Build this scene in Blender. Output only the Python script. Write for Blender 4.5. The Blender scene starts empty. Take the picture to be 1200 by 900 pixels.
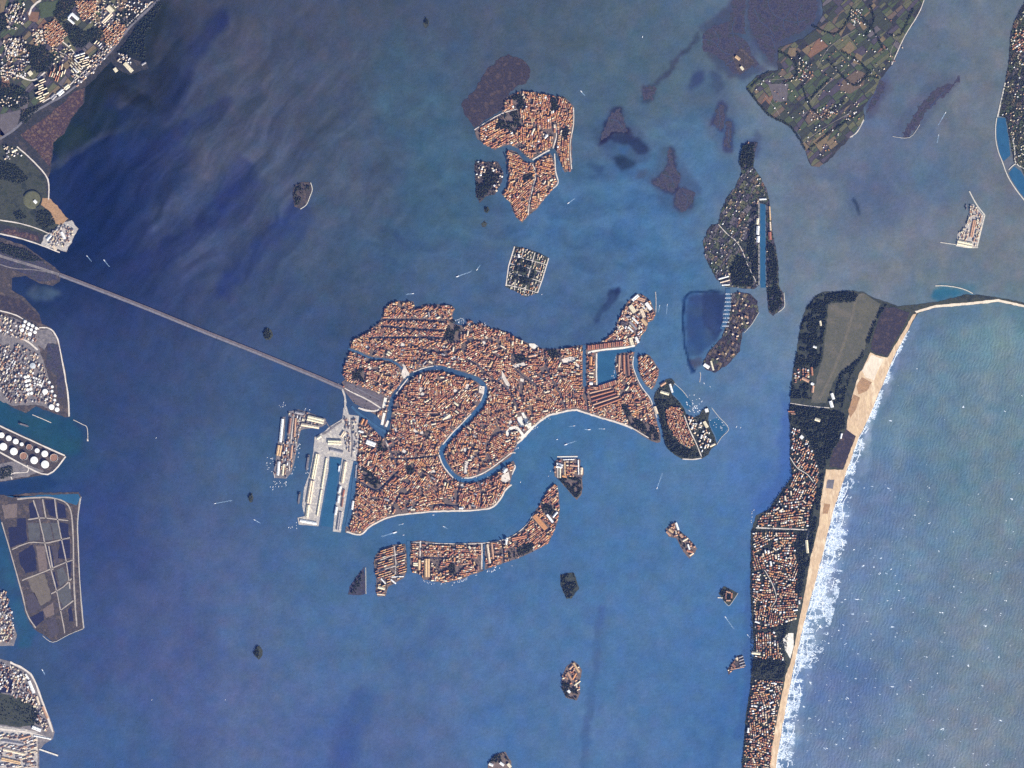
import bpy, bmesh, math, random
import numpy as np
from mathutils import Vector
rad = math.radians
random.seed(7)
RNG = np.random.default_rng(11)
SC = bpy.context.scene
COL = SC.collection
S = 8.3                                   # metres on the ground for one survey unit of the town plan
def P(x, y, z=0.0): return Vector(((x - 600.0) * S, (450.0 - y) * S, z))

# ------------------------------------------------------------------ camera, sky, sun, exposure
cam = bpy.data.cameras.new('camera'); camo = bpy.data.objects.new('camera', cam); COL.objects.link(camo)
CAM_H = 40000.0
camo.location = (0, 0, CAM_H)
cam.sensor_width = 36.0
cam.lens = 36.0 * CAM_H / (1200 * S)
cam.clip_start = 10.0; cam.clip_end = 200000.0
SC.camera = camo

SUN_EL, SUN_AZ = 26.0, 143.0              # compass bearing the light comes from, up in the plan = 0
w = bpy.data.worlds.new('World'); SC.world = w; w.use_nodes = True
nt = w.node_tree; bg = nt.nodes['Background']
sky = nt.nodes.new('ShaderNodeTexSky'); sky.sky_type = 'NISHITA'; sky.sun_disc = False
sky.sun_elevation = rad(SUN_EL); sky.sun_rotation = rad(SUN_AZ)
nt.links.new(sky.outputs[0], bg.inputs[0]); bg.inputs[1].default_value = 0.10
sl = bpy.data.lights.new('sun', 'SUN'); so = bpy.data.objects.new('sun', sl); COL.objects.link(so)
sl.energy = 5.0; sl.angle = rad(0.5); sl.color = (1.0, 0.93, 0.82)
sdir = Vector((math.sin(rad(SUN_AZ)) * math.cos(rad(SUN_EL)), math.cos(rad(SUN_AZ)) * math.cos(rad(SUN_EL)), math.sin(rad(SUN_EL))))
so.rotation_euler = sdir.to_track_quat('Z', 'Y').to_euler(); so.location = sdir * 3000
vs = SC.view_settings; vs.view_transform = 'Standard'; vs.look = 'None'; vs.gamma = 1.0; vs.use_curve_mapping = False
EXPOSURE = 0.95
vs.exposure = EXPOSURE
SC.cycles.use_denoising = False
SC.cycles.max_bounces = 6; SC.cycles.volume_bounces = 0

# ------------------------------------------------------------------ helpers
def link(o): COL.objects.link(o); return o
def tag(o, label=None, cat=None, group=None, kind=None):
    if label: o['label'] = label
    if cat: o['category'] = cat
    if group: o['group'] = group
    if kind: o['kind'] = kind
    return o
def lin(c): return tuple(((v / 255.0) / 12.92 if v <= 10 else ((v / 255.0 + 0.055) / 1.055) ** 2.4) for v in c)

class MB:
    """collects faces with material slots, builds one mesh"""
    def __init__(s): s.v = []; s.f = []; s.m = []
    def face(s, pts, m=0):
        b = len(s.v); s.v.extend([tuple(p) for p in pts]); s.f.append(tuple(range(b, b + len(pts)))); s.m.append(m)
    def mesh(s, name, mats):
        me = bpy.data.meshes.new(name); me.from_pydata(s.v, [], s.f)
        for m in mats: me.materials.append(m)
        if len(mats) > 1: me.polygons.foreach_set('material_index', s.m)
        me.update(); return me
    def build(s, name, mats, parent=None, loc=None, rz=0):
        if not isinstance(mats, (list, tuple)): mats = [mats]
        o = bpy.data.objects.new(name, s.mesh(name, mats)); link(o)
        if parent is not None: o.parent = parent
        if loc is not None: o.location = loc
        o.rotation_euler = (0, 0, rz)
        return o
    def box(s, cx, cy, z0, w, d, h, a=0, m=0, top=None, bottom=False):
        c, n = math.cos(a), math.sin(a)
        q = [(cx + u * c - v * n, cy + u * n + v * c) for u, v in ((-w/2, -d/2), (w/2, -d/2), (w/2, d/2), (-w/2, d/2))]
        s.prism(q, z0, z0 + h, m, top, bottom)
    def prism(s, q, z0, z1, m=0, top=None, bottom=False):
        n = len(q)
        b = len(s.v); s.v.extend([(x, y, z0) for x, y in q] + [(x, y, z1) for x, y in q])
        for i in range(n):
            j = (i + 1) % n; s.f.append((b + i, b + j, b + n + j, b + n + i)); s.m.append(m)
        s.f.append(tuple(range(b + n, b + 2 * n))); s.m.append(m if top is None else top)
        if bottom: s.f.append(tuple(range(b + n - 1, b - 1, -1))); s.m.append(m)
    def gable(s, cx, cy, z0, w, d, h, rise, a=0, wall=0, roof=1, hip=0.0):
        c, n = math.cos(a), math.sin(a)
        T = lambda u, v, z: (cx + u * c - v * n, cy + u * n + v * c, z)
        x, y = w / 2, d / 2; r = x - hip * y
        b = len(s.v)
        s.v.extend([T(-x, -y, z0), T(x, -y, z0), T(x, y, z0), T(-x, y, z0), T(-x, -y, z0 + h), T(x, -y, z0 + h), T(x, y, z0 + h), T(-x, y, z0 + h), T(-r, 0, z0 + h + rise), T(r, 0, z0 + h + rise)])
        s.f.extend([(b, b+1, b+5, b+4), (b+1, b+2, b+6, b+5), (b+2, b+3, b+7, b+6), (b+3, b, b+4, b+7), (b+4, b+5, b+9, b+8), (b+6, b+7, b+8, b+9), (b+5, b+6, b+9), (b+7, b+4, b+8)])
        e = roof if hip > 0 else wall
        s.m.extend([wall] * 4 + [roof, roof, e, e])
    def cyl(s, cx, cy, z0, r, h, n=16, m=0, top=None, rtop=None, zt=0):
        rt = r if rtop is None else rtop
        b = len(s.v)
        for k in range(n):
            t = 2 * math.pi * k / n
            s.v.append((cx + r * math.cos(t), cy + r * math.sin(t), z0))
        for k in range(n):
            t = 2 * math.pi * k / n
            s.v.append((cx + rt * math.cos(t), cy + rt * math.sin(t), z0 + h))
        s.v.append((cx, cy, z0 + h + zt))
        for k in range(n):
            j = (k + 1) % n
            s.f.append((b + k, b + j, b + n + j, b + n + k)); s.m.append(m)
            s.f.append((b + n + k, b + n + j, b + 2 * n)); s.m.append(m if top is None else top)
    def dome(s, cx, cy, z0, r, n=14, k=4, m=0, flat=1.0):
        rings = []
        for i in range(k):
            t = math.pi / 2 * i / k
            rings.append([(cx + r * math.cos(t) * math.cos(2*math.pi*j/n), cy + r * math.cos(t) * math.sin(2*math.pi*j/n), z0 + flat * r * math.sin(t)) for j in range(n)])
        b = len(s.v)
        for R in rings: s.v.extend(R)
        s.v.append((cx, cy, z0 + flat * r))
        for i in range(k - 1):
            for j in range(n):
                j2 = (j + 1) % n
                s.f.append((b+i*n+j, b+i*n+j2, b+(i+1)*n+j2, b+(i+1)*n+j)); s.m.append(m)
        for j in range(n): s.f.append((b+(k-1)*n+j, b+(k-1)*n+(j+1) % n, b+k*n)); s.m.append(m)
    def blob(s, x, y, z, rx, ry, a, n=7, m=0, rise=0.4, r=random):
        b = len(s.v); c, q = math.cos(a), math.sin(a)
        s.v.append((x, y, z + rise))
        for k in range(n):
            t = 2 * math.pi * k / n; f = r.uniform(0.55, 1.2)
            u, v = rx * f * math.cos(t), ry * f * math.sin(t)
            s.v.append((x + u * c - v * q, y + u * q + v * c, z))
        for k in range(n): s.f.append((b, b + 1 + k, b + 1 + (k + 1) % n)); s.m.append(m)
    def crown(s, x, y, z, r, h, m=0, n=6, R=random):
        b = len(s.v); t0 = R.random() * 6.3
        s.v.append((x + R.uniform(-.2, .2) * r, y + R.uniform(-.2, .2) * r, z + h))
        for q, (zz, f) in enumerate(((0.72, 0.72), (0.35, 1.0))):
            for k in range(n):
                t = t0 + 2 * math.pi * (k + 0.5 * q) / n; g = f * R.uniform(0.7, 1.15) * r
                s.v.append((x + g * math.cos(t), y + g * math.sin(t), z + zz * h * R.uniform(0.85, 1.1)))
        for k in range(n):
            j = (k + 1) % n
            s.f.append((b, b+1+k, b+1+j)); s.m.append(m)
            s.f.append((b+1+k, b+1+n+k, b+1+j)); s.m.append(m)
            s.f.append((b+1+j, b+1+n+k, b+1+n+j)); s.m.append(m)

def mat(name, c1, c2=None, c3=None, scale=60.0, fine=9.0, famp=0.25, rough=0.9, spec=0.2, stretch=None):
    m = bpy.data.materials.new(name); m.use_nodes = True
    n = m.node_tree; L = n.links; bs = n.nodes['Principled BSDF']
    bs.inputs['Roughness'].default_value = rough
    bs.inputs['Specular IOR Level'].default_value = spec
    geo = n.nodes.new('ShaderNodeNewGeometry'); pos = geo.outputs['Position']
    if stretch:
        mp = n.nodes.new('ShaderNodeMapping'); mp.inputs['Rotation'].default_value = (0, 0, rad(stretch[0])); mp.inputs['Scale'].default_value = (stretch[1], stretch[2], 1)
        L.new(pos, mp.inputs['Vector']); pos = mp.outputs[0]
    na = n.nodes.new('ShaderNodeTexNoise'); na.inputs['Scale'].default_value = 1.0 / scale; na.inputs['Detail'].default_value = 5; na.inputs['Roughness'].default_value = 0.6
    L.new(pos, na.inputs['Vector'])
    rp = n.nodes.new('ShaderNodeValToRGB'); e = rp.color_ramp.elements
    c2 = c2 or tuple(v * 0.75 for v in c1)
    e[0].position = 0.36; e[0].color = (*c1, 1); e[1].position = 0.64; e[1].color = (*(c3 or c2), 1)
    if c3: k = e.new(0.5); k.color = (*c2, 1)
    L.new(na.outputs['Fac'], rp.inputs['Fac'])
    nb = n.nodes.new('ShaderNodeTexNoise'); nb.inputs['Scale'].default_value = 1.0 / fine; nb.inputs['Detail'].default_value = 3
    L.new(pos, nb.inputs['Vector'])
    mr = n.nodes.new('ShaderNodeMapRange'); mr.inputs['From Min'].default_value = 0.3; mr.inputs['From Max'].default_value = 0.7
    mr.inputs['To Min'].default_value = 1 - famp; mr.inputs['To Max'].default_value = 1 + famp
    L.new(nb.outputs['Fac'], mr.inputs['Value'])
    mx = n.nodes.new('ShaderNodeVectorMath'); mx.operation = 'SCALE'
    L.new(rp.outputs['Color'], mx.inputs[0]); L.new(mr.outputs[0], mx.inputs['Scale']); L.new(mx.outputs[0], bs.inputs['Base Color'])
    return m

M = {}
M['paving'] = mat('city_paving', (.15, .11, .088), (.10, .078, .068), scale=40, fine=8)
M['stone'] = mat('pale_stone', (.62, .55, .47), (.5, .44, .37), scale=50, fine=10, famp=.15)
M['istrian'] = mat('istrian_stone', (.72, .68, .58), (.58, .53, .45), scale=30, fine=8, famp=.15)
M['concrete'] = mat('dock_concrete', (.50, .45, .37), (.30, .275, .255), (.42, .385, .34), scale=38, fine=9, famp=.3)
M['dirt'] = mat('farm_track', (.21, .18, .145), (.15, .13, .11), scale=30, fine=8)
M['concrete_dark'] = mat('grey_concrete', (.20, .175, .165), (.105, .098, .10), scale=40, fine=9)
M['asphalt'] = mat('asphalt', (.16, .15, .16), (.11, .105, .11), scale=40, fine=8)
M['ballast'] = mat('track_ballast', (.135, .11, .11), (.08, .072, .08), scale=30, fine=6, stretch=(-24, .3, 2.2))
M['grass'] = mat('grass_ground', (.030, .038, .024), (.046, .05, .034), (.020, .027, .021), scale=90, fine=14)
M['grass_olive'] = mat('airfield_grass', (.098, .092, .062), (.078, .078, .055), (.112, .10, .072), scale=160, fine=16, famp=.15)
M['scrub'] = mat('scrub_ground', (.072, .056, .048), (.042, .038, .038), (.10, .075, .06), scale=70, fine=12, famp=.35)
M['marsh'] = mat('marsh_ground', (.046, .036, .036), (.028, .026, .034), (.066, .048, .042), scale=55, fine=14, famp=.3)
M['marsh_red'] = mat('reddish_marsh', (.125, .075, .05), (.035, .022, .03), (.12, .08, .055), scale=42, fine=14, famp=.3)
M['mud'] = mat('tidal_mud', (.030, .033, .055), (.048, .043, .057), (.034, .040, .044), scale=70, fine=14, famp=.4)
M['creek'] = mat('creek_water', (.045, .068, .11), (.038, .056, .095), scale=60, fine=14, famp=.1, rough=.3, spec=.5)
M['sand'] = mat('beach_sand', (.58, .43, .26), (.48, .34, .21), (.64, .50, .33), scale=60, fine=12, famp=.15, stretch=(-15, 1, .3))
M['sand_pale'] = mat('pale_sand', (.68, .58, .44), (.58, .48, .36), scale=50, fine=12, famp=.12, stretch=(-15, 1, .3))
M['earth'] = mat('bare_earth', (.34, .20, .10), (.27, .165, .09), scale=50, fine=10)
M['soil'] = mat('ground_soil', (.036, .035, .034), (.024, .027, .028), (.055, .047, .042), scale=80, fine=12, famp=.3)
M['canal'] = mat('canal_water', (.014, .024, .05), (.012, .02, .04), scale=60, fine=12, famp=.1, rough=.25, spec=.5)
M['canal_mid'] = mat('wide_canal_water', (.045, .10, .17), (.035, .08, .14), scale=60, fine=12, famp=.1, rough=.25, spec=.5)
M['basin_dark'] = mat('channel_water', (.016, .046, .092), (.014, .04, .082), scale=90, fine=12, famp=.08, rough=.25, spec=.5)
M['basin'] = mat('basin_water', (.025, .09, .16), (.02, .075, .14), scale=90, fine=12, famp=.08, rough=.25, spec=.5)
M['pool'] = mat('dark_pool', (.016, .018, .04), (.022, .022, .04), scale=60, fine=12, famp=.2, rough=.3, spec=.5)
M['leaf_a'] = mat('leaf_dark', (.020, .029, .021), (.014, .022, .017), scale=12, fine=3, famp=.3)
M['leaf_b'] = mat('leaf_mid', (.036, .046, .027), (.026, .035, .022), scale=12, fine=3, famp=.3)
M['leaf_c'] = mat('leaf_olive', (.066, .066, .038), (.048, .05, .03), scale=12, fine=3, famp=.3)
LEAF = [M['leaf_a'], M['leaf_b'], M['leaf_c']]
ROOFC = [('terracotta', (.385, .168, .092)), ('orange', (.50, .24, .10)), ('rose', (.455, .27, .17)), ('brown', (.25, .13, .09)), ('ochre', (.55, .37, .20)), ('russet', (.30, .12, .08)), ('pale', (.66, .53, .38)), ('slate', (.085, .07, .075)), ('cream', (.68, .60, .42)), ('white', (.78, .77, .73)), ('grey', (.28, .265, .27))]
RI = {n: i for i, (n, c) in enumerate(ROOFC)}
ROOFM = [mat(n + '_roof', c, tuple(v * .8 for v in c), scale=14, fine=3.5, famp=.18) for n, c in ROOFC]
M['wall'] = mat('plaster_wall', (.42, .32, .24), (.34, .25, .2), scale=20, fine=5)
M['wall_white'] = mat('white_wall', (.7, .68, .64), (.62, .6, .56), scale=20, fine=5, famp=.1)
HMATS = [M['wall']] + ROOFM               # slot 0 = wall, slot 1+k = roof tone k
M['white'] = mat('white_paint', (.82, .82, .80), (.74, .74, .73), scale=12, fine=4, famp=.06, rough=.5)
M['tank'] = mat('tank_paint', (.80, .79, .74), (.70, .68, .62), scale=15, fine=5, famp=.1, rough=.6)
M['foam'] = mat('sea_foam', (.82, .84, .84), (.62, .68, .72), scale=25, fine=6, famp=.1)
M['wake'] = mat('wake_foam', (.30, .40, .50), (.16, .26, .38), scale=25, fine=6, famp=.15)
M['foam_thin'] = mat('thin_foam', (.42, .50, .58), (.30, .38, .48), scale=25, fine=6, famp=.1)
M['lead'] = mat('lead_dome', (.46, .48, .48), (.36, .38, .39), scale=8, fine=3, famp=.1, rough=.6)
M['rock'] = mat('breakwater_rock', (.55, .51, .42), (.42, .39, .33), scale=12, fine=4, famp=.3)
M['hull'] = mat('boat_hull', (.62, .64, .66), (.5, .52, .55), scale=8, fine=3, famp=.1, rough=.5)
M['rust'] = mat('rust_deck', (.28, .15, .09), (.2, .11, .08), scale=12, fine=4)

# ------------------------------------------------------------------ polygons
def area(p): return 0.5 * sum(p[i][0] * p[(i+1) % len(p)][1] - p[(i+1) % len(p)][0] * p[i][1] for i in range(len(p)))
def rough_line(pts, amp, step, closed=True, seed=1):
    """adds small bays and points to a traced shoreline"""
    r = random.Random(seed); out = []
    n = len(pts)
    for i in range(n if closed else n - 1):
        a, b = pts[i], pts[(i + 1) % n]
        L = math.hypot(b[0]-a[0], b[1]-a[1]); k = max(1, int(L / step))
        out.append(a)
        for j in range(1, k):
            t = j / k; x, y = a[0] + (b[0]-a[0]) * t, a[1] + (b[1]-a[1]) * t
            d = r.gauss(0, amp) * min(1, L / (4 * step))
            out.append((x - (b[1]-a[1]) / L * d, y + (b[0]-a[0]) / L * d))
    if not closed: out.append(pts[-1])
    return out
def curve(pts, k=4):
    """Catmull-Rom through open points"""
    q = [pts[0]] + list(pts) + [pts[-1]]; out = []
    for i in range(1, len(q) - 2):
        p0, p1, p2, p3 = q[i-1], q[i], q[i+1], q[i+2]
        for j in range(k):
            t = j / k
            out.append(tuple(0.5 * ((2*p1[c]) + (-p0[c]+p2[c])*t + (2*p0[c]-5*p1[c]+4*p2[c]-p3[c])*t*t + (-p0[c]+3*p1[c]-3*p2[c]+p3[c])*t**3) for c in (0, 1)))
    out.append(tuple(pts[-1])); return out
def offset(pts, d):
    out = []
    for i, p in enumerate(pts):
        a = pts[max(0, i-1)]; b = pts[min(len(pts)-1, i+1)]
        L = math.hypot(b[0]-a[0], b[1]-a[1]) or 1
        out.append((p[0] - (b[1]-a[1]) / L * d, p[1] + (b[0]-a[0]) / L * d))
    return out
def slab(name, poly, z0, z1, m, parent=None):
    """a flat-topped piece of ground with real banks"""
    bm = bmesh.new()
    if area(poly) > 0: poly = poly[::-1]                 # plan y points down
    n = len(poly)
    top = [bm.verts.new(P(x, y, z1)) for x, y in poly]; bot = [bm.verts.new(P(x, y, z0)) for x, y in poly]
    f = bm.faces.new(top); f.normal_update()
    for i in range(n): bm.faces.new((bot[i], bot[(i+1) % n], top[(i+1) % n], top[i]))
    bmesh.ops.triangulate(bm, faces=[f], ngon_method='EAR_CLIP')
    me = bpy.data.meshes.new(name); bm.to_mesh(me); bm.free(); me.materials.append(m)
    o = link(bpy.data.objects.new(name, me))
    if parent is not None: o.parent = parent
    return o
LAND = 1.5
def ground(name, poly, m, label, z=LAND, amp=0.5, step=3.0, z0=-4.0, seed=1):
    return tag(slab(name, rough_line(poly, amp, step, True, seed) if amp else poly, z0, z, m), label, kind='structure')
def ribbon(name, pts, wpx, z, m, z0=None, label=None, kind='structure', parent=None, smooth=True, lift=0.0):
    q = curve(pts, 4) if smooth and len(pts) > 2 else list(pts)
    A, B = offset(q, wpx / 2), offset(q, -wpx / 2)
    if smooth and wpx < 3:                      # worn, uneven edges
        rj = random.Random(len(q) * 13 + int(q[0][0]))
        A, B = [tuple(p + (c - p) * rj.uniform(-.35, .4) for p, c in zip(u, v)) for u, v in zip(A, q)], [tuple(p + (c - p) * rj.uniform(-.35, .4) for p, c in zip(u, v)) for u, v in zip(B, q)]
    mb = MB(); zb = z - 0.3 if z0 is None else z0
    for i in range(len(q) - 1):
        a, b, c, d = A[i], A[i+1], B[i+1], B[i]
        mb.face([P(*a, z), P(*b, z), P(*c, z), P(*d, z)])
        mb.face([P(*a, z), P(*a, zb), P(*b, zb), P(*b, z)]); mb.face([P(*d, z), P(*c, z), P(*c, zb), P(*d, zb)])
    for i in (0, len(q) - 1):
        mb.face([P(*A[i], z), P(*A[i], zb), P(*B[i], zb), P(*B[i], z)])
    o = mb.build(name, m, parent)
    bm = bmesh.new(); bm.from_mesh(o.data); bmesh.ops.remove_doubles(bm, verts=bm.verts, dist=0.01); bmesh.ops.recalc_face_normals(bm, faces=bm.faces); bm.to_mesh(o.data); bm.free()
    return tag(o, label, kind=kind)

# raster bookkeeping of what is taken (2 cells per plan unit)
RX, RY, RS = 2440, 1840, 2.0              # covers plan -10 .. 1210, -10 .. 910
def pmask(poly):
    m = np.zeros((RY, RX), bool)
    a = (np.array(poly) + 10) * RS
    x0, x1 = max(0, int(a[:, 0].min())), min(RX, int(a[:, 0].max()) + 2); y0, y1 = max(0, int(a[:, 1].min())), min(RY, int(a[:, 1].max()) + 2)
    if x1 <= x0 or y1 <= y0: return m
    X, Y = np.meshgrid(np.arange(x0, x1) + .5, np.arange(y0, y1) + .5); ins = np.zeros(X.shape, bool)
    for i in range(len(a)):
        (xa, ya), (xb, yb) = a[i], a[(i+1) % len(a)]
        if ya == yb: continue
        ins ^= ((ya > Y) != (yb > Y)) & (X < (xb - xa) * (Y - ya) / (yb - ya) + xa)
    m[y0:y1, x0:x1] = ins; return m
def lmask(pts, hw):
    m = np.zeros((RY, RX), bool); hw = hw * RS
    a = (np.array(pts, float) + 10) * RS
    for i in range(len(a) - 1):
        p, q = a[i], a[i+1]
        x0, x1 = max(0, int(min(p[0], q[0]) - hw - 1)), min(RX, int(max(p[0], q[0]) + hw + 2)); y0, y1 = max(0, int(min(p[1], q[1]) - hw - 1)), min(RY, int(max(p[1], q[1]) + hw + 2))
        if x1 <= x0 or y1 <= y0: continue
        X, Y = np.meshgrid(np.arange(x0, x1) + .5, np.arange(y0, y1) + .5); d = q - p; L2 = max(1e-6, d @ d)
        t = np.clip(((X - p[0]) * d[0] + (Y - p[1]) * d[1]) / L2, 0, 1)
        m[y0:y1, x0:x1] |= (X - p[0] - t * d[0]) ** 2 + (Y - p[1] - t * d[1]) ** 2 < hw * hw
    return m
TAKEN = np.zeros((RY, RX), bool)
def take(poly): TAKEN[pmask(poly)] = True
def take_line(pts, hw): TAKEN[lmask(pts, hw)] = True
def cell(x, y): return min(RY - 1, max(0, int((y + 10) * RS))), min(RX - 1, max(0, int((x + 10) * RS)))

# smooth noise on numpy arrays
NG = {}
def vnoise(x, y, seed):
    if seed not in NG: NG[seed] = np.random.default_rng(seed).random((257, 257))
    g = NG[seed]
    xi, yi = np.floor(x).astype(int), np.floor(y).astype(int); fx, fy = x - xi, y - yi
    fx, fy = fx*fx*(3-2*fx), fy*fy*(3-2*fy); a, b, c, d = g[yi % 256, xi % 256], g[yi % 256, (xi+1) % 256], g[(yi+1) % 256, xi % 256], g[(yi+1) % 256, (xi+1) % 256]
    return (a*(1-fx)+b*fx)*(1-fy) + (c*(1-fx)+d*fx)*fy
def fbm(x, y, seed, oct=4, gain=.5):
    s, a, t = 0, 1, 0
    for k in range(oct): s = s + a * vnoise(x * 2**k + 17.3*k, y * 2**k + 5.1*k, seed + k); t += a; a *= gain
    return s / t
# ------------------------------------------------------------------ water: one sheet coloured by silt, depth and seabed, plus a painted sun-glint and haze gradient
WK = 1.0                                   # light on the sheet: display value = albedo * WK (measured), see WATER_GAIN
WATER_GAIN = 0.62
WPTS = [ (210,250,50,64,112),(250,290,54,68,112),(200,200,46,58,104),(170,160,44,56,98),(280,120,62,72,104),(380,100,70,80,112),(460,60,72,86,118),(560,40,74,90,122),(440,180,70,86,122),(340,200,68,80,114),(400,360,60,80,120),(90,250,30,44,92),  # plan x, y and the tone of the water there
 (150,60,40,50,82),(200,100,50,60,100),(130,220,26,38,92),(200,30,56,62,92),(250,60,58,68,102),(330,60,64,73,106),(420,60,66,76,110),(520,60,68,82,118),(640,40,72,90,120),(750,60,80,100,128),(800,80,76,100,130),
 (330,150,60,70,104),(260,170,62,74,108),(420,150,64,78,110),(480,110,68,92,126),(500,170,66,98,136),(430,230,68,82,116),(300,250,64,76,112),(380,300,62,80,118),(350,330,58,76,116),(450,300,60,86,128),(520,290,70,100,144),(500,230,66,98,138),
 (680,130,72,98,134),(700,90,76,98,128),(680,270,68,108,158),(750,270,64,108,164),(720,330,72,104,152),(780,330,68,112,164),(830,200,72,110,158),(660,350,70,100,148),(600,370,70,98,148),(520,330,68,94,138),
 (40,40,34,44,72),(100,280,24,40,92),(180,300,42,54,104),(240,320,54,66,112),(300,340,50,66,112),(150,340,34,48,104),(150,410,46,62,114),(220,460,52,70,118),(300,470,56,78,124),(370,420,50,72,124),(360,440,54,80,130),
 (110,470,42,58,110),(150,520,46,64,120),(60,510,34,72,110),(30,570,40,64,118),(200,560,54,74,122),(260,560,60,84,128),(300,540,56,88,134),(130,650,52,68,124),(120,600,42,60,122),(250,650,64,84,136),(320,650,64,90,142),(380,620,62,100,148),(380,680,66,102,152),
 (100,770,56,72,130),(60,770,48,76,124),(200,720,60,78,134),(200,800,66,82,138),(120,860,54,84,140),(300,720,68,92,142),(300,820,72,92,144),(380,780,72,102,154),(430,740,70,106,160),(400,860,66,92,154),(500,720,72,108,164),(500,800,80,108,160),(480,860,80,104,158),(560,760,78,110,166),
 (450,590,62,104,158),(540,615,64,106,160),(560,560,62,104,158),(640,510,64,112,166),(620,570,62,108,162),(700,540,66,112,168),(720,620,70,112,168),(650,640,68,110,168),(740,560,70,114,168),(800,580,76,118,170),(620,720,72,112,168),(700,760,74,114,170),(600,840,72,112,170),(720,860,76,114,170),(800,700,74,116,172),(800,820,72,114,174),(850,640,68,114,174),(850,820,62,108,172),(860,740,66,112,176),(780,880,72,112,172),
 (870,520,74,116,176),(900,560,66,108,184),(905,470,84,122,176),(860,450,88,120,164),(830,400,82,118,162),(780,400,68,112,166),(900,400,98,124,160),(920,320,106,122,146),(860,490,86,120,166),(800,460,80,116,164),
 (960,250,104,120,146),(1000,280,108,124,146),(1060,300,114,124,142),(1020,230,82,98,138),(980,215,96,112,142),(1060,220,84,102,142),(1100,210,88,112,146),(1080,180,88,106,142),(1000,200,90,104,138),(1090,60,88,104,136),(1130,40,98,114,138),(1160,80,104,114,134),(1150,150,106,116,136),(1160,220,106,116,136),(1100,300,118,124,138),(1180,290,112,122,140),(1110,340,90,116,146),(1080,335,104,122,146),(1160,330,112,120,136),(920,120,100,116,142),(920,160,98,118,146),(900,250,102,120,146),(840,50,84,106,138),
 (1110,380,84,120,152),(1190,370,92,128,152),(1180,410,104,136,156),(1130,420,100,136,158),(1100,450,94,120,158),(1070,430,94,118,164),(1060,500,92,124,160),(1100,520,92,130,158),(1160,500,102,130,154),(1190,600,104,128,152),(1120,600,98,130,158),(1040,580,96,122,166),(1060,640,94,128,166),(1150,690,104,128,156),(1030,720,94,126,168),(1090,760,102,126,158),(1180,780,108,128,152),(1000,800,86,114,172),(960,870,100,126,172),(1060,860,106,128,160),(1150,870,110,128,154),(980,700,100,128,172),(1010,620,96,120,170)]
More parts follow.
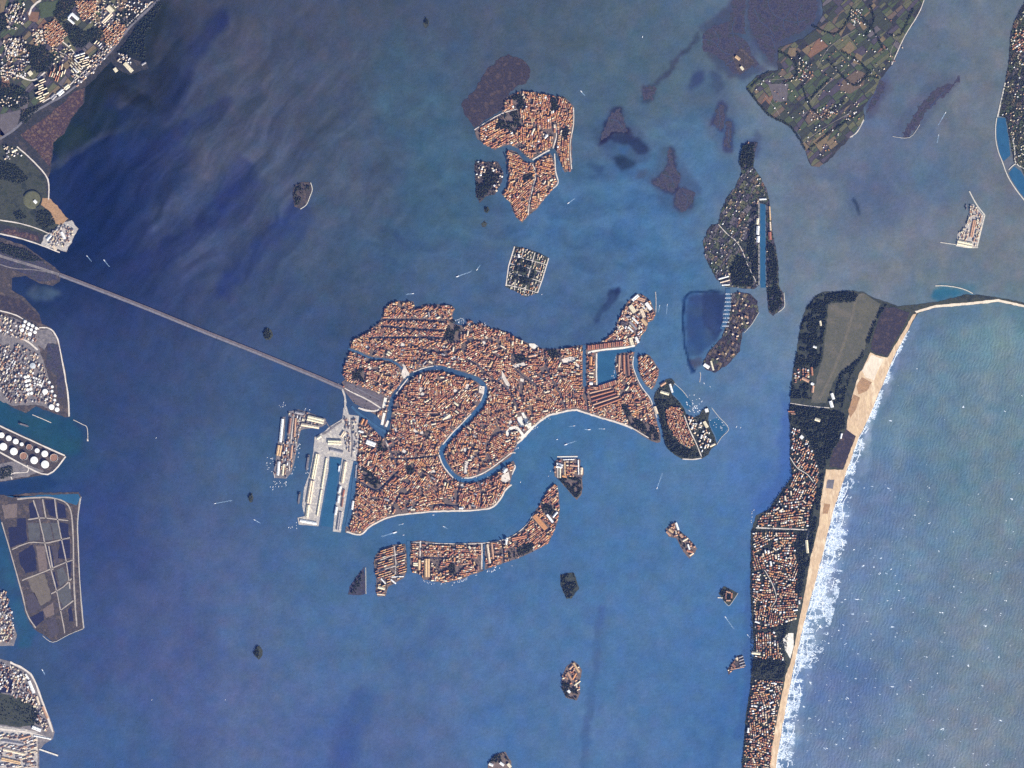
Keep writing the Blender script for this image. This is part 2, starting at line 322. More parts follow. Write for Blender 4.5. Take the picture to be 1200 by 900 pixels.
STREAK = [ # soft darker or paler bands of drifting silt: points, half width, softness, tone, strength
 ([(262,20),(236,50),(214,80),(208,110),(196,130)],6,9,(30,40,98),.55),([(262,120),(246,136),(218,148),(196,164),(168,190)],5,8,(34,44,104),.6),([(190,40),(186,90),(160,110),(120,100),(130,60)],18,26,(30,38,72),.6),
 ([(282,196),(272,220),(256,244),(236,262),(206,284),(176,306),(150,318)],7,12,(30,42,104),.6),([(288,210),(280,240),(262,256)],12,14,(38,50,108),.55),([(348,248),(334,262),(312,280),(292,298),(276,320),(262,340)],6,10,(34,48,112),.65),([(352,250),(340,272),(318,290),(300,316)],10,12,(44,60,116),.5),
 ([(140,160),(130,220),(120,270)],26,34,(22,36,96),.5),([(210,186),(190,210),(172,226)],9,14,(30,42,100),.4),([(240,200),(214,232),(186,262)],7,11,(60,72,110),.4),([(300,30),(290,90),(276,160),(250,190)],14,24,(66,70,98),.35),
 ([(448,270),(464,274),(476,292)],2,3,(48,66,118),.5),([(450,298),(462,308)],2,4,(50,70,120),.4),([(470,80),(480,120),(520,180),(520,250)],30,30,(62,98,130),.4),([(534,60),(528,120),(530,180)],12,22,(66,98,134),.35),
 ([(426,820),(414,850),(404,880),(396,910)],8,12,(54,78,148),.6),([(514,730),(490,762),(470,780)],6,12,(60,90,152),.4),([(704,712),(698,760),(694,810),(688,860),(684,900)],2.2,4,(62,92,152),.6),([(712,720),(704,760)],3,6,(68,100,158),.4),([(845,860),(835,890),(830,910)],5,6,(58,94,158),.5),([(858,790),(852,830)],4,7,(60,100,166),.4),
 ([(560,830),(600,820),(640,806)],3,7,(62,98,158),.4),([(600,705),(560,715)],4,8,(64,98,158),.3),
 ([(722,340),(716,352),(708,364),(701,376)],2.4,3,(38,50,104),.8),([(690,384),(676,396)],3,5,(56,82,138),.4),
 ([(930,200),(990,206),(1000,236),(1008,250)],4,8,(80,94,136),.4),([(1016,226),(1040,240),(1000,260)],14,14,(84,98,140),.4),([(1080,198),(1112,222)],8,18,(76,112,148),.35),([(62,196),(84,182),(110,166),(140,150),(168,140)],2,4,(62,70,98),.5),([(140,122),(164,98),(182,64),(192,30)],3,6,(62,66,92),.5),([(134,100),(150,110),(170,118)],5,6,(26,32,58),.6),([(70,170),(90,160),(112,150),(128,140)],7,9,(30,46,68),.6),([(1000,234),(1004,240),(1007,250)],1.2,1.6,(46,58,98),.8),
 ([(1110,345),(1130,344)],7,8,(52,110,150),.6),([(1120,370),(1160,365),(1200,372)],6,10,(80,116,146),.4),([(1060,480),(1090,440),(1130,410),(1190,395)],16,20,(102,138,156),.4),([(1200,420),(1150,450),(1130,500)],12,18,(104,130,150),.3),
 ([(742,158),(772,156),(810,150),(836,168)],3,5,(86,116,146),.35),([(820,66),(806,84),(800,100)],5,8,(86,106,132),.35),([(702,198),(740,200),(780,224)],2,6,(60,92,150),.4),([(690,194),(704,196)],2,4,(46,66,120),.6),
 ([(884,640),(880,700),(878,780),(868,860)],4,5,(54,86,160),.5),([(924,470),(922,520),(918,560),(888,596)],5,8,(56,92,176),.5),([(814,434),(806,422),(801,396),(801,362),(804,347),(812,342),(830,341),(847,341)],.8,1.4,(26,48,106),1.0),([(806,422),(812,432)],2,2,(34,62,126),.7),([(812,350),(812,400),(824,410)],6,6,(56,98,166),.5),([(820,380),(818,404)],5,5,(44,86,166),.5),
 ([(1076,372),(1062,396),(1048,422),(1040,442)],3,4,(120,146,190),.5),([(1042,440),(1030,466),(1018,496),(1008,524)],3,4,(150,172,205),.6),([(1008,530),(996,570),(984,610),(972,650),(962,690)],8,8,(140,165,205),.5),([(964,690),(950,730),(938,780),(928,830),(918,880)],10,8,(150,175,210),.55)]
SHOAL = [ ([(-30,462),(0,470),(16,480),(38,488),(84,492),(96,504),(94,530),(80,536),(40,514),(0,496),(-30,488)],(32,74,112),.95,3),([(-10,600),(2,612),(10,648),(24,698),(32,722),(42,742),(34,760),(22,758),(20,744),(12,716),(2,690),(-10,688)],(38,80,124),.9,2),([(-20,563),(10,565),(58,558),(70,566),(50,576),(0,580),(-20,582)],(30,54,108),.8,2),([(1097,337),(1122,339),(1131,341),(1118,347),(1096,352),(1090,350)],(48,108,152),.95,1), ([(700,150),(712,128),(728,122),(742,144),(760,168),(768,184),(752,190),(730,196),(708,184),(696,172)],(62,84,128),.6,4),([(758,208),(780,168),(800,190),(822,222),(818,244),(798,256),(776,240)],(66,84,126),.55,4),([(802,104),(816,78),(840,80),(856,110),(866,150),(860,182),(846,184),(828,150)],(72,92,132),.45,4),([(820,30),(846,14),(858,0),(870,0),(868,36),(880,66),(896,80),(880,92),(856,92),(832,74)],(64,70,112),.6,2),([(874,0),(962,0),(966,28),(946,50),(918,60),(912,84),(896,72),(880,44)],(66,70,110),.7,2),([(884,150),(894,160),(890,176),(880,170)],(64,78,126),.5,2),([(1014,100),(1040,84),(1046,104),(1026,136),(1014,140)],(78,86,124),.5,2),([(560,140),(540,126),(536,140),(548,158),(560,160)],(56,78,112),.4,3),([(690,364),(716,342),(726,346),(712,376),(696,392)],(56,80,132),.35,3), # seaweed and mud just under the surface: outline, tone, strength, blur
 ([(714,130),(726,124),(734,146),(738,158),(722,158),(710,166),(700,172),(704,154)],(44,46,92),.85,1),([(712,160),(738,156),(758,170),(762,178),(752,181),(738,170),(718,166)],(46,56,102),.8,1),([(716,186),(730,182),(744,188),(740,198),(728,198)],(40,52,92),.75,2),([(744,198),(758,196),(760,206),(748,208)],(66,80,118),.6,2),
 ([(784,170),(790,178),(790,190),(800,206),(794,222),(790,230),(776,226),(762,214),(772,204),(780,196)],(58,62,104),.85,1),([(794,218),(804,220),(816,226),(814,240),(800,250),(788,240)],(62,62,104),.85,1),([(840,118),(850,122),(852,134),(846,158),(834,146)],(58,66,114),.8,1),([(850,138),(860,142),(858,178),(848,176)],(60,68,116),.8,1),
 ([(806,100),(812,84),(826,82),(822,96),(810,106)],(58,72,120),.75,2),([(830,84),(842,86),(848,104),(840,112),(832,98)],(62,78,124),.75,2),([(818,38),(820,46),(812,54),(804,62),(798,66),(790,80),(780,92),(770,104),(766,120),(754,120),(752,102),(768,98),(778,84),(792,66),(806,54)],(60,66,104),.75,1),
 ([(720,170),(740,172),(732,180)],(60,100,170),.5,2),([(824,347),(850,342),(848,384),(840,398),(826,382)],(44,50,104),.95,1),([(804,345),(850,342),(844,396),(822,414),(810,420),(803,392)],(50,70,126),.75,2),([(808,424),(822,416),(824,428),(816,434)],(72,60,96),.7,1),
 ([(858,0),(880,-10),(962,-10),(962,30),(940,46),(910,54),(892,60),(872,86),(836,68),(824,40),(838,28)],(70,78,116),.55,3),([(1046,158),(1062,128),(1084,98),(1118,90),(1124,96),(1106,118),(1080,148),(1064,164)],(80,90,126),.5,3),([(1030,90),(1040,96),(1034,120),(1016,140),(1012,128)],(76,84,124),.7,2),([(888,164),(876,164),(870,180),(886,186)],(66,80,128),.6,2),
 ([(100,0),(200,0),(176,70),(130,110),(90,170),(62,190)],(34,44,66),.5,6),([(66,340),(40,334),(30,348),(56,352),(72,344)],(72,92,120),.6,3),([(60,150),(84,140),(110,160),(70,190)],(36,52,76),.6,4),
 ([(640,410),(700,404),(716,384),(730,356),(726,350),(706,388),(680,398)],(48,76,130),.25,2),([(860,500),(846,520),(826,536),(840,490)],(78,118,172),.3,3)]
def make_water():
    gx = np.concatenate([[-13000, -4000, -1200, -500, -200, -80], np.arange(-20, 1222, 2.0), [1280, 1400, 1700, 2400, 5200, 14200]]).astype(float)
    gy = np.concatenate([[-13000, -4000, -1200, -500, -200, -80], np.arange(-20, 922, 2.0), [980, 1100, 1400, 2100, 4900, 13900]]).astype(float)
    gx = np.clip(gx, -900, 2100); gy = np.clip(gy, -1050, 1950)
    gx = np.unique(gx); gy = np.unique(gy)
    X, Y = np.meshgrid(gx, gy); Xc, Yc = np.clip(X, -20, 1220), np.clip(Y, -20, 920)
    wx = Xc + 26 * (fbm(Xc/60, Yc/60, 3) - .5); wy = Yc + 26 * (fbm(Xc/60+40, Yc/60, 4) - .5)
    c = np.zeros(X.shape + (3,)); ws = np.zeros(X.shape)
    for x, y, r, g, b in WPTS:
        d2 = (wx - x) ** 2 + (wy - y) ** 2; k = np.exp(-d2 / (2 * 34.0**2)) + 0.02 * np.exp(-d2 / (2 * 90.0**2)) + 1e-7
        c += k[..., None] * np.array((r, g, b), float); ws += k
    c /= ws[..., None]
    f1 = fbm(Xc/24, Yc/24, 20) - .5; f2 = fbm(Xc/9+7, Yc/9, 21, 3) - .5
    jx = Xc + 14 * (fbm(Xc/22, Yc/22, 31) - .5) + 5*(fbm(Xc/7, Yc/7, 33) - .5); jy = Yc + 14 * (fbm(Xc/22+9, Yc/22, 32) - .5) + 5*(fbm(Xc/7+3, Yc/7, 34) - .5)
    for pts, hw, soft, tone, al in STREAK:
        q = curve(pts, 4); D = np.full(X.shape, 1e9); sm = hw < 1.7; qx, qy = (Xc + .25*(jx-Xc), Yc + .25*(jy-Yc)) if sm else (jx, jy)
        for i in range(len(q) - 1):
            (ax, ay), (bx, by) = q[i], q[i+1]; L2 = max(1e-6, (bx-ax)**2 + (by-ay)**2)
            t = np.clip(((qx-ax)*(bx-ax) + (qy-ay)*(by-ay)) / L2, 0, 1); D = np.minimum(D, (qx-ax-t*(bx-ax))**2 + (qy-ay-t*(by-ay))**2)
        k = .85 * al * np.clip(1 - (np.sqrt(D) - hw) / soft, 0, 1); k = np.where(D < hw*hw, .85 * al, k); k = k * (0.7 + 1.6 * (f1 + .2) + .8 * f2)
        k = np.clip(k, 0, 1); k = k * k * (3 - 2 * k) if al > .99 else k
        c += k[..., None] * (np.array(tone, float) - c)
    for poly, tone, al, blur in SHOAL:
        m = np.zeros(X.shape); a = np.array(poly, float); ins = np.zeros(X.shape, bool)
        sx, sy = Xc + 9*(fbm(Xc/8, Yc/8, 51) - .5), Yc + 9*(fbm(Xc/8+5, Yc/8, 52) - .5)
        for i in range(len(a)):
            (xa, ya), (xb, yb) = a[i], a[(i+1) % len(a)]
            if ya == yb: continue
            ins ^= ((ya > sy) != (yb > sy)) & (sx < (xb-xa) * (sy-ya) / (yb-ya) + xa)
        m = ins.astype(float)
        for _ in range(blur):
            m[1:-1, 1:-1] = (m[1:-1, 1:-1] * 2 + m[:-2, 1:-1] + m[2:, 1:-1] + m[1:-1, :-2] + m[1:-1, 2:]) / 6
        k = np.clip(al * m * (1 + .9 * f1 + .6 * f2), 0, 1)
        c += k[..., None] * (np.array(tone, float) - c)
    west = np.clip((470 - Xc) / 200., 0, 1)[..., None]; c = c * (1 + .07 * west) + west * np.array((5.0, 4.0, 3.0))
    # open sea lies beyond the barrier beach
    coast = np.interp(Yc, [330, 366, 420, 460, 498, 540, 600, 650, 686, 730, 780, 820, 876, 920], [1210, 1074, 1046, 1028, 1014, 996, 976, 964, 954, 942, 930, 922, 912, 906])
    sea = np.clip((Xc - coast) / 40.0, 0, 1) * np.clip((Yc - 358) / 40.0, 0, 1)
    f3 = fbm(Xc/3.2+3, Yc/3.2, 25, 2) - .5; tintn = np.stack([1 + .16*f1 + .10*f2 + .10*f3, 1 + .10*f1 + .08*f2 + .07*f3, 1 + .07*f1 + .08*f2 + .05*f3], -1)
    ha = fbm(Xc/13+1, Yc/13, 26, 2) - .5; hb = fbm(Xc/13+30, Yc/13+9, 27, 2) - .5
    tintn = tintn * np.stack([1 + .16*ha, 1 + .05*hb, 1 - .08*ha - .04*hb], -1)
    # wind-drawn wisps of silt, long from north-east to south-west
    ux, uy = Xc * .64 - Yc * .77, Xc * .77 + Yc * .64
    w1 = 40 * (fbm(Xc/70, Yc/70, 41, 3) - .5); w2 = 40 * (fbm(Xc/70+8, Yc/70+3, 42, 3) - .5)
    wisp = (fbm((ux + w1) / 46, (uy + w2) / 9, 43, 4, .55) - .5) * np.clip(1.25 - np.hypot((Xc - 220) / 260., (Yc - 190) / 230.), 0, 1)
    w3 = 60 * (fbm(Xc/45, Yc/45, 44, 3) - .5); w4 = 60 * (fbm(Xc/45+8, Yc/45+3, 45, 3) - .5)
    swirl = (fbm((Xc + w3) / 30, (Yc + w4) / 12, 46, 4, .55) - .5) * np.clip(1.2 - np.hypot((Xc - 640) / 330., (Yc - 250) / 200.), 0, 1)
    far = (fbm((Xc + w3) / 40, (Yc + w4) / 40, 47, 4, .6) - .5) * np.clip((Xc - 820) / 150., 0, 1)
    wsum = .62 * wisp + .36 * swirl + .16 * far
    c *= tintn * (1 + wsum[..., None] * np.array((.9, .8, .55))) * np.array((1.06, 1.03, 1.0))
    lum = (c * np.array((.32, .48, .20))).sum(-1, keepdims=True); c = c * .84 + lum * .16 * np.array((1.0, 1.06, 1.16)) + 2.0
    c = c * (1 + sea[..., None] * np.array((.02, .012, .0)))
    c = np.clip(c, 4, 250) / 255.0
    lc = np.where(c <= .04045, c / 12.92, ((c + .055) / 1.055) ** 2.4) * WATER_GAIN
    lc = np.clip(lc - np.array(AIR), 0.002, 1)
    ny, nx = X.shape
    co = np.stack([(X - 600) * S, (450 - Y) * S, np.zeros(X.shape)], -1).reshape(-1, 3)
    idx = np.arange(nx * ny).reshape(ny, nx)
    quads = np.stack([idx[1:, :-1], idx[1:, 1:], idx[:-1, 1:], idx[:-1, :-1]], -1).reshape(-1, 4)
    me = bpy.data.meshes.new('water'); me.vertices.add(len(co)); me.vertices.foreach_set('co', co.astype(np.float32).ravel())
    me.loops.add(quads.size); me.loops.foreach_set('vertex_index', quads.astype(np.int32).ravel())
    me.polygons.add(len(quads)); me.polygons.foreach_set('loop_start', np.arange(0, quads.size, 4, dtype=np.int32)); me.polygons.foreach_set('loop_total', np.full(len(quads), 4, np.int32))
    me.update(calc_edges=True)
    at = me.attributes.new('silt', 'FLOAT_COLOR', 'POINT'); rgba = np.ones((len(co), 4), np.float32); rgba[:, :3] = lc.reshape(-1, 3); at.data.foreach_set('color', rgba.ravel())  # besides silt, this colour carries the painted glint and haze gradient
    a2 = me.attributes.new('open_sea', 'FLOAT', 'POINT'); a2.data.foreach_set('value', sea.astype(np.float32).ravel())
    m = bpy.data.materials.new('lagoon_water'); m.use_nodes = True; n = m.node_tree; L = n.links; bs = n.nodes['Principled BSDF']
    bs.inputs['Roughness'].default_value = 0.35; bs.inputs['IOR'].default_value = 1.33
    at_n = n.nodes.new('ShaderNodeAttribute'); at_n.attribute_name = 'silt'
    geo = n.nodes.new('ShaderNodeNewGeometry')
    nz = n.nodes.new('ShaderNodeTexNoise'); nz.inputs['Scale'].default_value = 1/28.0; nz.inputs['Detail'].default_value = 4; nz.inputs['Roughness'].default_value = .7; L.new(geo.outputs['Position'], nz.inputs['Vector'])
    mr = n.nodes.new('ShaderNodeMapRange'); mr.inputs['From Min'].default_value = .3; mr.inputs['From Max'].default_value = .7; mr.inputs['To Min'].default_value = .90; mr.inputs['To Max'].default_value = 1.10; L.new(nz.outputs['Fac'], mr.inputs['Value'])
    vm = n.nodes.new('ShaderNodeVectorMath'); vm.operation = 'SCALE'; L.new(at_n.outputs['Color'], vm.inputs[0]); L.new(mr.outputs[0], vm.inputs['Scale']); L.new(vm.outputs[0], bs.inputs['Base Color'])
    # swell of the open sea
    sa = n.nodes.new('ShaderNodeAttribute'); sa.attribute_name = 'open_sea'
    mp = n.nodes.new('ShaderNodeMapping'); mp.inputs['Rotation'].default_value = (0, 0, rad(8)); L.new(geo.outputs['Position'], mp.inputs['Vector'])
    wv = n.nodes.new('ShaderNodeTexWave'); wv.wave_type = 'BANDS'; wv.bands_direction = 'X'; wv.inputs['Scale'].default_value = 0.0080; wv.inputs['Distortion'].default_value = 14.0; wv.inputs['Detail'].default_value = 4.0; wv.inputs['Detail Scale'].default_value = 0.9; wv.inputs['Detail Roughness'].default_value = .6
    L.new(mp.outputs[0], wv.inputs['Vector'])
    ch = n.nodes.new('ShaderNodeTexNoise'); ch.inputs['Scale'].default_value = 1/22.0; ch.inputs['Detail'].default_value = 3; L.new(geo.outputs['Position'], ch.inputs['Vector'])
    ad = n.nodes.new('ShaderNodeMath'); ad.operation = 'MULTIPLY_ADD'; L.new(wv.outputs['Fac'], ad.inputs[0]); L.new(sa.outputs['Fac'], ad.inputs[1])
    c8 = n.nodes.new('ShaderNodeMath'); c8.operation = 'MULTIPLY'; c8.inputs[1].default_value = 1.1; L.new(ch.outputs['Fac'], c8.inputs[0]); L.new(c8.outputs[0], ad.inputs[2])
    bp = n.nodes.new('ShaderNodeBump'); bp.inputs['Strength'].default_value = 0.8; bp.inputs['Distance'].default_value = 1.3; L.new(ad.outputs[0], bp.inputs['Height']); L.new(bp.outputs['Normal'], bs.inputs['Normal'])
    me.materials.append(m)
    o = link(bpy.data.objects.new('water', me)); tag(o, 'blue lagoon and open sea with drifting pale and dark silt streaks', kind='structure')
AIR = (0.009, 0.010, 0.042)
make_water()
def tint0(name, c): return mat(name, c, tuple(v * .8 for v in c), scale=40, fine=9, famp=.2)
# ------------------------------------------------------------------ ground of the islands and the mainland
GC = [(454,503),(455,492),(457,481),(460,467),(467,457),(476.7,444.7),(486,437.4),(497,433),(508,431),(520,432),(533,436),(547.5,440.5),(559,444.5),(566,450.5),(568.6,458),(567.3,469),(562,477.5),(554,486.5),(540,500.5),(528,512.5),(519.5,524),(517,531),(520,541),(525.5,550),(532,557.5),(541,562.3),(551,563),(563,560.5),(574,555),(583,549.5),(592,543),(600,537.5)]
GCs = curve(GC, 3)
nb = rough_line(offset(GCs, -2.8), .28, 1.6, False, 71); sb = rough_line(offset(GCs, 2.8), .28, 1.6, False, 72)       # banks of the big S-shaped canal
NORTH = nb[::-1][0:0] + nb + [(606.7,519.3),(613.3,514),(622.7,503.3),(633.3,494),(644,487.3),(653.3,485),(665.3,482),(676,481.3),(687,484.8),(700,489),(709.6,491.7),(730,498),(741.2,502.8),(755.5,512.3),(763.4,517),(770,519),(774,518),(774,509),(769,490),(764.5,477),(761,467),(751,454),(746,443),(741.5,429),(742.5,418),(744,412.5),(728.7,413.5),(722.5,416),(720.5,430),(723,440),(721.5,447),(701,452.5),(699,451),(699,414),(704,411.5),(731,408.5),(744.7,406),(750,399.5),(751.3,393.7),(758,385.7),(759.3,378),(766,375),(768.7,367),(766,361.7),(762,352.3),(752.7,345),(744.7,344.3),(735.3,353.7),(728.7,364.3),(723.3,377.7),(719.3,388.3),(710,396.3),(703.3,401),(683.3,404.3),(670,406),(656.7,408.7),(636.7,408.7),(628.7,406),(615.3,400.7),(604.7,395.3),(594,389),(586,386),(575.3,384.7),(571.3,382),(562,377.5),(556.5,381),(554,376),(547.5,374),(546.5,380),(543.3,382),(531,379),(530,369),(533.5,362),(528.7,357.3),(514,356.7),(495,357),(492,361),(486,361),(484.7,353.3),(470,352.7),(458,353.3),(450.5,361.3),(447.3,372),(443.3,378.7),(434,385.3),(427.3,390.7),(414,397.3),(410,400),(410,409.3),(407.3,416),(403.3,428),(400.7,438.7),(404.7,444.5),(400.5,448),(402,455),(406,461),(415.3,472.7),(430,481),(440,486),(447,493),(450,499)]
ground('island_ground', NORTH, M['paving'], 'ground of the crowded main island north and east of the winding canal', amp=0.25, step=3, seed=3)
SOUTH = sb + [(603.5,543.6),(604.4,547),(600,556.7),(597.3,568.7),(592.7,575.3),(586.7,586),(577.3,595.3),(561.3,598.3),(540,599.6),(520,599.8),(503,600.6),(483.3,602.7),(466,604.5),(450,609.5),(434,618),(422.7,628),(404.7,624),(405.5,617),(409.5,603),(413,590),(416,563),(417.5,540),(419,530),(421,516),(420,496),(424,490),(434,499),(442,507),(449,514)]
ground('island_ground', SOUTH, M['paving'], 'ground of the main island inside and south of the winding canal', amp=0.2, step=3, seed=4)
SANPIETRO = [(748,416.5),(757,415),(761,416.3),(767.3,425),(772.7,433.7),(771.3,441.7),(768.7,449.7),(764.5,457),(757,452),(751,443),(747.5,430)]
ground('island_ground', SANPIETRO, M['paving'], 'ground of the small church island off the eastern tip of the town', amp=.2, step=2)
ELENA = [(768,460),(774.5,450.6),(780.8,444.2),(787.2,443.5),(791,448),(788.5,453),(787,461.7),(795,470),(801.4,478),(804,485),(812,490),(820,486),(822,482),(828.3,476),(831.5,480.7),(830,491.7),(833,502.8),(837.8,512.3),(840.2,521),(833,526.6),(830,533),(822.8,537.5),(812,539),(799.8,538.5),(790.3,533),(783,526.5),(779,518),(777,506),(773.5,493),(769.5,478),(766,466)]
ground('island_ground', ELENA, M['grass'], 'wooded ground with a sports field at the eastern tip of the town', amp=.3, step=3)
# port
TRON = [(337.6,482),(350,480),(366,485),(382,490.7),(382,497),(376.7,500.5),(364,501.8),(352.7,504),(350,513),(346,537),(342,553),(335.3,561),(322,560),(320.7,553),(323.3,537),(326,516),(330,489.3),(334.5,488),(333,520),(335,521),(338,500)]
ground('dock_ground', TRON, M['concrete_dark'], 'paved ground of the hook-shaped car park island west of the town', amp=.15, step=3)
PIERW = [(368.7,512),(380.7,505.3),(386,500),(398,493),(401.5,490),(402.5,478),(406,476),(409,486),(420.7,487.5),(419.8,497),(420.7,516),(418.7,530),(417.2,540),(415,540),(400.7,536.5),(386,534.7),(384.7,553),(380.7,573),(375.3,604),(373.3,616.7),(350,614.7),(348.7,606.7),(356.7,605),(354,592),(356.7,570.7),(363.3,553),(367.3,529.3)]
ground('dock_ground', PIERW, M['concrete'], 'pale concrete ground of the western cruise pier and its car parks', amp=.12, step=4, z=1.3)
PIERE = [(400.7,536.4),(414.2,540.2),(408.7,566.7),(403.3,600),(399.3,624),(390,622.7),(392.7,596),(396.7,570.7)]
ground('dock_ground', PIERE, M['concrete'], 'pale concrete ground of the narrow eastern cruise pier', amp=.1, step=4, z=1.1)
GIUW = [(440,650.7),(445.3,645.3),(460,638.7),(474.7,637.3),(476,645),(477.3,668),(473.3,677.3),(466.7,681),(454.7,688),(452,698.7),(442.7,699),(440,693),(441.3,682.7),(440,672),(438,660)]
ground('island_ground', GIUW, M['paving'], 'ground of the small built-up island west of the long curved island', amp=.2, step=2.5)
TRI = [(426,665.3),(427,664),(428.5,696),(422,697.5),(408,696.7),(409.3,688),(417.3,676)]
ground('island_ground', TRI, M['mud'], 'dark bare ground of the triangular islet', amp=.3, step=2.5, z=1.0)
GIU = [(481.3,634.7),(490.7,633.3),(512,636),(533.3,636.7),(560,635.3),(565,636),(590.7,632),(604,625.3),(617.3,614.7),(626.7,600),(633.3,589),(641.3,575.3),(649.3,566.7),(653.3,569),(655.3,583.3),(656,596.7),(654,610),(649.3,623.3),(642.7,636.7),(625.3,646),(606.7,654.7),(589.3,660),(570,667),(565.3,669.3),(550.7,674),(541,679),(520,683),(496,679.3),(493.3,673.3),(482.7,670.7),(480.6,660)]
ground('island_ground', GIU, M['paving'], 'ground of the long curved island south of the town', amp=.25, step=3)
SGM = [(649,547),(650,541),(654,537.5),(676,537.5),(680,538.5),(680,547),(684,549),(684,556),(682,560),(683,572),(681,580),(676,586),(671,581),(666,575),(659,567),(654,561),(650,558)]
ground('island_ground', SGM, M['paving'], 'ground of the monastery island beside the tip of the curved island', amp=.2, step=2)
MURN = [(556,152),(572,141),(588,132),(590,120),(596,112),(604,109),(612,106),(628,108),(648,112),(662,114),(672,124),(673,144),(670,168),(670.5,196),(669,201),(662,202),(657,192),(653,181),(650,173),(643,175),(636,178),(622,187),(616,183),(608,174),(596,169.5),(588,172),(580,176),(568,170),(558,160)]
ground('island_ground', MURN, M['paving'], 'ground of the northern half of the red-roofed island split by a canal', amp=.4, step=3)
MURS = [(594,176),(600,176),(606,178.5),(612,186),(616,191),(626,190.5),(636,183.5),(645,179.5),(648,184),(650,192),(653,216),(648,222),(636,236),(630,244),(618,254),(612,261),(604,254),(598,238),(588,228),(591,221),(594,219),(597,206),(592.5,190)]
ground('island_ground', MURS, M['paving'], 'ground of the southern half of the red-roofed island split by a canal', amp=.4, step=3)
MURW = [(556,188),(570,190),(584,190),(589,200),(590,206),(586,218),(580,228),(570,230),(562,238),(558,230),(557,210)]
ground('island_ground', MURW, M['scrub'], 'scrubby ground of the small ragged island beside the red-roofed one', amp=.6, step=2.5)
MURM = [(596,63),(608,68),(616,73),(620,78),(621,90),(616,98),(608,99.5),(598,107),(594,118),(588,130),(572,139),(556,150),(544,134),(541,121),(549,112),(558,104),(564,92),(570,82),(584,70)]
ground('island_ground', MURM, M['marsh'], 'bare dark brown marsh ground north-west of the red-roofed island', amp=.9, step=3, z=1.0)
MICH = [(602,288),(612,290),(628,295),(643,302),(641,312),(634,332),(630,344),(616,348),(607,343),(592,336),(595,324),(598,312)]
ground('island_ground', MICH, M['grass'], 'ground of the walled cemetery island', amp=.3, step=3)
VIG = [(871,170),(876,166),(888,167),(884,180),(883,196),(890,206),(898,220),(902,236),(905,270),(912,306),(912.5,334),(919,344),(919,358),(906,370.5),(901,366),(899,345),(898,336),(898,240),(890,238),(890,334),(884,339),(860,337),(850,336),(840,328),(834,316),(826,302),(824,282),(830,268),(834,263),(842,262),(844,250),(850,234),(862,218),(869,203),(867,190)]
ground('island_ground', VIG, M['soil'], 'market garden ground of the green island with a straight dock channel', amp=.5, step=3)
CERT = [(849,386),(852,372),(857,360),(857,344),(866,342),(880,345),(888,353),(889,366),(882,379),(870,390),(867,412),(852,428),(838,437),(826,432),(824,424),(832,410),(840,402),(846,396)]
ground('island_ground', CERT, M['marsh'], 'brown scrubby ground of the island with a marina channel', amp=.5, step=3)
ERA = [(1096,-40),(1084,0),(1076,18),(1060,44),(1046,76),(1032,92),(1024,110),(1012,126),(1013,140),(998,160),(980,178),(976,184),(960,196),(951,195),(946,184),(938,160),(926,148),(906,138),(890,124),(874,102),(884,92),(900,84),(912,82),(912,56),(940,46),(956,34),(964,16),(962,-40)]
ground('island_ground', ERA, M['soil'], 'patchwork farm ground of the big northern vegetable island', amp=.7, step=4)
TORRE = [(858,66),(868,56),(876,62),(884,74),(876,80),(870,86),(864,84),(861,74)]
ground('island_ground', TORRE, M['scrub'], 'brown ground of the round fort islet in the mudflats', amp=.5, step=3)
SABB = [(1230,-40),(1202,0),(1196,10),(1188,26),(1184,44),(1182,74),(1178,96),(1173,120),(1171,136),(1179,138),(1183,160),(1187,184),(1188,190),(1196,196),(1206,216),(1230,250)]
ground('island_ground', SABB, M['soil'], 'tree-dotted ground of the peninsula at the eastern frame edge', amp=.4, step=4)
MOSE = [(1137,240),(1140,239),(1146,243),(1150,250),(1154,252),(1149,272),(1144,290),(1132,290.5),(1120,288.5),(1122,274),(1130,266),(1134,258)]
ground('island_ground', MOSE, M['concrete'], 'pale ground of the artificial harbour island in the inlet', amp=.3, step=2.5)
LIDO = [(946,358),(956,346.5),(964,342.3),(982,341.3),(1000,340.5),(1012,342),(1024,349),(1040,354),(1052,359),(1060,358),(1072,357),(1096,354),(1120,348.5),(1132,345),(1150,346),(1172,349),(1200,355),(1240,366),(1240,372),(1200,360),(1170,353.5),(1140,357),(1096,360.5),(1076,367),(1060,394),(1046,420),(1038,440),(1028,464),(1018,488),(1006,512),(996,540),(986,568),(976,598),(966,640),(954,686),(942,728),(930,780),(922,820),(912,876),(906,920),(900,960),(866,960),(868,910),(870,890),(874,840),(879,808),(881,786),(884,766),(882,730),(879,690),(880,640),(880,624),(886,604),(902,596),(918,572),(928,560),(926,536),(926,500),(924,486),(926,468),(929,434),(934,410),(938,380)]
ground('island_ground', LIDO, M['grass'], 'ground of the long barrier island between the lagoon and the sea', amp=.35, step=3)
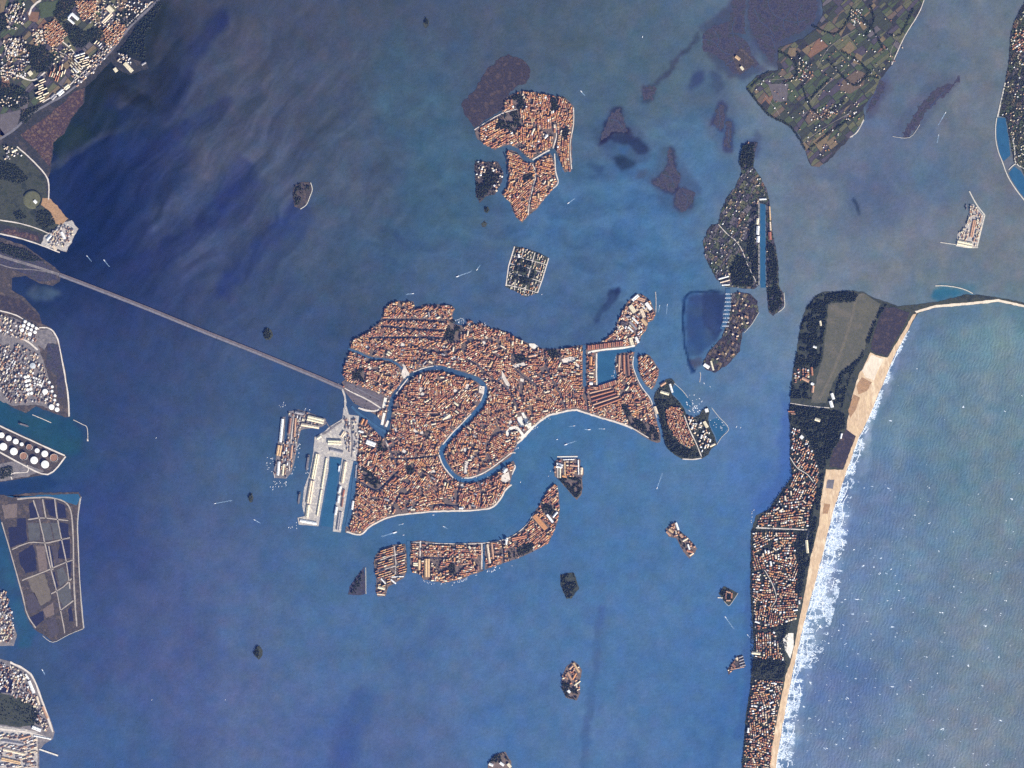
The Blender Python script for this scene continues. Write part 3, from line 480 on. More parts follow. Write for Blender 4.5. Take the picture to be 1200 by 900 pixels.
# mainland
MESTRE = [(-60,-60),(190,-60),(188,0),(181,5),(160,28),(150,44),(140,58),(136,60),(148,64),(158,70),(172,74),(174,80),(162,84),(152,88),(140,82),(134,78),(130,72),(122,80),(112,92),(100,102),(99,120),(84,138),(76,156),(63,166),(60,198),(56,210),(57,232),(80,256),(92,268),(78,296),(48,288),(0,274),(-60,262)]
ground('mainland_ground', MESTRE, M['soil'], 'mainland ground with suburbs in the north-west corner', amp=.4, step=4)
RAILL = [(-60,282),(0,278),(30,288),(60,310),(72,320),(70,330),(62,335),(46,332),(30,323),(14,326),(14,340),(30,350),(46,368),(50,380),(58,383),(64,390),(70,404),(76,430),(80,460),(82,489),(76,489),(60,483),(42,476),(30,484),(16,478),(0,466),(-60,450)]
ground('mainland_ground', RAILL, M['scrub'], 'mainland ground where the causeway and the refinery stand', amp=.35, step=4)
TANKD = [(-60,480),(0,498),(40,516),(78,534.5),(57,556),(30,560),(0,565),(-60,575)]
ground('dock_ground', TANKD, M['scrub'], 'wedge of dock ground holding the oil tanks', amp=.15, step=4)
BASI = [(-20,582),(0,580),(14,581),(30,578),(60,577),(92,576.5),(95,582),(91,612),(92,650),(94,690),(98,737),(80,744),(62,752),(40,737),(30,720),(26,696),(12,646),(2,612),(-4,590)]
ground('island_ground', BASI, M['scrub'], 'drained basin island with dykes off the industrial shore', amp=.4, step=3.5)
SMALLM = [(-40,690),(0,690),(10,716),(20,744),(16,757),(0,757),(-40,757)]
ground('dock_ground', SMALLM, M['concrete_dark'], 'small rounded dock ground at the western frame edge', amp=.2, step=3)
PORTS = [(-40,770),(0,772),(12,775),(36,788),(48,816),(58,840),(64,858),(62,866),(52,872),(46,880),(46,900),(46,960),(-40,960)]
ground('dock_ground', PORTS, M['concrete_dark'], 'industrial dock ground in the south-west corner', amp=.2, step=4)
# small isles
SMALL = [
 ('clemente',[(779.8,619.8),(786,614),(791.5,611.7),(794.5,615),(796.2,622),(806.7,630.3),(812,637),(817.2,643),(813,650),(807.8,654.8),(800.8,646.7),(792.7,631),(783.3,629)],'paving','ground of the elongated hospital islet east of the channel'),
 ('lazz',[(842,695),(848.5,687),(857,691),(864.5,695),(860,702),(854,710),(848,704.5)],'grass','ground of the diamond islet with a round building'),
 ('lazzv',[(857,777),(864,768.5),(870,767.5),(874,781),(865,783.5),(860,785),(854,791),(852,785)],'scrub','ground of the walled islet close to the barrier island'),
 ('grazia',[(656.7,673.3),(664,671.5),(672.7,671.3),(676.7,683.3),(678.7,690),(674,695),(670,701.3),(664,702),(660,694),(656.7,685.3)],'grass','dark wooded ground of the islet south of the curved island'),
 ('clem2',[(658.7,791),(664,781),(672.7,774.8),(678,779),(682,785.7),(679.7,797.4),(679.7,813),(675.8,821),(663.3,817.6),(657.9,806.7)],'paving','ground of the islet with a monastery block and wooded south end'),
 ('secondo',[(345.3,216.7),(353.3,213.3),(364,214),(366,223),(363,230),(360,237.3),(352,244.7),(344.7,242),(342.7,226.7)],'scrub','ground of the bean-shaped islet with a pale rim'),
 ('islet1',[(308,390),(310,385),(314,384),(318,387),(320,393),(317,398),(312,398.5),(309,395)],'grass','ground of the round wooded islet near the causeway'),
 ('islet2',[(290.5,583),(292,578),(295.5,578),(297,583),(296,588),(293,589)],'grass','ground of the tiny dark islet west of the cruise piers'),
 ('islet3',[(296.5,765),(300,758),(304,756.5),(308,763),(307,769),(303,773),(299,769)],'grass','ground of the lone dark islet in the south-west lagoon'),
 ('islet4',[(496,26),(499,20),(502.5,24),(502,31),(498.5,33.5)],'grass','ground of the lone dark islet at the northern frame edge'),
 ('islet5',[(567.5,243),(572,242),(574,246),(571,250),(567.5,248)],'grass','ground of the upper of two dark dots below the ragged island'),
 ('islet6',[(564,262),(568,258.5),(571,262),(569,266),(565,266)],'grass','ground of the lower of two dark dots below the ragged island'),
 ('bottom',[(571,905),(572,895),(580,884),(592,881),(599,892),(600,905)],'paving','ground of the islet cut by the southern frame edge')]
for nm, p, m, lab in SMALL: ground('island_ground', p, M[m], lab, amp=.3, step=2)
# tide flats that stand just clear of the water
FLATS = [([(860,-10),(856,24),(848,28),(838,29),(824,40),(824,60),(834,62),(846,70),(856,82),(866,88),(872,84),(890,76),(880,60),(874,48),(864,41),(854,39),(866,38),(874,40),(872,24),(874,0),(876,-10)],'purple-brown mudflat between two tidal creeks near the northern edge'),
 ([(880,-10),(876,20),(884,42),(894,60),(904,74),(908,70),(908,52),(916,46),(938,38),(954,26),(958,10),(956,-10)],'broad purple mudflat beside the big vegetable island'),
 ([(784,171),(788,178),(789,192),(797,206),(793,220),(788,226),(776,222),(765,214),(774,204),(781,196)],'arrow-shaped mudflat between the shoals'),
 ([(796,219),(804,222),(815,226),(812,238),(799,249),(790,237)],'small mudflat at the south end of the shoals'),
 ([(1124,88),(1125,94),(1112,109),(1100,116),(1086,131),(1078,144),(1068,156),(1064,162),(1058,160),(1062,150),(1072,134),(1080,122),(1092,108),(1108,99),(1118,98)],'long dark mudflat in the inlet east of the vegetable island'),
 ([(716,134),(726,126),(733,145),(735,155),(722,154),(708,162),(703,166),(708,150)],'dark mudflat east of the red-roofed island'),
 ([(842,122),(849,124),(850,136),(845,154),(836,144)],'upright narrow mudflat north of the green island'),([(851,142),(858,144),(856,174),(849,172)],'second upright mudflat north of the green island'),
 ([(754,118),(753,104),(766,100),(770,104),(764,118)],'mudflat at the tail of the shoal chain'),([(1031,94),(1038,98),(1030,118),(1016,134),(1016,128),(1026,110)],'mudflat strip along the eastern shore of the vegetable island')]
for i, (p, lab) in enumerate(FLATS): ground('mudflat', p, M['mud'], lab, z=0.35, amp=1.0, step=2.1, z0=-1, seed=20 + i)
CREEKS = [[(826,46),(838,50),(846,60),(856,64)],[(836,34),(842,44),(840,56)],[(862,20),(858,34),(862,50),(872,64)],[(884,10),(890,24),(900,32),(908,44)],[(900,0),(904,14),(916,22),(930,26),(944,24)],[(920,36),(918,26),(926,12)],[(894,40),(904,44),(908,56)],[(940,6),(934,16),(936,30)],[(716,140),(724,142),(730,150)],[(778,206),(786,208),(790,218)],[(800,226),(806,232),(804,242)],[(1090,126),(1098,116),(1108,106)],[(842,126),(844,140),(842,150)],[(854,150),(854,166)],[(850,76),(862,70),(872,74)]]
for k, p in enumerate(CREEKS):
    tag(ribbon('tidal_creek_water', rough_line(curve(p, 4), .35, 1.2, False, k), .6, .75, M["creek"], z0=.1, smooth=False), 'thin winding creek cut through the purple mudflats', kind='structure')['group'] = 'creeks of the mudflats'
# beach
BEACH = [(1020,413),(1026,416),(1040,419),(1062,383),(1070,368.5),(1074,367.5),(1060,394.5),(1046.4,420.5),(1038.4,440.5),(1028.4,464.5),(1018.4,488.5),(1006.4,512.5),(996.4,540.5),(986.4,568.5),(976.4,598.5),(966.4,640.5),(954.4,686.5),(942.4,728.5),(930.4,780.5),(922.4,820.5),(912.4,876.5),(900.4,960),(894,960),(904,880),(911,840),(917,810),(921,790),(926,778),(932,752),(936,730),(944,690),(950,652),(954,638),(960,612),(962,586),(968,550),(988,550.5),(1003,511),(992,503),(993,492),(996,480),(1000,460),(1006,440),(1012,430)]
tag(slab('beach', rough_line(BEACH, .25, 3, True, 9), -2, 1.95, M['sand']), 'long pale sandy beach along the open sea', kind='structure')
SPITS = [(1074,367),(1096,360.5),(1140,357),(1170,353.5),(1200,360),(1240,372),(1240,369),(1200,357.5),(1170,350.5),(1140,354),(1096,357.5),(1072,364.5)]
tag(slab('beach', rough_line(SPITS, .2, 3, True, 10), -2, 1.9, M['sand_pale']), 'pale sandy southern edge of the long spit', kind='structure')
AIRF = [(970,356),(1002,353),(1006,345),(1012,343.5),(1022,350),(1032,356),(1028,372),(1020,390),(1012,414),(1000,424),(984,436),(976,448),(968,472),(950,472),(955,452),(960,432),(964,420),(966,400),(970,372)]
tag(slab('grass_field', rough_line(AIRF, .5, 3, True, 12), 0, 1.85, M['grass_olive']), 'olive grass airfield at the head of the barrier island', kind='structure')
ribbon('runway_path', [(1003,352),(996,380),(986,410),(974,440),(960,468)], 3.2, 2.15, tint0('worn_grass', (.125, .112, .078)), z0=1.5, label='faint worn grass runway down the middle of the airfield')
DUNE = [(1035,360),(1050,361),(1066,366),(1060,380),(1050,398),(1040,417),(1026,414),(1020,409),(1024,392),(1029,376)]
tag(slab('dune_ground', rough_line(DUNE, .5, 3, True, 13), 0, 1.8, M['marsh']), 'brown scrubby dunes between the airfield and the beach', kind='structure')
DUNE2 = [(994,500),(1005,509),(998,530),(988,549),(972,547),(975,528),(985,512)]
tag(slab('dune_ground', rough_line(DUNE2, .5, 3, True, 14), 0, 1.8, M['marsh']), 'dark brown scrub patch behind the middle of the beach', kind='structure')
for k, (p, m, lab) in enumerate([([(1021,416),(1036,421),(1028,436),(1024,446),(1014,442),(1010,434)],'sand_pale','ochre sand lot at the north end of the beach'),([(1010,442),(1022,448),(1016,458),(1006,462),(1004,452)],'earth','reddish sand lot behind the north beach'),([(966,590),(973,591),(970,602),(964,602)],'earth','red-brown court on the sand behind the beach'),([(970,562),(978,562),(976,573),(968,572)],'asphalt','dark striped cabin yard on the beach'),([(924,742),(930,742),(930,758),(926,772),(920,762),(917,748)],'istrian','white paved forecourt behind the southern beach'),([(1000,462),(1008,466),(1003,480),(996,490),(994,480)],'earth','reddish cabin ground behind the beach')]):
    tag(slab('sand_lot_ground', rough_line(p, .3, 3, True, 40+k), 0, 2.3, M[m]), lab, kind='structure')

# marsh, park and bare patches of the mainland
for k, (p, m, z, lab) in enumerate([([(99,103),(98,120),(84,138),(76,156),(62,167),(59,196),(48,184),(36,170),(24,158),(50,140),(70,124),(86,108)],'marsh_red',1.8,'reddish salt marsh below the shore road'),
 ([(2,170),(20,172),(38,192),(54,210),(55,232),(62,240),(72,262),(56,276),(36,270),(0,262),(-30,256),(-30,180)],'grass',1.8,'green lawns of the lagoon-side park'),
 ([(50,232),(58,232),(80,256),(72,264),(64,262),(58,248),(48,240)],'earth',2.2,'orange bare-earth field in the park corner'),
 ([(70,262),(84,258),(92,268),(78,295),(48,288),(52,276),(62,272)],'concrete',2.1,'pale boatyard apron at the park corner'),
 ([(8,268),(44,276),(46,284),(0,272)],'marsh_red',2.05,'reddish strip south of the park'),
 ([(0,284),(30,292),(60,314),(68,328),(46,330),(28,320),(0,312)],'mud',1.9,'dark marsh round the causeway landing'),
 ([(0,345),(26,352),(44,368),(50,380),(30,372),(0,362)],'marsh',1.85,'brown marsh beside the refinery'),
 ([(46,386),(58,385),(66,396),(66,404),(56,402),(52,410),(44,404)],'concrete_dark',1.9,'grey yard at the refinery corner'),
 ([(56,402),(68,404),(75,432),(76,466),(68,466),(66,440),(54,428)],'mud',1.95,'dark purple fallow strip along the refinery shore'),
 ([(-20,364),(20,374),(46,388),(44,404),(50,420),(56,440),(64,462),(70,482),(42,474),(16,476),(-20,462)],'concrete_dark',2.0,'grey yards of the refinery'),
 ([(-20,548),(20,540),(52,552),(30,559),(0,564)],'concrete_dark',1.7,'dark grey yard south of the tank row'),
 ([(-20,808),(20,816),(44,822),(40,850),(20,852),(-20,846)],'grass',1.7,'dark green field inside the south-west docks'),
 ([(0,850),(44,858),(44,900),(0,900)],'concrete',1.75,'pale pink dock apron in the south-west corner'),
 ([(0,785),(14,782),(16,800),(14,812),(0,812)],'pool',1.7,'dark yard in the south-west docks')]):
    tag(slab('grass_field' if m == 'grass' else 'yard_ground' if 'concrete' in m else 'marsh_ground' if m.startswith('marsh') or m == 'mud' else 'field', rough_line(p, .5, 3, True, 60 + k), 0, z, M[m]), lab, kind='structure')
# basins on the drained island
def tint(name, c): return mat(name, c, tuple(v * .8 for v in c), scale=40, fine=9, famp=.2)
BM = [M['pool'], tint('basin_grey', (.085, .085, .082)), tint('basin_tan', (.135, .112, .085)), tint('basin_violet', (.065, .056, .065)), tint('basin_pink', (.155, .118, .10)), M['basin']]
BAS = [([(34,590),(39,588),(44,606),(35,607)],0),([(42,586),(49,586),(50,606),(45,606)],3),([(52,586),(64,586),(65,606),(58,604)],0),([(67,588),(76,592),(78,607),(68,607)],0),([(70,612),(80,614),(81,630),(72,630)],0),([(70,633),(82,632),(82,654),(76,655),(68,654)],0),([(78,658),(83,657),(83,676),(80,676)],0),([(2,592),(20,590),(20,606),(6,608)],4),([(10,618),(20,617),(20,608),(30,607),(32,634),(12,642)],0),([(33,613),(46,613),(47,632),(34,634)],1),([(48,613),(58,613),(62,632),(52,634)],1),([(59,613),(70,613),(72,632),(64,632)],1),([(22,648),(38,638),(42,650),(43,668),(30,672),(24,662)],0),([(42,640),(52,640),(56,668),(46,670)],4),([(55,640),(60,640),(64,664),(58,664)],0),([(60,640),(66,640),(70,658),(66,660)],3),([(32,676),(52,672),(58,690),(60,702),(48,710),(36,690)],2),([(60,672),(64,670),(68,688),(64,690)],0),([(66,668),(74,664),(80,680),(70,688)],1),([(66,694),(82,684),(84,704),(74,712)],1),([(34,724),(50,716),(52,726),(42,734),(36,731)],0),([(50,714),(62,706),(64,720),(54,724)],4),([(64,706),(72,708),(76,718),(70,714)],3),([(80,714),(84,710),(86,728),(81,728)],0),([(30,700),(40,694),(48,712),(36,720)],3),([(54,728),(64,722),(70,740),(60,748)],3),([(6,580.6),(14,583),(50,580),(92,579),(94,584),(90,592),(60,583),(30,584)],5)]
for k, (p, m) in enumerate(BAS):
    tag(slab('basin_water' if m in (0, 5) else 'basin_ground', rough_line(p, .35, 3, True, 90 + k), 0, 1.75, BM[m]), ('dark flooded basin' if m == 0 else 'blue-green flooded strip' if m == 5 else 'dry grey basin' if m in (1, 3) else 'dry tan basin') + ' between dykes on the drained island', kind='structure')['group'] = 'basins of the drained island'
M['dyke'] = tint('dyke_track', (.36, .31, .26))
for k, p in enumerate([[(20,585),(46,583),(64,584),(78,590),(84,604),(86,640),(87,690),(90,734)],[(39,586),(46,608),(52,634),(60,668),(68,700),(76,742)],[(64,585),(67,606),(72,632),(78,660),(82,690)],[(33,609),(50,607),(80,610)],[(14,644),(34,636),(56,636),(82,630)],[(26,680),(52,670),(70,662),(86,656)],[(60,696),(74,688),(84,678)],[(2,612),(12,646),(26,696),(32,720),(42,736)],[(94,584),(91,612),(92,650),(94,690),(98,736)],[(70,716),(86,704)],[(50,585),(54,608)],[(57,640),(62,668)]]):
    ribbon('dyke_path', p, 1.3 if k else 1.6, 2.3, M['dyke'], z0=1.2, label='pale dyke track between the drained basins')['group'] = 'dyke tracks on the drained island'
# roads of the mainland
for k, (p, wd, m, lab) in enumerate([([(200,-14),(181,4),(150,34),(130,60),(104,86),(80,108),(56,122),(36,134),(14,154),(-10,168)],2.6,'asphalt','shore road running down from the northern edge'),([(178,2),(148,31),(126,58),(100,83),(76,104),(50,120)],1.2,'stone','pale service lane beside the shore road'),([(48,0),(38,8),(34,18)],2.2,'stone','pale road at the very top of the mainland'),([(-10,82),(10,84),(24,90),(40,94),(56,82)],1.6,'stone','pale curving road among the dark fields'),([(70,46),(84,58),(90,66)],1.2,'stone','lane beside the terracotta quarter'),([(20,172),(40,190),(56,210),(57,234)],1.4,'stone','pale seawall path round the park'),([(0,258),(24,262),(44,268),(62,276)],1.2,'stone','path along the south of the park'),([(0,274),(26,280),(50,288),(70,296)],1.4,'stone','pale track at the mainland shore'),([(0,384),(14,392),(32,400),(44,410)],2.0,'stone','pale road through the refinery'),([(0,364),(20,370),(46,386)],1.4,'stone','pale northern road of the refinery'),([(46,384),(58,385),(66,394),(70,408),(76,440),(80,466),(81,488)],1.5,'stone','pale seawall along the refinery shore'),([(0,499),(36,516),(76,534)],1.6,'stone','northern quay edge of the tank dock'),([(0,530),(24,543),(56,556),(77,535)],1.6,'stone','southern bund road of the tank dock'),([(12,776),(36,790),(48,818),(62,858)],2.2,'stone','pale quay along the south-west docks'),([(0,854),(30,858),(60,866)],2.5,'stone','broad pale road crossing the south-west docks'),([(14,562),(14,555),(32,553),(32,545)],1.2,'stone','small yard lane on the tank dock'),([(12,780),(16,800),(14,814)],1.2,'stone','lane through the south-west docks'),([(0,866),(40,872)],2.0,'stone','pale lower road of the south-west docks')]):
    ribbon('road', p, wd, 2.6 + .05 * k, M[m], z0=1.4, label=lab)
# lanes on the farm island and elsewhere
for k, (p, wd, lab) in enumerate([([(990,82),(974,94),(956,112),(946,124)],.9,'straight farm lane across the vegetable island'),([(1002,36),(984,46),(968,60),(958,80)],.7,'bent farm lane in the middle of the vegetable island'),([(896,112),(908,126),(914,136)],.8,'short farm lane by the west shore'),([(886,100),(900,94),(930,92)],.7,'farm lane near the west landing'),([(938,170),(962,152),(1000,130)],.8,'farm lane near the southern tip'),([(1054,40),(1044,60),(1046,70)],.8,'farm lane near the east shore'),([(1083,0),(1076,17),(1060,43),(1045,76)],1.1,'pale seawall of the vegetable island'),([(1012,140),(1005,154),(996,161)],1.2,'pale shore bank of the vegetable island'),([(842,263),(852,274),(862,282),(870,294),(876,310),(886,330)],1.0,'pale path winding through the green island'),([(889.4,237),(889.4,334)],.7,'straight quay of the dock channel')]):
    ribbon('path', p, wd * .8, 2.3 + .05 * k, M['stone' if 'seawall' in lab or 'bank' in lab or 'quay' in lab or 'pale' in lab else 'dirt'], z0=1.2, label=lab)
# ------------------------------------------------------------------ small canals, quays, squares
SMALLC = [([(447,374.4),(462,374.2),(490,374.5),(512,376),(522,377)],1.0,'northernmost of three parallel dark canals in the north of the town'),([(446,382.3),(462,383),(480,385),(500,386),(520,387)],1.1,'middle of three parallel dark canals in the north of the town'),([(431,396),(450,395.5),(480,395),(510,395.2),(528,397)],1.1,'southernmost of three parallel dark canals in the north of the town'),
 ([(408,409),(416,411.5),(424,415),(432,418.6),(440,420.5),(450,421),(458,422.5),(466,427),(472,433),(478,440)],2.4,'wide side canal joining the lagoon to the winding canal'),([(684.6,404),(684.8,420),(684.8,440),(685.2,453)],3.6,'straight canal west of the dockyard basin'),([(685.2,453),(688,468),(689,484)],1.0,'narrow canal from the dockyard to the waterfront'),([(547,398),(560,398.3),(576,398.4)],.8,'short dark canal in the north-east of the town'),
 ([(455,536),(470,537.5),(484,537),(500,535),(516,533)],.9,'thin canal across the inside of the bend'),([(462,505),(470,520)],.7,'thin canal by the road terminus'),([(456,523),(460,534),(466,545)],1.0,'straight canal running south from the road terminus'),([(418,562),(440,574),(452,566),(466,552)],1.2,'dark canal beside the western tenements'),([(470,576),(462,590),(458,604)],.8,'narrow canal in the south-west of the town'),([(504,592),(520,591),(538,593.5)],1.1,'thin dark canal behind the southern waterfront'),([(540,563),(536,580),(534,599)],.8,'narrow canal through the southern tongue'),([(560,561),(564,580),(562,598)],.7,'second narrow canal through the southern tongue'),
 ([(602,409),(600,425),(612,440),(630,452)],.8,'canal winding east through the town'),([(638,410),(640,430),(650,450),(660,470),(664,482)],.8,'canal running south to the broad waterfront'),([(572,440),(590,452),(604,470),(610,486)],.8,'canal behind the great square'),([(546,420),(560,428),(572,440)],.8,'canal north of the bend'),([(480,403),(500,410),(520,412),(545,408)],.7,'dark canal in the northern quarter'),
 ([(575,540),(570,525),(580,508),(596,505)],.8,'canal west of the great square'),([(540,520),(552,522),(562,540),(560,556)],.7,'canal inside the southern bend'),([(478.6,634),(479,652),(478.6,672)],3.6,'broad canal cutting off the western built-up island'),([(567.3,636),(567.2,650),(566.8,668)],2.4,'straight canal through the long curved island'),([(494,653.5),(508,654),(524,653.8)],1.3,'dark canal along the middle of the curved island'),([(588,633),(590,646),(590,660)],.8,'narrow canal east of the round church'),
 ([(406.5,617),(410.5,600),(413.5,580),(415.6,560),(417,541)],4.6,'long straight dock canal beside the eastern cruise pier'),([(412,476),(420,484),(430,491),(440,499),(452,506)],3.0,'canal between the station and the road terminus'),([(653,186),(657,194),(661,204)],2.0,'canal along the east of the red-roofed island'),([(590,178),(594,190),(594,204)],1.4,'canal along the west of the red-roofed island'),([(853,338),(853,352),(852,370),(846,386)],5.5,'marina channel through the brown island'),([(894,238),(894,336)],0.1,'dock channel')]
for k, (p, wd, lab) in enumerate(SMALLC[:-1]):
    ribbon('canal_water', p, wd if wd > 1.05 else wd * .8, 1.85 + .02 * k, M['canal'] if wd < 2 else M['canal_mid'] if 'canal_mid' in M else M['canal'], z0=1.4, label=lab)
    take_line(curve(p, 4), wd / 2 + (.35 if wd > 1.5 else .12))
QUAYS = [([(606,519.6),(613.5,513.2),(622.7,502.6),(633.3,493.2),(644,486.6),(653.3,484.4),(665.3,481.4),(676,480.7),(687,484.1),(700,488.3),(709.6,491.1),(730,497.4),(741.2,502.2)],2.1,'broad pale waterfront quay sweeping along the south of the town'),
 ([(599.5,568),(592.2,574.6),(586,585.2),(576.8,594.5),(561,597.5),(540,598.8),(520,599),(503,599.8),(483.3,601.9),(466,603.7),(449.6,608.6),(433.5,617.2),(422,626.8),(406,623)],1.7,'long pale quay facing the wide southern channel'),
 ([(604,530.5),(598.5,531.5),(588,539.6),(577.3,547.5),(566.7,554.2),(553,559.6),(544,560.2)],1.3,'pale quay on the north bank near the canal mouth'),([(600,556),(603.6,547.5),(602.8,545)],1.4,'pale pavement at the customs point'),
 ([(455,493),(452,500)],2.6,'pale forecourt of the station on the canal'),([(452,466),(449.5,478)],3.6,'bright forecourt in front of the railway station'),([(450.5,484),(447.5,498)],3.0,'bright canal steps south of the station'),([(452,516),(455,523)],1.6,'pale curved quay by the road terminus'),
 ([(464,462),(470,453.5),(478,443.5)],1.3,'pale west bank of the first canal reach'),([(519,521),(528,509.6),(540,497.6),(552,485)],1.3,'pale north-west bank of the long diagonal canal reach'),([(567,460),(563,470)],1.2,'bright bank at the market bend'),([(514.6,533),(518,543),(524,552),(531,560)],1.4,'pale west bank above the southern bend'),([(484,436),(498,431),(508,429)],1.0,'pale north bank of the canal arc'),
 ([(689,413.2),(704,410.4),(731,407.4),(744,405.2)],2.0,'bright quay along the northern dockyard wall'),([(699.3,414),(698.9,430),(699.5,451)],1.6,'pale west quay of the dockyard basin'),([(742.4,418),(741.8,429),(746.5,442.5),(752,453.5),(762,467),(765.5,477),(770,489.5)],1.0,'pale quay on the canal facing the eastern church island'),
 ([(799.8,538),(812,538.4),(822,536.8)],1.3,'bright curved tip of the eastern park shore'),([(802,487),(808,503),(816,520),(822,535)],1.1,'straight pale path by the sports ground'),([(472,427),(476,434),(479,440)],1.6,'bright triangular quay at the side canal mouth'),([(760,513),(745,504),(737,500)],1.0,'pale shore path below the public gardens'),
 ([(653.6,547.5),(653.6,560)],1.2,'pale quay on the west of the monastery island'),([(660,548),(661,558)],1.2,'pale court on the monastery island'),([(492.6,634),(492.4,652)],1.7,'bright straight lane near the west of the curved island'),([(564.6,637),(564.8,650),(564.6,667)],1.3,'bright quay beside the straight canal of the curved island'),([(482,635.4),(512,636.8),(540,637.4),(565,636.6),(590,632.6),(604,626),(617,615),(626,601)],.8,'northern quay of the curved island'),([(462,640),(464,660),(463,673)],.8,'pale street of the western built-up island'),([(444,657),(460,651),(474,648)],.8,'pale cross street of the western built-up island'),([(442,670),(474,660)],.8,'second pale cross street of the western built-up island'),
 ([(886,618.5),(912,619.5),(946,620.8)],1.2,'straight avenue across the barrier island'),([(926,472.5),(950,476),(972,478)],.8,'pale road at the airfield end'),([(624,192.5),(628,204),(624,222),(620,240),(619,252)],.9,'pale street down the middle of the southern red-roofed island'),([(624,187.6),(635,180.8),(644,176)],1.5,'bright bank of the canal through the red-roofed island'),([(652,146),(652,160),(648,174)],1.2,'pale lane on the east of the red-roofed island'),([(672,126),(672,146),(668,170),(670,198)],.9,'pale eastern shore of the red-roofed island'),([(650,180),(651,200),(654,214),(648,221)],1.2,'pale shore of the southern red-roofed island'),([(556,152),(572,142),(588,133),(606,128)],1.0,'pale path on the dyke west of the red-roofed island'),([(940,640),(944,636),(948,622)],.8,'pale drive behind the beach'),([(926,536),(934,548),(946,556),(954,566)],.8,'slanting avenue on the barrier island'),([(896,668),(904,682),(910,700),(904,712)],.8,'slanting street through the southern villas')]
for k, (p, wd, lab) in enumerate(QUAYS):
    ribbon('pavement', p, wd, 2.9 + .02 * k, M['istrian' if k in (4, 5, 6, 13) else 'stone'], z0=1.3, label=lab); take_line(curve(p, 4), wd / 2 + .3)
for k, (p, wd, lab) in enumerate([([(603,289),(596,312),(593,335)],1.3,'pale western wall walk of the cemetery island'),([(643,302.5),(636,326),(630,343)],1.2,'pale eastern wall walk of the cemetery island'),([(614,291.5),(604,326),(603,340)],.8,'western alley of the cemetery island'),([(627,296),(620,320),(614,346)],.9,'eastern alley of the cemetery island'),([(600,299),(616,303.5),(640,310)],.7,'northern cross alley of the cemetery island'),([(598,309),(614,312.5),(638,320)],.7,'middle cross alley of the cemetery island'),([(596,320),(612,323),(634,330)],.8,'southern cross alley of the cemetery island'),([(594,334),(608,337),(630,343)],.9,'southern wall walk of the cemetery island')]):
    ribbon('path', p, wd, 2.6 + .03 * k, M['stone'], z0=1.2, label=lab, smooth=False); take_line(p, wd / 2 + .2)
SQUARES = [([(593,505.5),(597,500.5),(603,499),(607,500),(611,504.5),(614,509),(618,505),(622,501),(625,498.5),(626.5,500),(622,505),(616,510.5),(612,515),(609,513.5),(611,510),(607,504.5),(603,502.5),(598,504),(595,512),(593,511)],'istrian','pale stone great square and its waterfront opening'),([(611,484),(613.5,483),(620,494),(623,500),(619,503),(615,494)],'istrian','narrow pale quay running inland from the waterfront'),([(606,489),(611,487.5),(613,493),(614.5,500),(610,500.5),(607,496)],'istrian','pale court behind the great square'),
 ([(474,427),(480,438),(473,444),(470,438)],'stone','pale square at the side canal mouth'),([(620,402.5),(626,402.6),(631,406),(626,409),(620,406)],'istrian','white square by the northern hospital church'),([(658,421),(668,418),(676,419),(672,424),(660,425)],'stone','pale square in the east of the town'),([(600,428),(614,424.5),(616,428),(604,431)],'stone','pale square north-east of the bend'),([(588,557),(596,553),(598,562),(592,566),(587,563)],'stone','green-edged garden court at the southern canal mouth'),
 ([(519,486),(526,484),(530,490),(522,492)],'stone','pale square inside the bend'),([(528,420),(533,417),(536,420),(530,422)],'stone','small pale square north of the bend'),([(545,540),(549,541),(547,556),(544,555)],'stone','long pale square inside the southern bend'),([(562,452),(568,453),(567,462),(561,460)],'stone','market square at the bend'),([(588,434),(592,440),(598,452),(594,453),(588,442)],'stone','pale square in the middle of the town')]
for k, (p, m, lab) in enumerate(SQUARES):
    tag(slab('square_pavement', p, 1.3, 3.9 + .03 * k, M[m]), lab, kind='structure'); take(p)
STATION = [(402.5,446),(412,449),(430,455.5),(448.5,463),(448,480),(430,480),(416,472),(406,460)]
tag(slab('railway_yard_ground', STATION, 1.2, 2.2, M['ballast']), 'brown-grey fan of railway sidings behind the station', kind='structure'); take(STATION)
for k, (p, wd, m, lab) in enumerate([([(404,455),(415,461),(430,468),(446,478)],1.4,'stone','pale platform road south of the sidings'),([(410,450),(428,460),(446,469)],1.2,'asphalt','dark track bundle of the sidings'),([(408,452),(426,464),(444,474)],1.0,'concrete_dark','grey track bundle of the sidings'),([(420,478),(430,481),(440,481.5),(446,479)],2.0,'stone','pale curved lane at the goods yard'),([(396,450),(402,458),(404.5,468),(405,478),(408,486),(411,494)],2.2,'concrete','pale road bridge curving to the road terminus'),([(411,490),(412,505),(413,520),(412,536)],1.3,'asphalt','grey access road through the port'),([(401,494),(390,501),(384,506),(378,509)],1.8,'concrete_dark','viaduct between the terminus and the car park island'),([(382,494),(386,500),(392,502)],1.0,'concrete_dark','slip road to the car park island'),([(345,484),(343,500),(341,520),(340,540),(339,552)],1.0,'stone','pale spine road of the car park island')]):
    ribbon('road', p, wd, 3.5 + .06 * k, M[m], z0=1.2, label=lab); take_line(curve(p, 4), wd / 2 + .3)

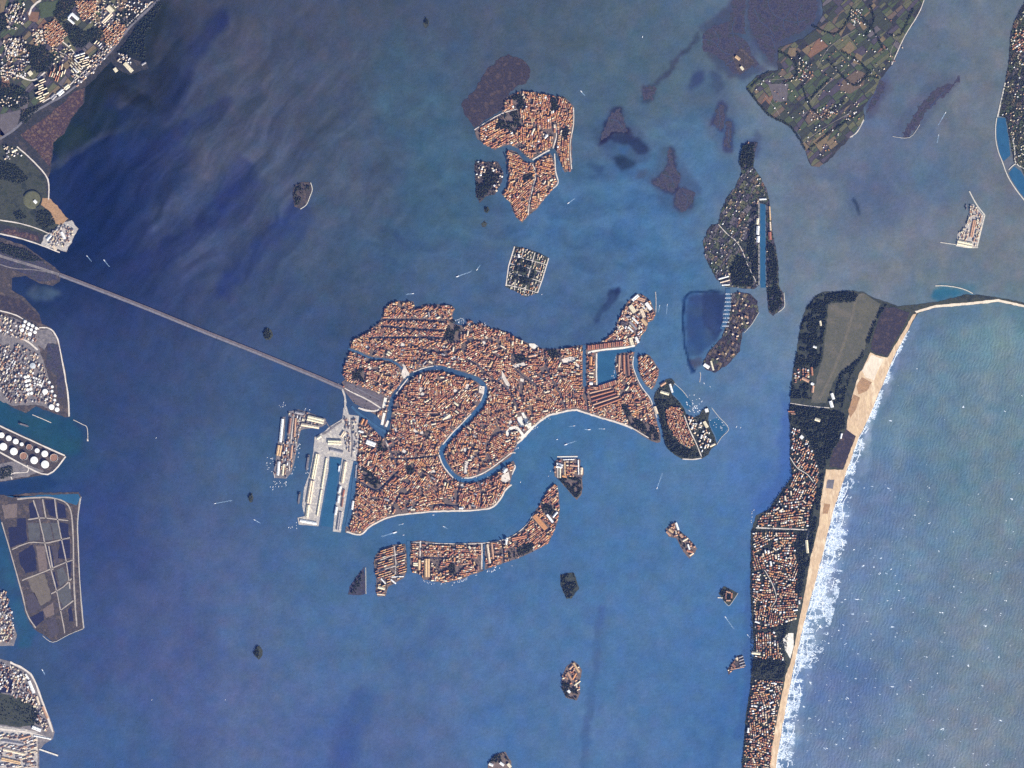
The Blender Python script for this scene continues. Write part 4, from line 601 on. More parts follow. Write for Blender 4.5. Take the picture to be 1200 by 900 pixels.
# ------------------------------------------------------------------ buildings gathered by kind, the largest become objects of their own
HOUSES = {}                                   # kind -> list of (x, y, z, angle, w, d, h, rise, hip, roof tone, district)
def add_house(kind, x, y, a, w, d, h, rise, hip, tone, where, z=LAND): HOUSES.setdefault(kind, []).append((x, y, z, a, w, d, h, rise, hip, tone, where))
def pick(tones, r):
    t = r.random() * sum(v for k, v in tones); 
    for k, v in tones:
        t -= v
        if t <= 0: return k
    return tones[-1][0]
TOWN = [('terracotta', 5), ('rose', 4), ('russet', 2.6), ('brown', 2.6), ('orange', 2.4), ('ochre', 2.0), ('pale', 1.1), ('slate', .9), ('cream', .5), ('grey', .4)]
def fill(kind, poly, where, ang, angvar=18, cellpx=26, w=(11, 24), d=(11, 19), street=(3, 7.5), gap=(0, 2.5), skip=.07, h=(7, 14), tones=TOWN, rise=(.26, .44), hip=.55, court=.0, z=LAND, seed=0, edge=.5, mark=False, rows=2):
    r = random.Random(seed * 31 + 5); msk = pmask(poly) & ~TAKEN
    xs = [p[0] for p in poly]; ys = [p[1] for p in poly]; x0, x1, y0, y1 = min(xs), max(xs), min(ys), max(ys)
    seeds = []
    j = y0 - cellpx / 2
    while j < y1 + cellpx:
        i = x0 - cellpx / 2
        while i < x1 + cellpx:
            seeds.append((i + r.uniform(-.42, .42) * cellpx, j + r.uniform(-.42, .42) * cellpx, rad(ang(i, j) if callable(ang) else ang) + rad(r.gauss(0, angvar)) + (math.pi / 2 if r.random() < .3 and angvar > 8 else 0)))
            i += cellpx
        j += cellpx
    SA = np.array([(s[0], s[1]) for s in seeds]); out = []
    def ok(x, y):
        cy, cx = cell(x, y); return msk[cy, cx]
    for si, (sx, sy, a) in enumerate(seeds):
        c, n = math.cos(a), math.sin(a); R = cellpx * 1.05 * S; v = -R; row = 0
        near = np.argsort((SA[:, 0] - sx) ** 2 + (SA[:, 1] - sy) ** 2)[:14]; NS = SA[near]
        while v < R:
            dd = r.uniform(*d); u = -R + r.uniform(0, 10)
            while u < R:
                ww = r.uniform(*w)
                uu, vv = u + ww / 2, v + dd / 2
                X, Y = sx + (uu * c - vv * n) / S, sy - (uu * n + vv * c) / S
                u += ww + (r.uniform(*gap) if r.random() < .8 else r.uniform(3, 9))
                if not (x0 <= X <= x1 and y0 <= Y <= y1) or not ok(X, Y): continue
                dq = (NS[:, 0] - X) ** 2 + (NS[:, 1] - Y) ** 2
                if dq.argmin() != 0: continue
                if r.random() < skip: continue
                if court and fbm(np.array([X / 9.0]), np.array([Y / 9.0]), 77 + seed, 2)[0] < court: continue
                good = True
                for su, sv in ((-1, -1), (1, -1), (1, 1), (-1, 1)):
                    U, V = uu + su * ww * .5 * .78, vv + sv * dd * .5 * .78
                    if not ok(sx + (U * c - V * n) / S, sy - (U * n + V * c) / S): good = False; break
                if not good: continue
                if mark: out.append([(sx + (U * c - V * n) / S, sy - (U * n + V * c) / S) for U, V in ((u - ww - 2, v - 2), (u + 1, v - 2), (u + 1, v + dd + 2), (u - ww - 2, v + dd + 2))])
                add_house(kind, X, Y, a + (0 if ww >= dd else math.pi / 2), max(ww, dd), min(ww, dd), r.uniform(*h), r.uniform(*rise) * min(ww, dd), 1.0 if r.random() < hip else 0.0, pick(tones, r), where, z)
            v += dd; row += 1
            if row % rows == 0: v += r.uniform(*street)
            else: v += r.uniform(0, 1.0)
    for q in out: take(q)

# landmark plots are reserved before the ordinary houses are laid out
LANDMARKS = []
def reserve(x, y, w, d, a):
    c, n = math.cos(a), math.sin(a)
    take([(x + (u * c - v * n) / S, y - (u * n + v * c) / S) for u, v in ((-w/2-3, -d/2-3), (w/2+3, -d/2-3), (w/2+3, d/2+3), (-w/2-3, d/2+3))])
def church(x, y, a, length, width, dome_r, tower, label, tone='pale', dome_n=1):
    LANDMARKS.append((x, y, rad(a), length, width, dome_r, tower, label, tone, dome_n)); reserve(x, y, length, width, rad(a))
church(618.5,496.8,22,62,48,7.5,0,'five-domed cathedral at the inner corner of the great square','pale',5)
church(591.5,551.2,62,52,46,17,0,'great white domed church at the canal mouth','white')
church(593.4,634.2,85,66,30,9,22,'pale church with one dome on the north quay of the curved island','white')
church(655.4,547,-4,60,30,9,24,'white monastery church with tall bell tower on the monastery island','white')
church(624.5,416.5,12,88,36,8,0,'very large brick church near the northern hospital square','rose')
church(523,488.5,35,86,34,0,26,'big brick church with bell tower inside the bend','pale')
church(549,531,74,60,22,0,20,'long church beside the pale square in the southern bend','terracotta')
church(506,400,8,46,20,0,18,'brick church between the northern canals','terracotta')
church(766,431,40,46,24,6,18,'white-towered church on the small eastern island','pale')
church(532.5,656,90,44,20,0,16,'brick church in the middle of the curved island','orange')
church(484,597,5,44,20,0,16,'pale church close to the southern quay','cream')
church(540.5,595.5,5,40,26,6,0,'small domed church on the southern quay','white')
church(641,459,20,52,24,0,20,'pale church in the crowded eastern quarter','pale')
church(580,412,15,48,20,0,18,'tall church in the crowded northern quarter','pale')
church(500,470,30,44,20,0,18,'pale church in the north of the bend','cream')
church(665,296+8,0,1,1,0,0,'', 'pale') if False else None
church(608,300,-72,34,22,0,14,'white church at the corner of the cemetery island','white')
church(638,214,62,40,18,0,16,'pale church in the south of the red-roofed island','pale')
church(640,160,50,46,26,0,14,'big white glassworks church of the red-roofed island','white')

SHEDS = []
def shed(x0, y0, x1, y1, wpx, h, tone, label, cat='warehouse', rise=.10, name='warehouse', z=LAND, vents=True):
    SHEDS.append((x0, y0, x1, y1, wpx, h, tone, label, cat, rise, name, z, vents)); take_line([(x0, y0), (x1, y1)], wpx / 2 + .3)
def shed_list():
    A = shed
    # western port
    A(372,532,366.6,561,4.4,10,'cream','long cream terminal shed on the western cruise pier'); A(366,563.5,361.5,590,5.2,11,'pale','second long pale shed on the western cruise pier'); A(361.5,592,359.6,606,3.6,10,'cream','short cream shed near the tip of the western cruise pier')
    A(382.6,537,377,572,2.0,7,'cream','narrow eastern quay shed of the western cruise pier'); A(376.6,574,371.6,604,1.8,7,'cream','second narrow quay shed of the western cruise pier'); A(352,610,371,613.5,3.2,6,'white','low white shed across the tip of the western cruise pier')
    A(384.5,518,400,518.6,5.2,12,'cream','large cream terminal hall at the root of the cruise piers'); A(387,527,402,530.5,3.2,9,'grey','grey shed at the head of the dock between the piers'); A(371.5,514,376,511,3.2,8,'cream','cream shed at the north-west corner of the cruise piers'); A(404,506,400,512,4,8,'pale','pale hall beside the port access road')
    A(405,541,401,566,3.6,9,'pale','pale shed on the eastern cruise pier'); A(399.3,570,397.2,577,2.6,10,'white','first white hall on the west edge of the eastern pier'); A(397.4,581,396,589,2.4,10,'white','second white hall on the west edge of the eastern pier'); A(394.6,594,393,603,2.6,10,'white','third white hall on the west edge of the eastern pier'); A(403.4,574,401.6,582,2.4,8,'russet','russet shed on the eastern cruise pier'); A(402,584,400.6,594,2.2,8,'brown','brown shed on the eastern cruise pier'); A(399,600,396,621,4,7,'grey','long grey shed at the tip of the eastern pier')
    A(414,587,412.4,597,2.6,7,'white','white boat shed on the dock canal'); A(417.6,545,416.4,560,1.6,6,'grey','grey narrow shed on the dock canal')
    A(360.5,489.5,379.5,494,6.2,12,'cream','pale cream car park block on the hook-shaped island','car park'); A(353,497.4,374,501,3.6,8,'pale','pale shed along the south arm of the hook-shaped island'); A(331.2,491,328.6,518,3.2,8,'white','long white roof on the west edge of the hook-shaped island'); A(328,522,326,534,5.6,8,'ochre','ochre shed on the hook-shaped island'); A(327,541,325.5,557,3,8,'white','white market hall at the south-west of the hook-shaped island'); A(332.6,544,331,557,2.4,8,'cream','cream market hall at the south tip of the hook-shaped island'); A(340.6,490,338.6,508,2.4,9,'brown','brown shed near the top of the hook-shaped island'); A(346.5,490,345,512,2.2,8,'rose','rose shed on the inner quay of the hook-shaped island'); A(342.4,522,340.6,538,2.2,8,'rose','second rose shed on the inner quay of the hook-shaped island'); A(346,483,356,485,3,9,'grey','grey block at the top of the hook-shaped island')
    A(429.5,517.5,440,521.5,5.2,16,'white','white multi-storey car park by the road terminus','car park'); A(426,491,423,497,3,8,'orange','first orange shed by the bus yard'); A(430,492,427.4,499,2.4,8,'terracotta','second orange shed by the bus yard'); A(420.5,505,426,506.5,2.6,8,'white','small white hall by the bus yard')
    # dockyard
    A(692.4,418,692,428,3.4,10,'orange','bright orange shed between the canal and the dockyard basin'); A(690.5,430.5,695.6,431,2.6,9,'terracotta','terracotta shed between the canal and the dockyard basin'); A(690.5,437,695.5,437.4,2,9,'pale','upper pale slip roof west of the dockyard basin'); A(690.6,441.4,695.6,441.8,2,9,'cream','lower cream slip roof west of the dockyard basin'); A(690.8,449,694.6,449.4,3.4,9,'white','white hall at the south-west of the dockyard basin')
    for k in range(9): A(690+4.7*k,410.2-.62*k,690.3+4.7*k,405-.62*k,4.0,11,['russet','terracotta','russet','brown','russet','terracotta','brown','russet','russet'][k],['westernmost','second','third','fourth','middle','fourth from the east','third from the east','second from the east','easternmost'][k]+' of nine reddish ship sheds along the northern dockyard wall')
    A(726,416.5,725,436,2.4,10,'rose','first long rose shed east of the dockyard basin'); A(731,416,731.5,438,2.4,10,'terracotta','second long terracotta shed east of the dockyard basin'); A(735.5,416,737,440,2.4,10,'brown','third long brown shed east of the dockyard basin')
    for k in range(9): A(703.5+2.3*k,456.5-.75*k,702.4+2.3*k,451.8-.75*k,2.0,9,['terracotta','russet','rose'][k%3],['westernmost','second','third','fourth','middle','fourth from the east','third from the east','second from the east','easternmost'][k]+' of nine small boat sheds south of the dockyard basin')
    for k in range(5): A(691+1.2*k,460.5+5*k-k*.4,716+3*k,454.4+5.4*k-2.2*k,2.0,10,['rose','terracotta','russet','rose','terracotta'][k],['northernmost','second','middle','fourth','southernmost'][k]+' of five long rope halls south of the dockyard')
    # north-eastern hook of shipyards
    A(741,352,748,346,4,9,'white','white shipyard hall at the top of the eastern hook'); A(738.5,358,744,366,5,9,'cream','big cream yard roof on the eastern hook'); A(757,355,763,363,4,9,'white','white hall by the jetty on the eastern hook'); A(751,362,755,372,4,8,'pale','pale hall in the middle of the eastern hook'); A(752,374,758,381,3.6,8,'ochre','ochre hall on the eastern hook'); A(741,372,748,379,2.2,8,'white','first white slip hall on the eastern hook'); A(738,377,746,386,2.2,8,'grey','grey slip hall on the eastern hook'); A(736,383,742,389,2.0,8,'white','second white slip hall on the eastern hook'); A(738.5,396,741,404,4,8,'cream','cream yard block at the root of the eastern hook'); A(745,395,748,402,3,8,'white','white yard block at the root of the eastern hook'); A(728,378,734,380,4,8,'slate','dark hall on the eastern hook'); A(746,349,756,352,4,8,'rose','rose hall at the top of the eastern hook')
    # Sant'Elena side
    A(774,459,784,462,3.2,8,'cream','cream boatyard hall north of the eastern park'); A(785,450,788,460,2.4,8,'white','white hall by the blue dock of the eastern tip'); A(774,452,780,448,3,8,'rose','rose boatyard hall at the eastern tip'); A(767,476.5,770,485,3.6,9,'pale','pale pavilion by the public gardens'); A(827.5,479,828.5,483,4,7,'white','white cube by the marina of the eastern tip'); A(825,494,829,501,3.6,7,'cream','cream grandstand beside the sports field'); A(832,523,838,520,2.6,6,'pale','pale hall at the eastern tip shore')
    # curved island
    A(593.2,580+58,593,641,3.6,12,'white','white block beside the domed church of the curved island') if False else None
    A(491.2,654+2,491,668,3.0,10,'ochre','long ochre factory roof on the curved island'); A(500.5,655,500.5,676,6.0,12,'ochre','large tan flour-mill roof on the curved island'); A(484.5,661,492,661.5,4,9,'cream','cream factory roof by the broad canal'); A(576,636,578,655,2.4,9,'rose','first long rose shed east of the straight canal'); A(571,638,574,660,2.4,9,'pale','second long pale shed east of the straight canal'); A(600,632,617,628.4,4.2,10,'terracotta','long terracotta convent range on the curved island'); A(626,604,640,620,5.5,11,'orange','large orange prison block in the east of the curved island'); A(641,603,648,612,2.6,9,'white','white hall in the eastern gardens of the curved island'); A(648,606,653,600,2.4,9,'white','second white hall in the eastern gardens of the curved island')
    A(446.5,678,452,684,1.6,7,'white','first white boatyard roof south of the western built-up island'); A(458,679,464,684,1.6,7,'white','second white boatyard roof south of the western built-up island'); A(459,676,473,675.4,1.4,6,'white','white quay roof south of the western built-up island'); A(443,688,451,690,3,7,'cream','cream hall on the southern hook of the western built-up island'); A(442,696,451,697,1.6,6,'pale','pale roof on the southern hook of the western built-up island')
    # monastery island
    A(652,543,660,545.5,2.2,10,'white','white western range of the monastery'); A(661.6,541,662,559,1.8,10,'ochre','ochre long range of the monastery'); A(668,545,677,546,2.4,10,'rose','rose cloister range of the monastery'); A(656.4,548,656.4,560,1.8,10,'cream','cream dormitory range of the monastery'); A(677.5,539,678,556,1.4,9,'white','white narrow range on the monastery\u2019s east side'); A(681.6,548,681,556,3,6,'pale','pale harbour building of the monastery island'); A(659,557.5,664,558.5,3,9,'orange','orange hall in the south of the monastery'); A(653,535.4,677,535,1.4,2,'white','white curved breakwater of the monastery harbour','breakwater',.02,'breakwater',-2,False); A(660,538.6,673,538.2,1.3,5,'white','white quay building of the monastery harbour')
    # islets
    A(792,612.6,795,621,2.4,8,'white','white hall at the north tip of the hospital islet'); A(784,620,789,624,2.6,9,'ochre','ochre hall on the hospital islet'); A(781,623,786,627.6,2.2,9,'rose','rose hall on the hospital islet'); A(797,626,800,630,2.6,8,'rose','small rose hall at the waist of the hospital islet'); A(800,634,806,630.5,2.4,8,'pale','pale hall at the waist of the hospital islet'); A(805,645,812,647,2.6,9,'terracotta','terracotta hall at the south end of the hospital islet'); A(808,651,812.6,648,2,9,'pale','pale hall at the south tip of the hospital islet'); A(806,638,808,644,2,8,'white','white narrow hall on the south part of the hospital islet')
    A(667,784,671.4,780,2.4,9,'rose','north-west range of the square monastery block'); A(672,777,679,788,2.2,9,'ochre','north-east range of the square monastery block'); A(665,788,670,797,2.4,9,'rose','south-west range of the square monastery block'); A(671,796,675,789,2.2,9,'orange','south-east range of the square monastery block'); A(673,803,680,798,1.6,7,'cream','cream hall south of the monastery block'); A(665.6,809,668,811.6,3,7,'white','white hall in the wooded south of the monastery islet'); A(675,570+230,676,806,1.6,6,'pale','pale wall house of the monastery islet')
    A(851,693,856.4,694.6,1.8,8,'rose','north range of the ring building on the diamond islet'); A(857.4,695,857,701,1.8,8,'terracotta','east range of the ring building on the diamond islet'); A(851,703.5,856,703.5,1.8,8,'rose','south range of the ring building on the diamond islet'); A(850.6,695,850.4,702,1.6,8,'brown','west range of the ring building on the diamond islet'); A(841,700.4,847,700.8,1.2,3,'white','white jetty of the diamond islet','jetty',.02,'jetty',-2,False)
    for k in range(4): A(865.4+.6*k,771+3.3*k,870.6+1*k,768.8+3.4*k,1.5,6,'grey',['northernmost','second','third','southernmost'][k]+' of four grey ruined ranges on the walled islet')
    A(855,784.6,872,781.6,1.0,4,'rose','long rose wall house of the walled islet'); A(858,778,861.6,782,2.6,6,'brown','brown ruin on the walled islet')
    A(573,895,578,897,3,9,'white','white hall on the islet at the southern frame edge'); A(586,893.6,590.5,897,3,9,'white','second white hall on the islet at the southern frame edge'); A(595,895,598.5,899,3.4,9,'cream','cream hall on the islet at the southern frame edge')
    # green island
    A(888,256,887,263,3,9,'cream','first cream seaplane hangar on the dock channel'); A(888.4,265,887.6,275,3.4,10,'white','second white seaplane hangar on the dock channel'); A(888.6,277,888,284,3.4,10,'white','third white seaplane hangar on the dock channel'); A(901.6,242,902.6,258,1.8,8,'ochre','long ochre range east of the dock channel'); A(902.4,260,903,270,1.8,8,'pale','pale range east of the dock channel'); A(902,272,902.6,281,3.4,9,'russet','red-roofed barracks east of the dock channel'); A(890,233.6,898,233.2,2,7,'white','white building at the head of the dock channel'); A(842,327,854,323.6,1.8,7,'white','first white boatyard roof at the south of the green island'); A(844,331,855,328,1.6,7,'pale','second pale boatyard roof at the south of the green island'); A(846,334,855,333.6,1.4,6,'white','third white boatyard roof at the south of the green island'); A(825,427,831,431,4,6,'white','white hall at the south tip of the brown island'); A(833,423,836,434,2,6,'cream','cream wall house at the south tip of the brown island')
    # airfield & barrier island
    A(974.5,461,977,468,3.4,9,'white','white hangar at the south of the airfield'); A(973,470,975.4,477.5,3.8,9,'white','second white hangar at the south of the airfield'); A(950.6,449,953.6,451,3,7,'white','white hall at the west edge of the airfield'); A(953,452,952,460,2.8,7,'rose','rose barracks at the west edge of the airfield'); A(951,430.5,952,440,2.2,8,'terracotta','terracotta hangar beside the airfield'); A(940,443,948,447,3.4,8,'rose','rose church range beside the airfield'); A(953,406,957,407.4,2.4,7,'white','small white hall in the airfield woods'); A(961,376,962,382,2.4,7,'cream','cream block in the airfield woods'); A(945,633,946.4,648,3.0,14,'cream','large cream hotel block behind the beach','hotel'); A(986.4,508,985,514,2,8,'white','white hall beside the scrub patch'); A(938,511,941,513.6,4,9,'white','white round hall in the north of the barrier island'); A(923.6,482,931,482.4,1.6,7,'terracotta','first terracotta barrack at the lagoon shore'); A(927,484.6,932,485,1.4,7,'rose','second rose barrack at the lagoon shore'); A(955,491,961,493,3.6,8,'cream','cream hall in the middle of the wooded belt'); A(881,765,891,766,3,6,'cream','pale hall on the lagoon shore of the barrier island')
    # mainland
    A(84,16,92,23,3.6,9,'white','one wing of the white courtyard block'); A(84,16,80,21,2.4,9,'white','another wing of the white courtyard block'); A(80,22,87,28,2.4,9,'white','southern wing of the white courtyard block'); A(126,8,132,14,6,8,'cream','big cream mall roof at the top of the mainland'); A(131,16,120,27,4.4,8,'pale','long pale mall roof at the top of the mainland'); A(146,74,155,84,4.6,9,'cream','pale terminal hall on the lagoon spit'); A(134,80,137,84,4,7,'cream','cream hall on the lagoon spit'); A(166,76,171,73,2.4,6,'grey','grey hall at the end of the lagoon spit'); A(68,111,74,106,5,8,'white','white hall by the shore road'); A(76,104,81,100,4.4,8,'cream','cream hall by the shore road'); A(60,116,65,111,5,8,'grey','grey hall by the shore road'); A(34,84,37,88,5,7,'cream','lone cream farm hall on the mainland'); A(14,178,20,175,3,7,'cream','cream house by the park gate'); A(40,235,43,238,3.4,7,'white','white pavilion on the round park mound'); A(55,281,60,276,3,7,'white','first white boat hall on the yard apron'); A(62,288,66,293,3,7,'pale','second pale boat hall on the yard apron'); A(72,272,76,280,3,7,'white','third white boat hall on the yard apron'); A(34,798,40,812,3.4,8,'white','long white warehouse along the south-west quay'); A(43,816,46,826,2.4,8,'pale','second pale warehouse along the south-west quay'); A(50,828,56,842,2.4,8,'rose','rose warehouse along the south-west quay'); A(38,852,48,856,4,8,'white','white hall on the south-west docks'); A(46,878,68,885.5,1.8,5,'white','long white loading pier in the south-west corner','pier',.02,'pier',-2,False); A(40,862,60,866,1.6,6,'white','white quay shed near the south-west corner'); A(2,868,28,872,3,8,'grey','long grey mill roof in the south-west corner'); A(4,878,30,884,3,8,'pale','long pale mill roof in the south-west corner'); A(2,889,24,894,4,8,'ochre','ochre mill roof in the south-west corner'); A(22,866,36,862,2.4,8,'rose','rose mill roof in the south-west corner'); A(30,790,34,796,2,8,'white','white silo house in the south-west docks')
    A(1122,284,1139,287.5,6,7,'cream','big pale caisson yard on the artificial island'); A(1142,258,1138,278,4,6,'rose','brown storage roof on the artificial island'); A(862,66,867,70,3.4,7,'ochre','first ochre hall of the round fort islet'); A(868,78,871,82,3,7,'cream','second cream hall of the round fort islet')
shed_list()
# courts, parks and other open plots
PARKS = {
 'giardini': ([(728,474),(733,474),(742,490),(752,493),(766,499),(772,508),(773,516),(766,517),(750,507),(738,500),(735,490)],'dark public gardens at the east of the waterfront'),
 'elena': ([(768,468),(782,469),(786,474),(778,481),(779,494),(785,509),(797,522),(811,528),(821,535),(812,537),(798,536),(789,531),(781,524),(778,516),(776,504),(772,490)],'dark belt of park trees round the eastern tip'),
 'sgm': ([(652,560),(660,559.6),(674,559),(681,561),(682,572),(680,579),(676,585),(671,580),(664,572),(658,565)],'dark cypress garden of the monastery island'),
 'savorgnan': ([(412,436),(424,430),(430,440),(426,447),(414,443)],'dark garden in the north-west of the town'),'papadopoli': ([(447,515),(455,527),(450,528),(441,527),(440,520)],'dark garden by the road terminus'),
 'gardenA': ([(530,373),(540,384),(536,400),(526,402),(520,394)],'dark garden strip by the northern boat basin'),'gardenB': ([(602,414),(612,416),(618,420),(610,426),(604,424)],'dark hospital garden in the north'),'gardenC': ([(640,410),(654,409.6),(656,416),(646,420)],'dark gardens by the northern wall'),
 'gardenD': ([(426,560),(442,574),(446,566),(436,554),(424,546)],'dark garden by the western tenements'),'gardenE': ([(476,546),(484,542),(486,552),(478,556)],'small dark garden inside the southern quarter'),'gardenF': ([(497,506),(503,504),(502,514),(496,512)],'small dark garden inside the bend'),
 'giuA': ([(606,641),(624,634),(624,645),(608,653)],'dark walled garden on the south shore of the curved island'),'giuB': ([(634,592),(644,588),(650,600),(646,606),(636,600)],'dark convent garden in the east of the curved island'),'giuC': ([(526,661),(533,660),(534,671),(526,674)],'dark garden in the middle of the curved island'),'giuD': ([(594,643),(604,642),(604,653),(596,655)],'walled orchard on the curved island'),
 'murA': ([(588,134),(606,130),(611,142),(603,156),(594,150),(580,150)],'dark field in the north of the red-roofed island'),'murB': ([(600,113),(610,109),(616,122),(606,130),(602,124)],'park strip at the top of the red-roofed island'),'murC': ([(645,113),(654,115),(653,128),(646,130)],'dark garden strip in the north-east of the red-roofed island'),'murD': ([(612,206),(622,202),(624,208),(614,212)],'small dark garden in the southern red-roofed island'),'murE': ([(660,150),(666,149),(664,162),(658,162)],'dark yard in the east of the red-roofed island'),
 'michA': ([(607,301),(613,302.6),(611,309),(605,307.5)],'north-west cypress plot of the cemetery island'),'michB': ([(615,303),(625,305.6),(623,312),(613,309.5)],'northern cypress plot of the cemetery island'),'michC': ([(604,310),(620,314),(618,321),(602,317)],'middle cypress plot of the cemetery island'),'michD': ([(601,320),(608,322),(606,331),(599,329)],'south-west cypress plot of the cemetery island'),'michE': ([(610,322.5),(622,325.5),(619,335),(608,332)],'southern cypress plot of the cemetery island'),'michF': ([(622,315),(628,316.4),(624,329),(620,328)],'narrow cypress plot of the cemetery island'),'murW': ([(558,214),(566,206),(572,198),(584,206),(574,222),(562,236),(559,230)],'dark trees of the ragged island'),
 'lidoN': ([(947,360),(957,348),(982,342.4),(1001,341.6),(1005,346),(1002,354),(970,357),(969,372),(965,400),(963,424),(955,434),(950,428),(930,433),(935,410),(939,382)],'dark woods at the head of the barrier island'),
 'lidoN2': ([(928,448),(949,450),(951,468),(926,467)],'dark grove west of the airfield'),'lidoN3': ([(1034,357),(1040,357),(1030,372),(1023,390),(1015,414),(1003,430),(997,444),(991,462),(988,478),(977,478),(979,462),(984,440),(1000,426),(1011,414),(1019,390),(1027,372)],'dark pine strip east of the airfield'),
 'lidoB': ([(926,474),(948,477),(974,480),(990,486),(991,498),(986,512),(976,528),(970,546),(962,552),(956,530),(946,512),(937,500),(926,494)],'dark wooded belt across the barrier island'),'lidoC': ([(962,556),(966,556),(960,600),(956,622),(951,650),(946,668),(941,692),(936,700),(932,690),(936,664),(932,640),(934,624),(948,622),(950,600),(956,580)],'dark gardens behind the beach'),'lidoD': ([(898,737),(924,730),(920,746),(914,756),(910,740)],'dark grove in the south of the barrier island'),'lidoE': ([(882,774),(900,772),(922,776),(919,794),(900,796),(882,792)],'dark park in the south of the barrier island'),
 'vigS': ([(862,300),(874,302),(884,326),(884,337),(860,335),(856,316)],'dark woods at the south of the green island'),'vigE': ([(900,284),(907,288),(911,308),(911,334),(917,345),(916,358),(905,368),(902,364),(900,340)],'dark wooded strip east of the dock channel'),'vigM': ([(880,242),(888,240),(887,254),(884,264),(884,286),(888,290),(889,330),(884,330),(876,296),(878,270)],'dark trees along the dock channel'),'vigN': ([(870,170),(885,168),(883,196),(870,200),(866,190)],'dark trees at the northern tip of the green island'),
 'graz': ([(658,674),(672,672.4),(676,684),(677,690),(670,700),(664,701),(658,686)],'dark trees covering the islet south of the curved island'),'clem2': ([(659,798),(666,800),(674,806),(678,812),(674,820),(664,817),(658,806)],'dark trees in the south of the monastery islet'),'lazz': ([(844,694),(848.6,688),(862,695.4),(858,703),(854,708),(848,703)],'dark trees round the ring building'),'isA': ([(309,391),(311,385),(315,384.6),(319,392),(316,397.6),(311,397)],'dark trees of the round islet near the causeway'),'isB': ([(291,583),(292.4,578.8),(295,578.6),(296,583),(294,588)],'dark trees of the tiny islet west of the piers'),'isC': ([(297,765),(300.4,758.4),(304,757.4),(307.2,763),(306,768.6),(303,772),(299.4,768)],'dark trees of the lone south-western islet'),'isD': ([(496.6,26),(499,20.8),(502,24.6),(501.4,30.6),(498.6,32.8)],'dark trees of the lone northern islet'),'isE': ([(568,244),(571.6,242.8),(573.2,246),(570.6,249)],'trees on the upper dark dot'),'isF': ([(564.8,262),(568,259.4),(570.2,262),(568.4,265)],'trees on the lower dark dot'),'bot': ([(573,893),(580,885),(591,882),(597,891),(590,892),(582,894)],'dark trees of the islet at the southern frame edge'),
 'secA': ([(346,218),(352,215),(356,220),(354,232),(350,240),(346,240),(344,228)],'dark scrub on the west of the bean-shaped islet'),'secB': ([(357,217),(363,217),(364,223),(358,224)],'dark scrub on the head of the bean-shaped islet'),'triW': ([(425,668),(426.5,690),(424,695),(411,695),(412,688),(419,677)],'dark scrub covering the triangular islet'),'clemT': ([(794,626),(799,624),(804,640),(800,644)],'dark trees at the waist of the hospital islet')}
for k, (p, lab) in PARKS.items(): take(p)
def spin(c, f=1.0): return lambda x, y: c + f * (60 * (float(fbm(np.array([x / 90.0]), np.array([y / 90.0]), 61, 2)[0]) - .5))
NW = [(398,436),(414,394),(450,350),(535,350),(532,400),(480,432),(470,452),(450,466),(430,455),(402,445)]
RS_ = random.Random(99)
TOWNM = (pmask(NORTH) | pmask(SOUTH)) & ~TAKEN
k = t = 0
while k < 34 and t < 4000:
    t += 1; x, y = RS_.uniform(410, 740), RS_.uniform(358, 615)
    a_ = RS_.uniform(0, 3.14); c_, n_ = math.cos(a_), math.sin(a_); hw, hh = RS_.uniform(1.6, 3.4), RS_.uniform(1.2, 2.2)
    q = [(x + u * hw * c_ - v * hh * n_, y + u * hw * n_ + v * hh * c_) for u, v in ((-1, -1), (1, -.8), (.9, 1), (-.8, .9))]
    if not all(TOWNM[cell(*p)] and not TAKEN[cell(*p)] for p in q): continue
    o = slab('square_pavement', q, 1.3, 3.3, M['stone' if k % 3 else 'paving']); tag(o, 'small paved square tucked among the roofs of the main island', kind='structure'); o['group'] = 'small squares of the main island'; take(q); k += 1
BIG = [('terracotta', 4), ('pale', 2), ('rose', 3), ('brown', 3), ('ochre', 2), ('cream', 1), ('grey', 1.4), ('russet', 2)]
for pl, ws, sd in ((NORTH, 'on the main island north of the canal bend', 201), (SOUTH, 'inside the canal bend', 202), (GIU, 'on the long curved island', 203), (MURN, 'on the northern red-roofed island', 204), (MURS, 'on the southern red-roofed island', 205)):
    fill('townhouse', pl, ws, spin(30), 35, 22, w=(30, 54), d=(14, 20), street=(6, 16), gap=(6, 30), skip=.89, h=(12, 20), tones=BIG, seed=sd, mark=True, rows=1)
fill('townhouse', [p for p in NORTH], 'on the main island north of the canal bend', spin(12), 32, 18, seed=1, skip=.05, court=.25)
fill('townhouse', [p for p in SOUTH], 'inside the canal bend', spin(30), 32, 18, seed=2, skip=.05, court=.24)
fill('townhouse', SANPIETRO, 'on the small eastern church island', 50, 12, 30, seed=3, skip=.1, court=.3)
fill('townhouse', [(779,481),(785,476),(797,477),(803,486),(808,500),(815,521),(808,526),(797,520),(787,509),(781,496)], 'among the trees of the eastern tip', 68, 3, 60, w=(9, 16), d=(10, 14), street=(4, 7), seed=4, skip=.06)
fill('townhouse', [(800,484),(820,490),(830,500),(834,514),(828,530),(822,530),(812,510)], 'by the sports field of the eastern tip', 60, 10, 40, seed=5, skip=.6, tones=[('pale', 2), ('white', 2), ('rose', 1)])
fill('townhouse', GIU, 'on the long curved island', lambda x, y: 2 if x < 600 else 40 if x < 626 else 50, 5, 40, w=(10, 26), seed=6, skip=.08, court=.27, street=(4, 8))
fill('townhouse', GIUW, 'on the western built-up island', 14, 2, 70, w=(22, 40), d=(9, 12), street=(9, 13), gap=(2, 5), seed=7, skip=.12, rows=1, tones=[('terracotta', 3), ('rose', 2), ('orange', 2), ('brown', 2), ('ochre', 2), ('cream', 1)])
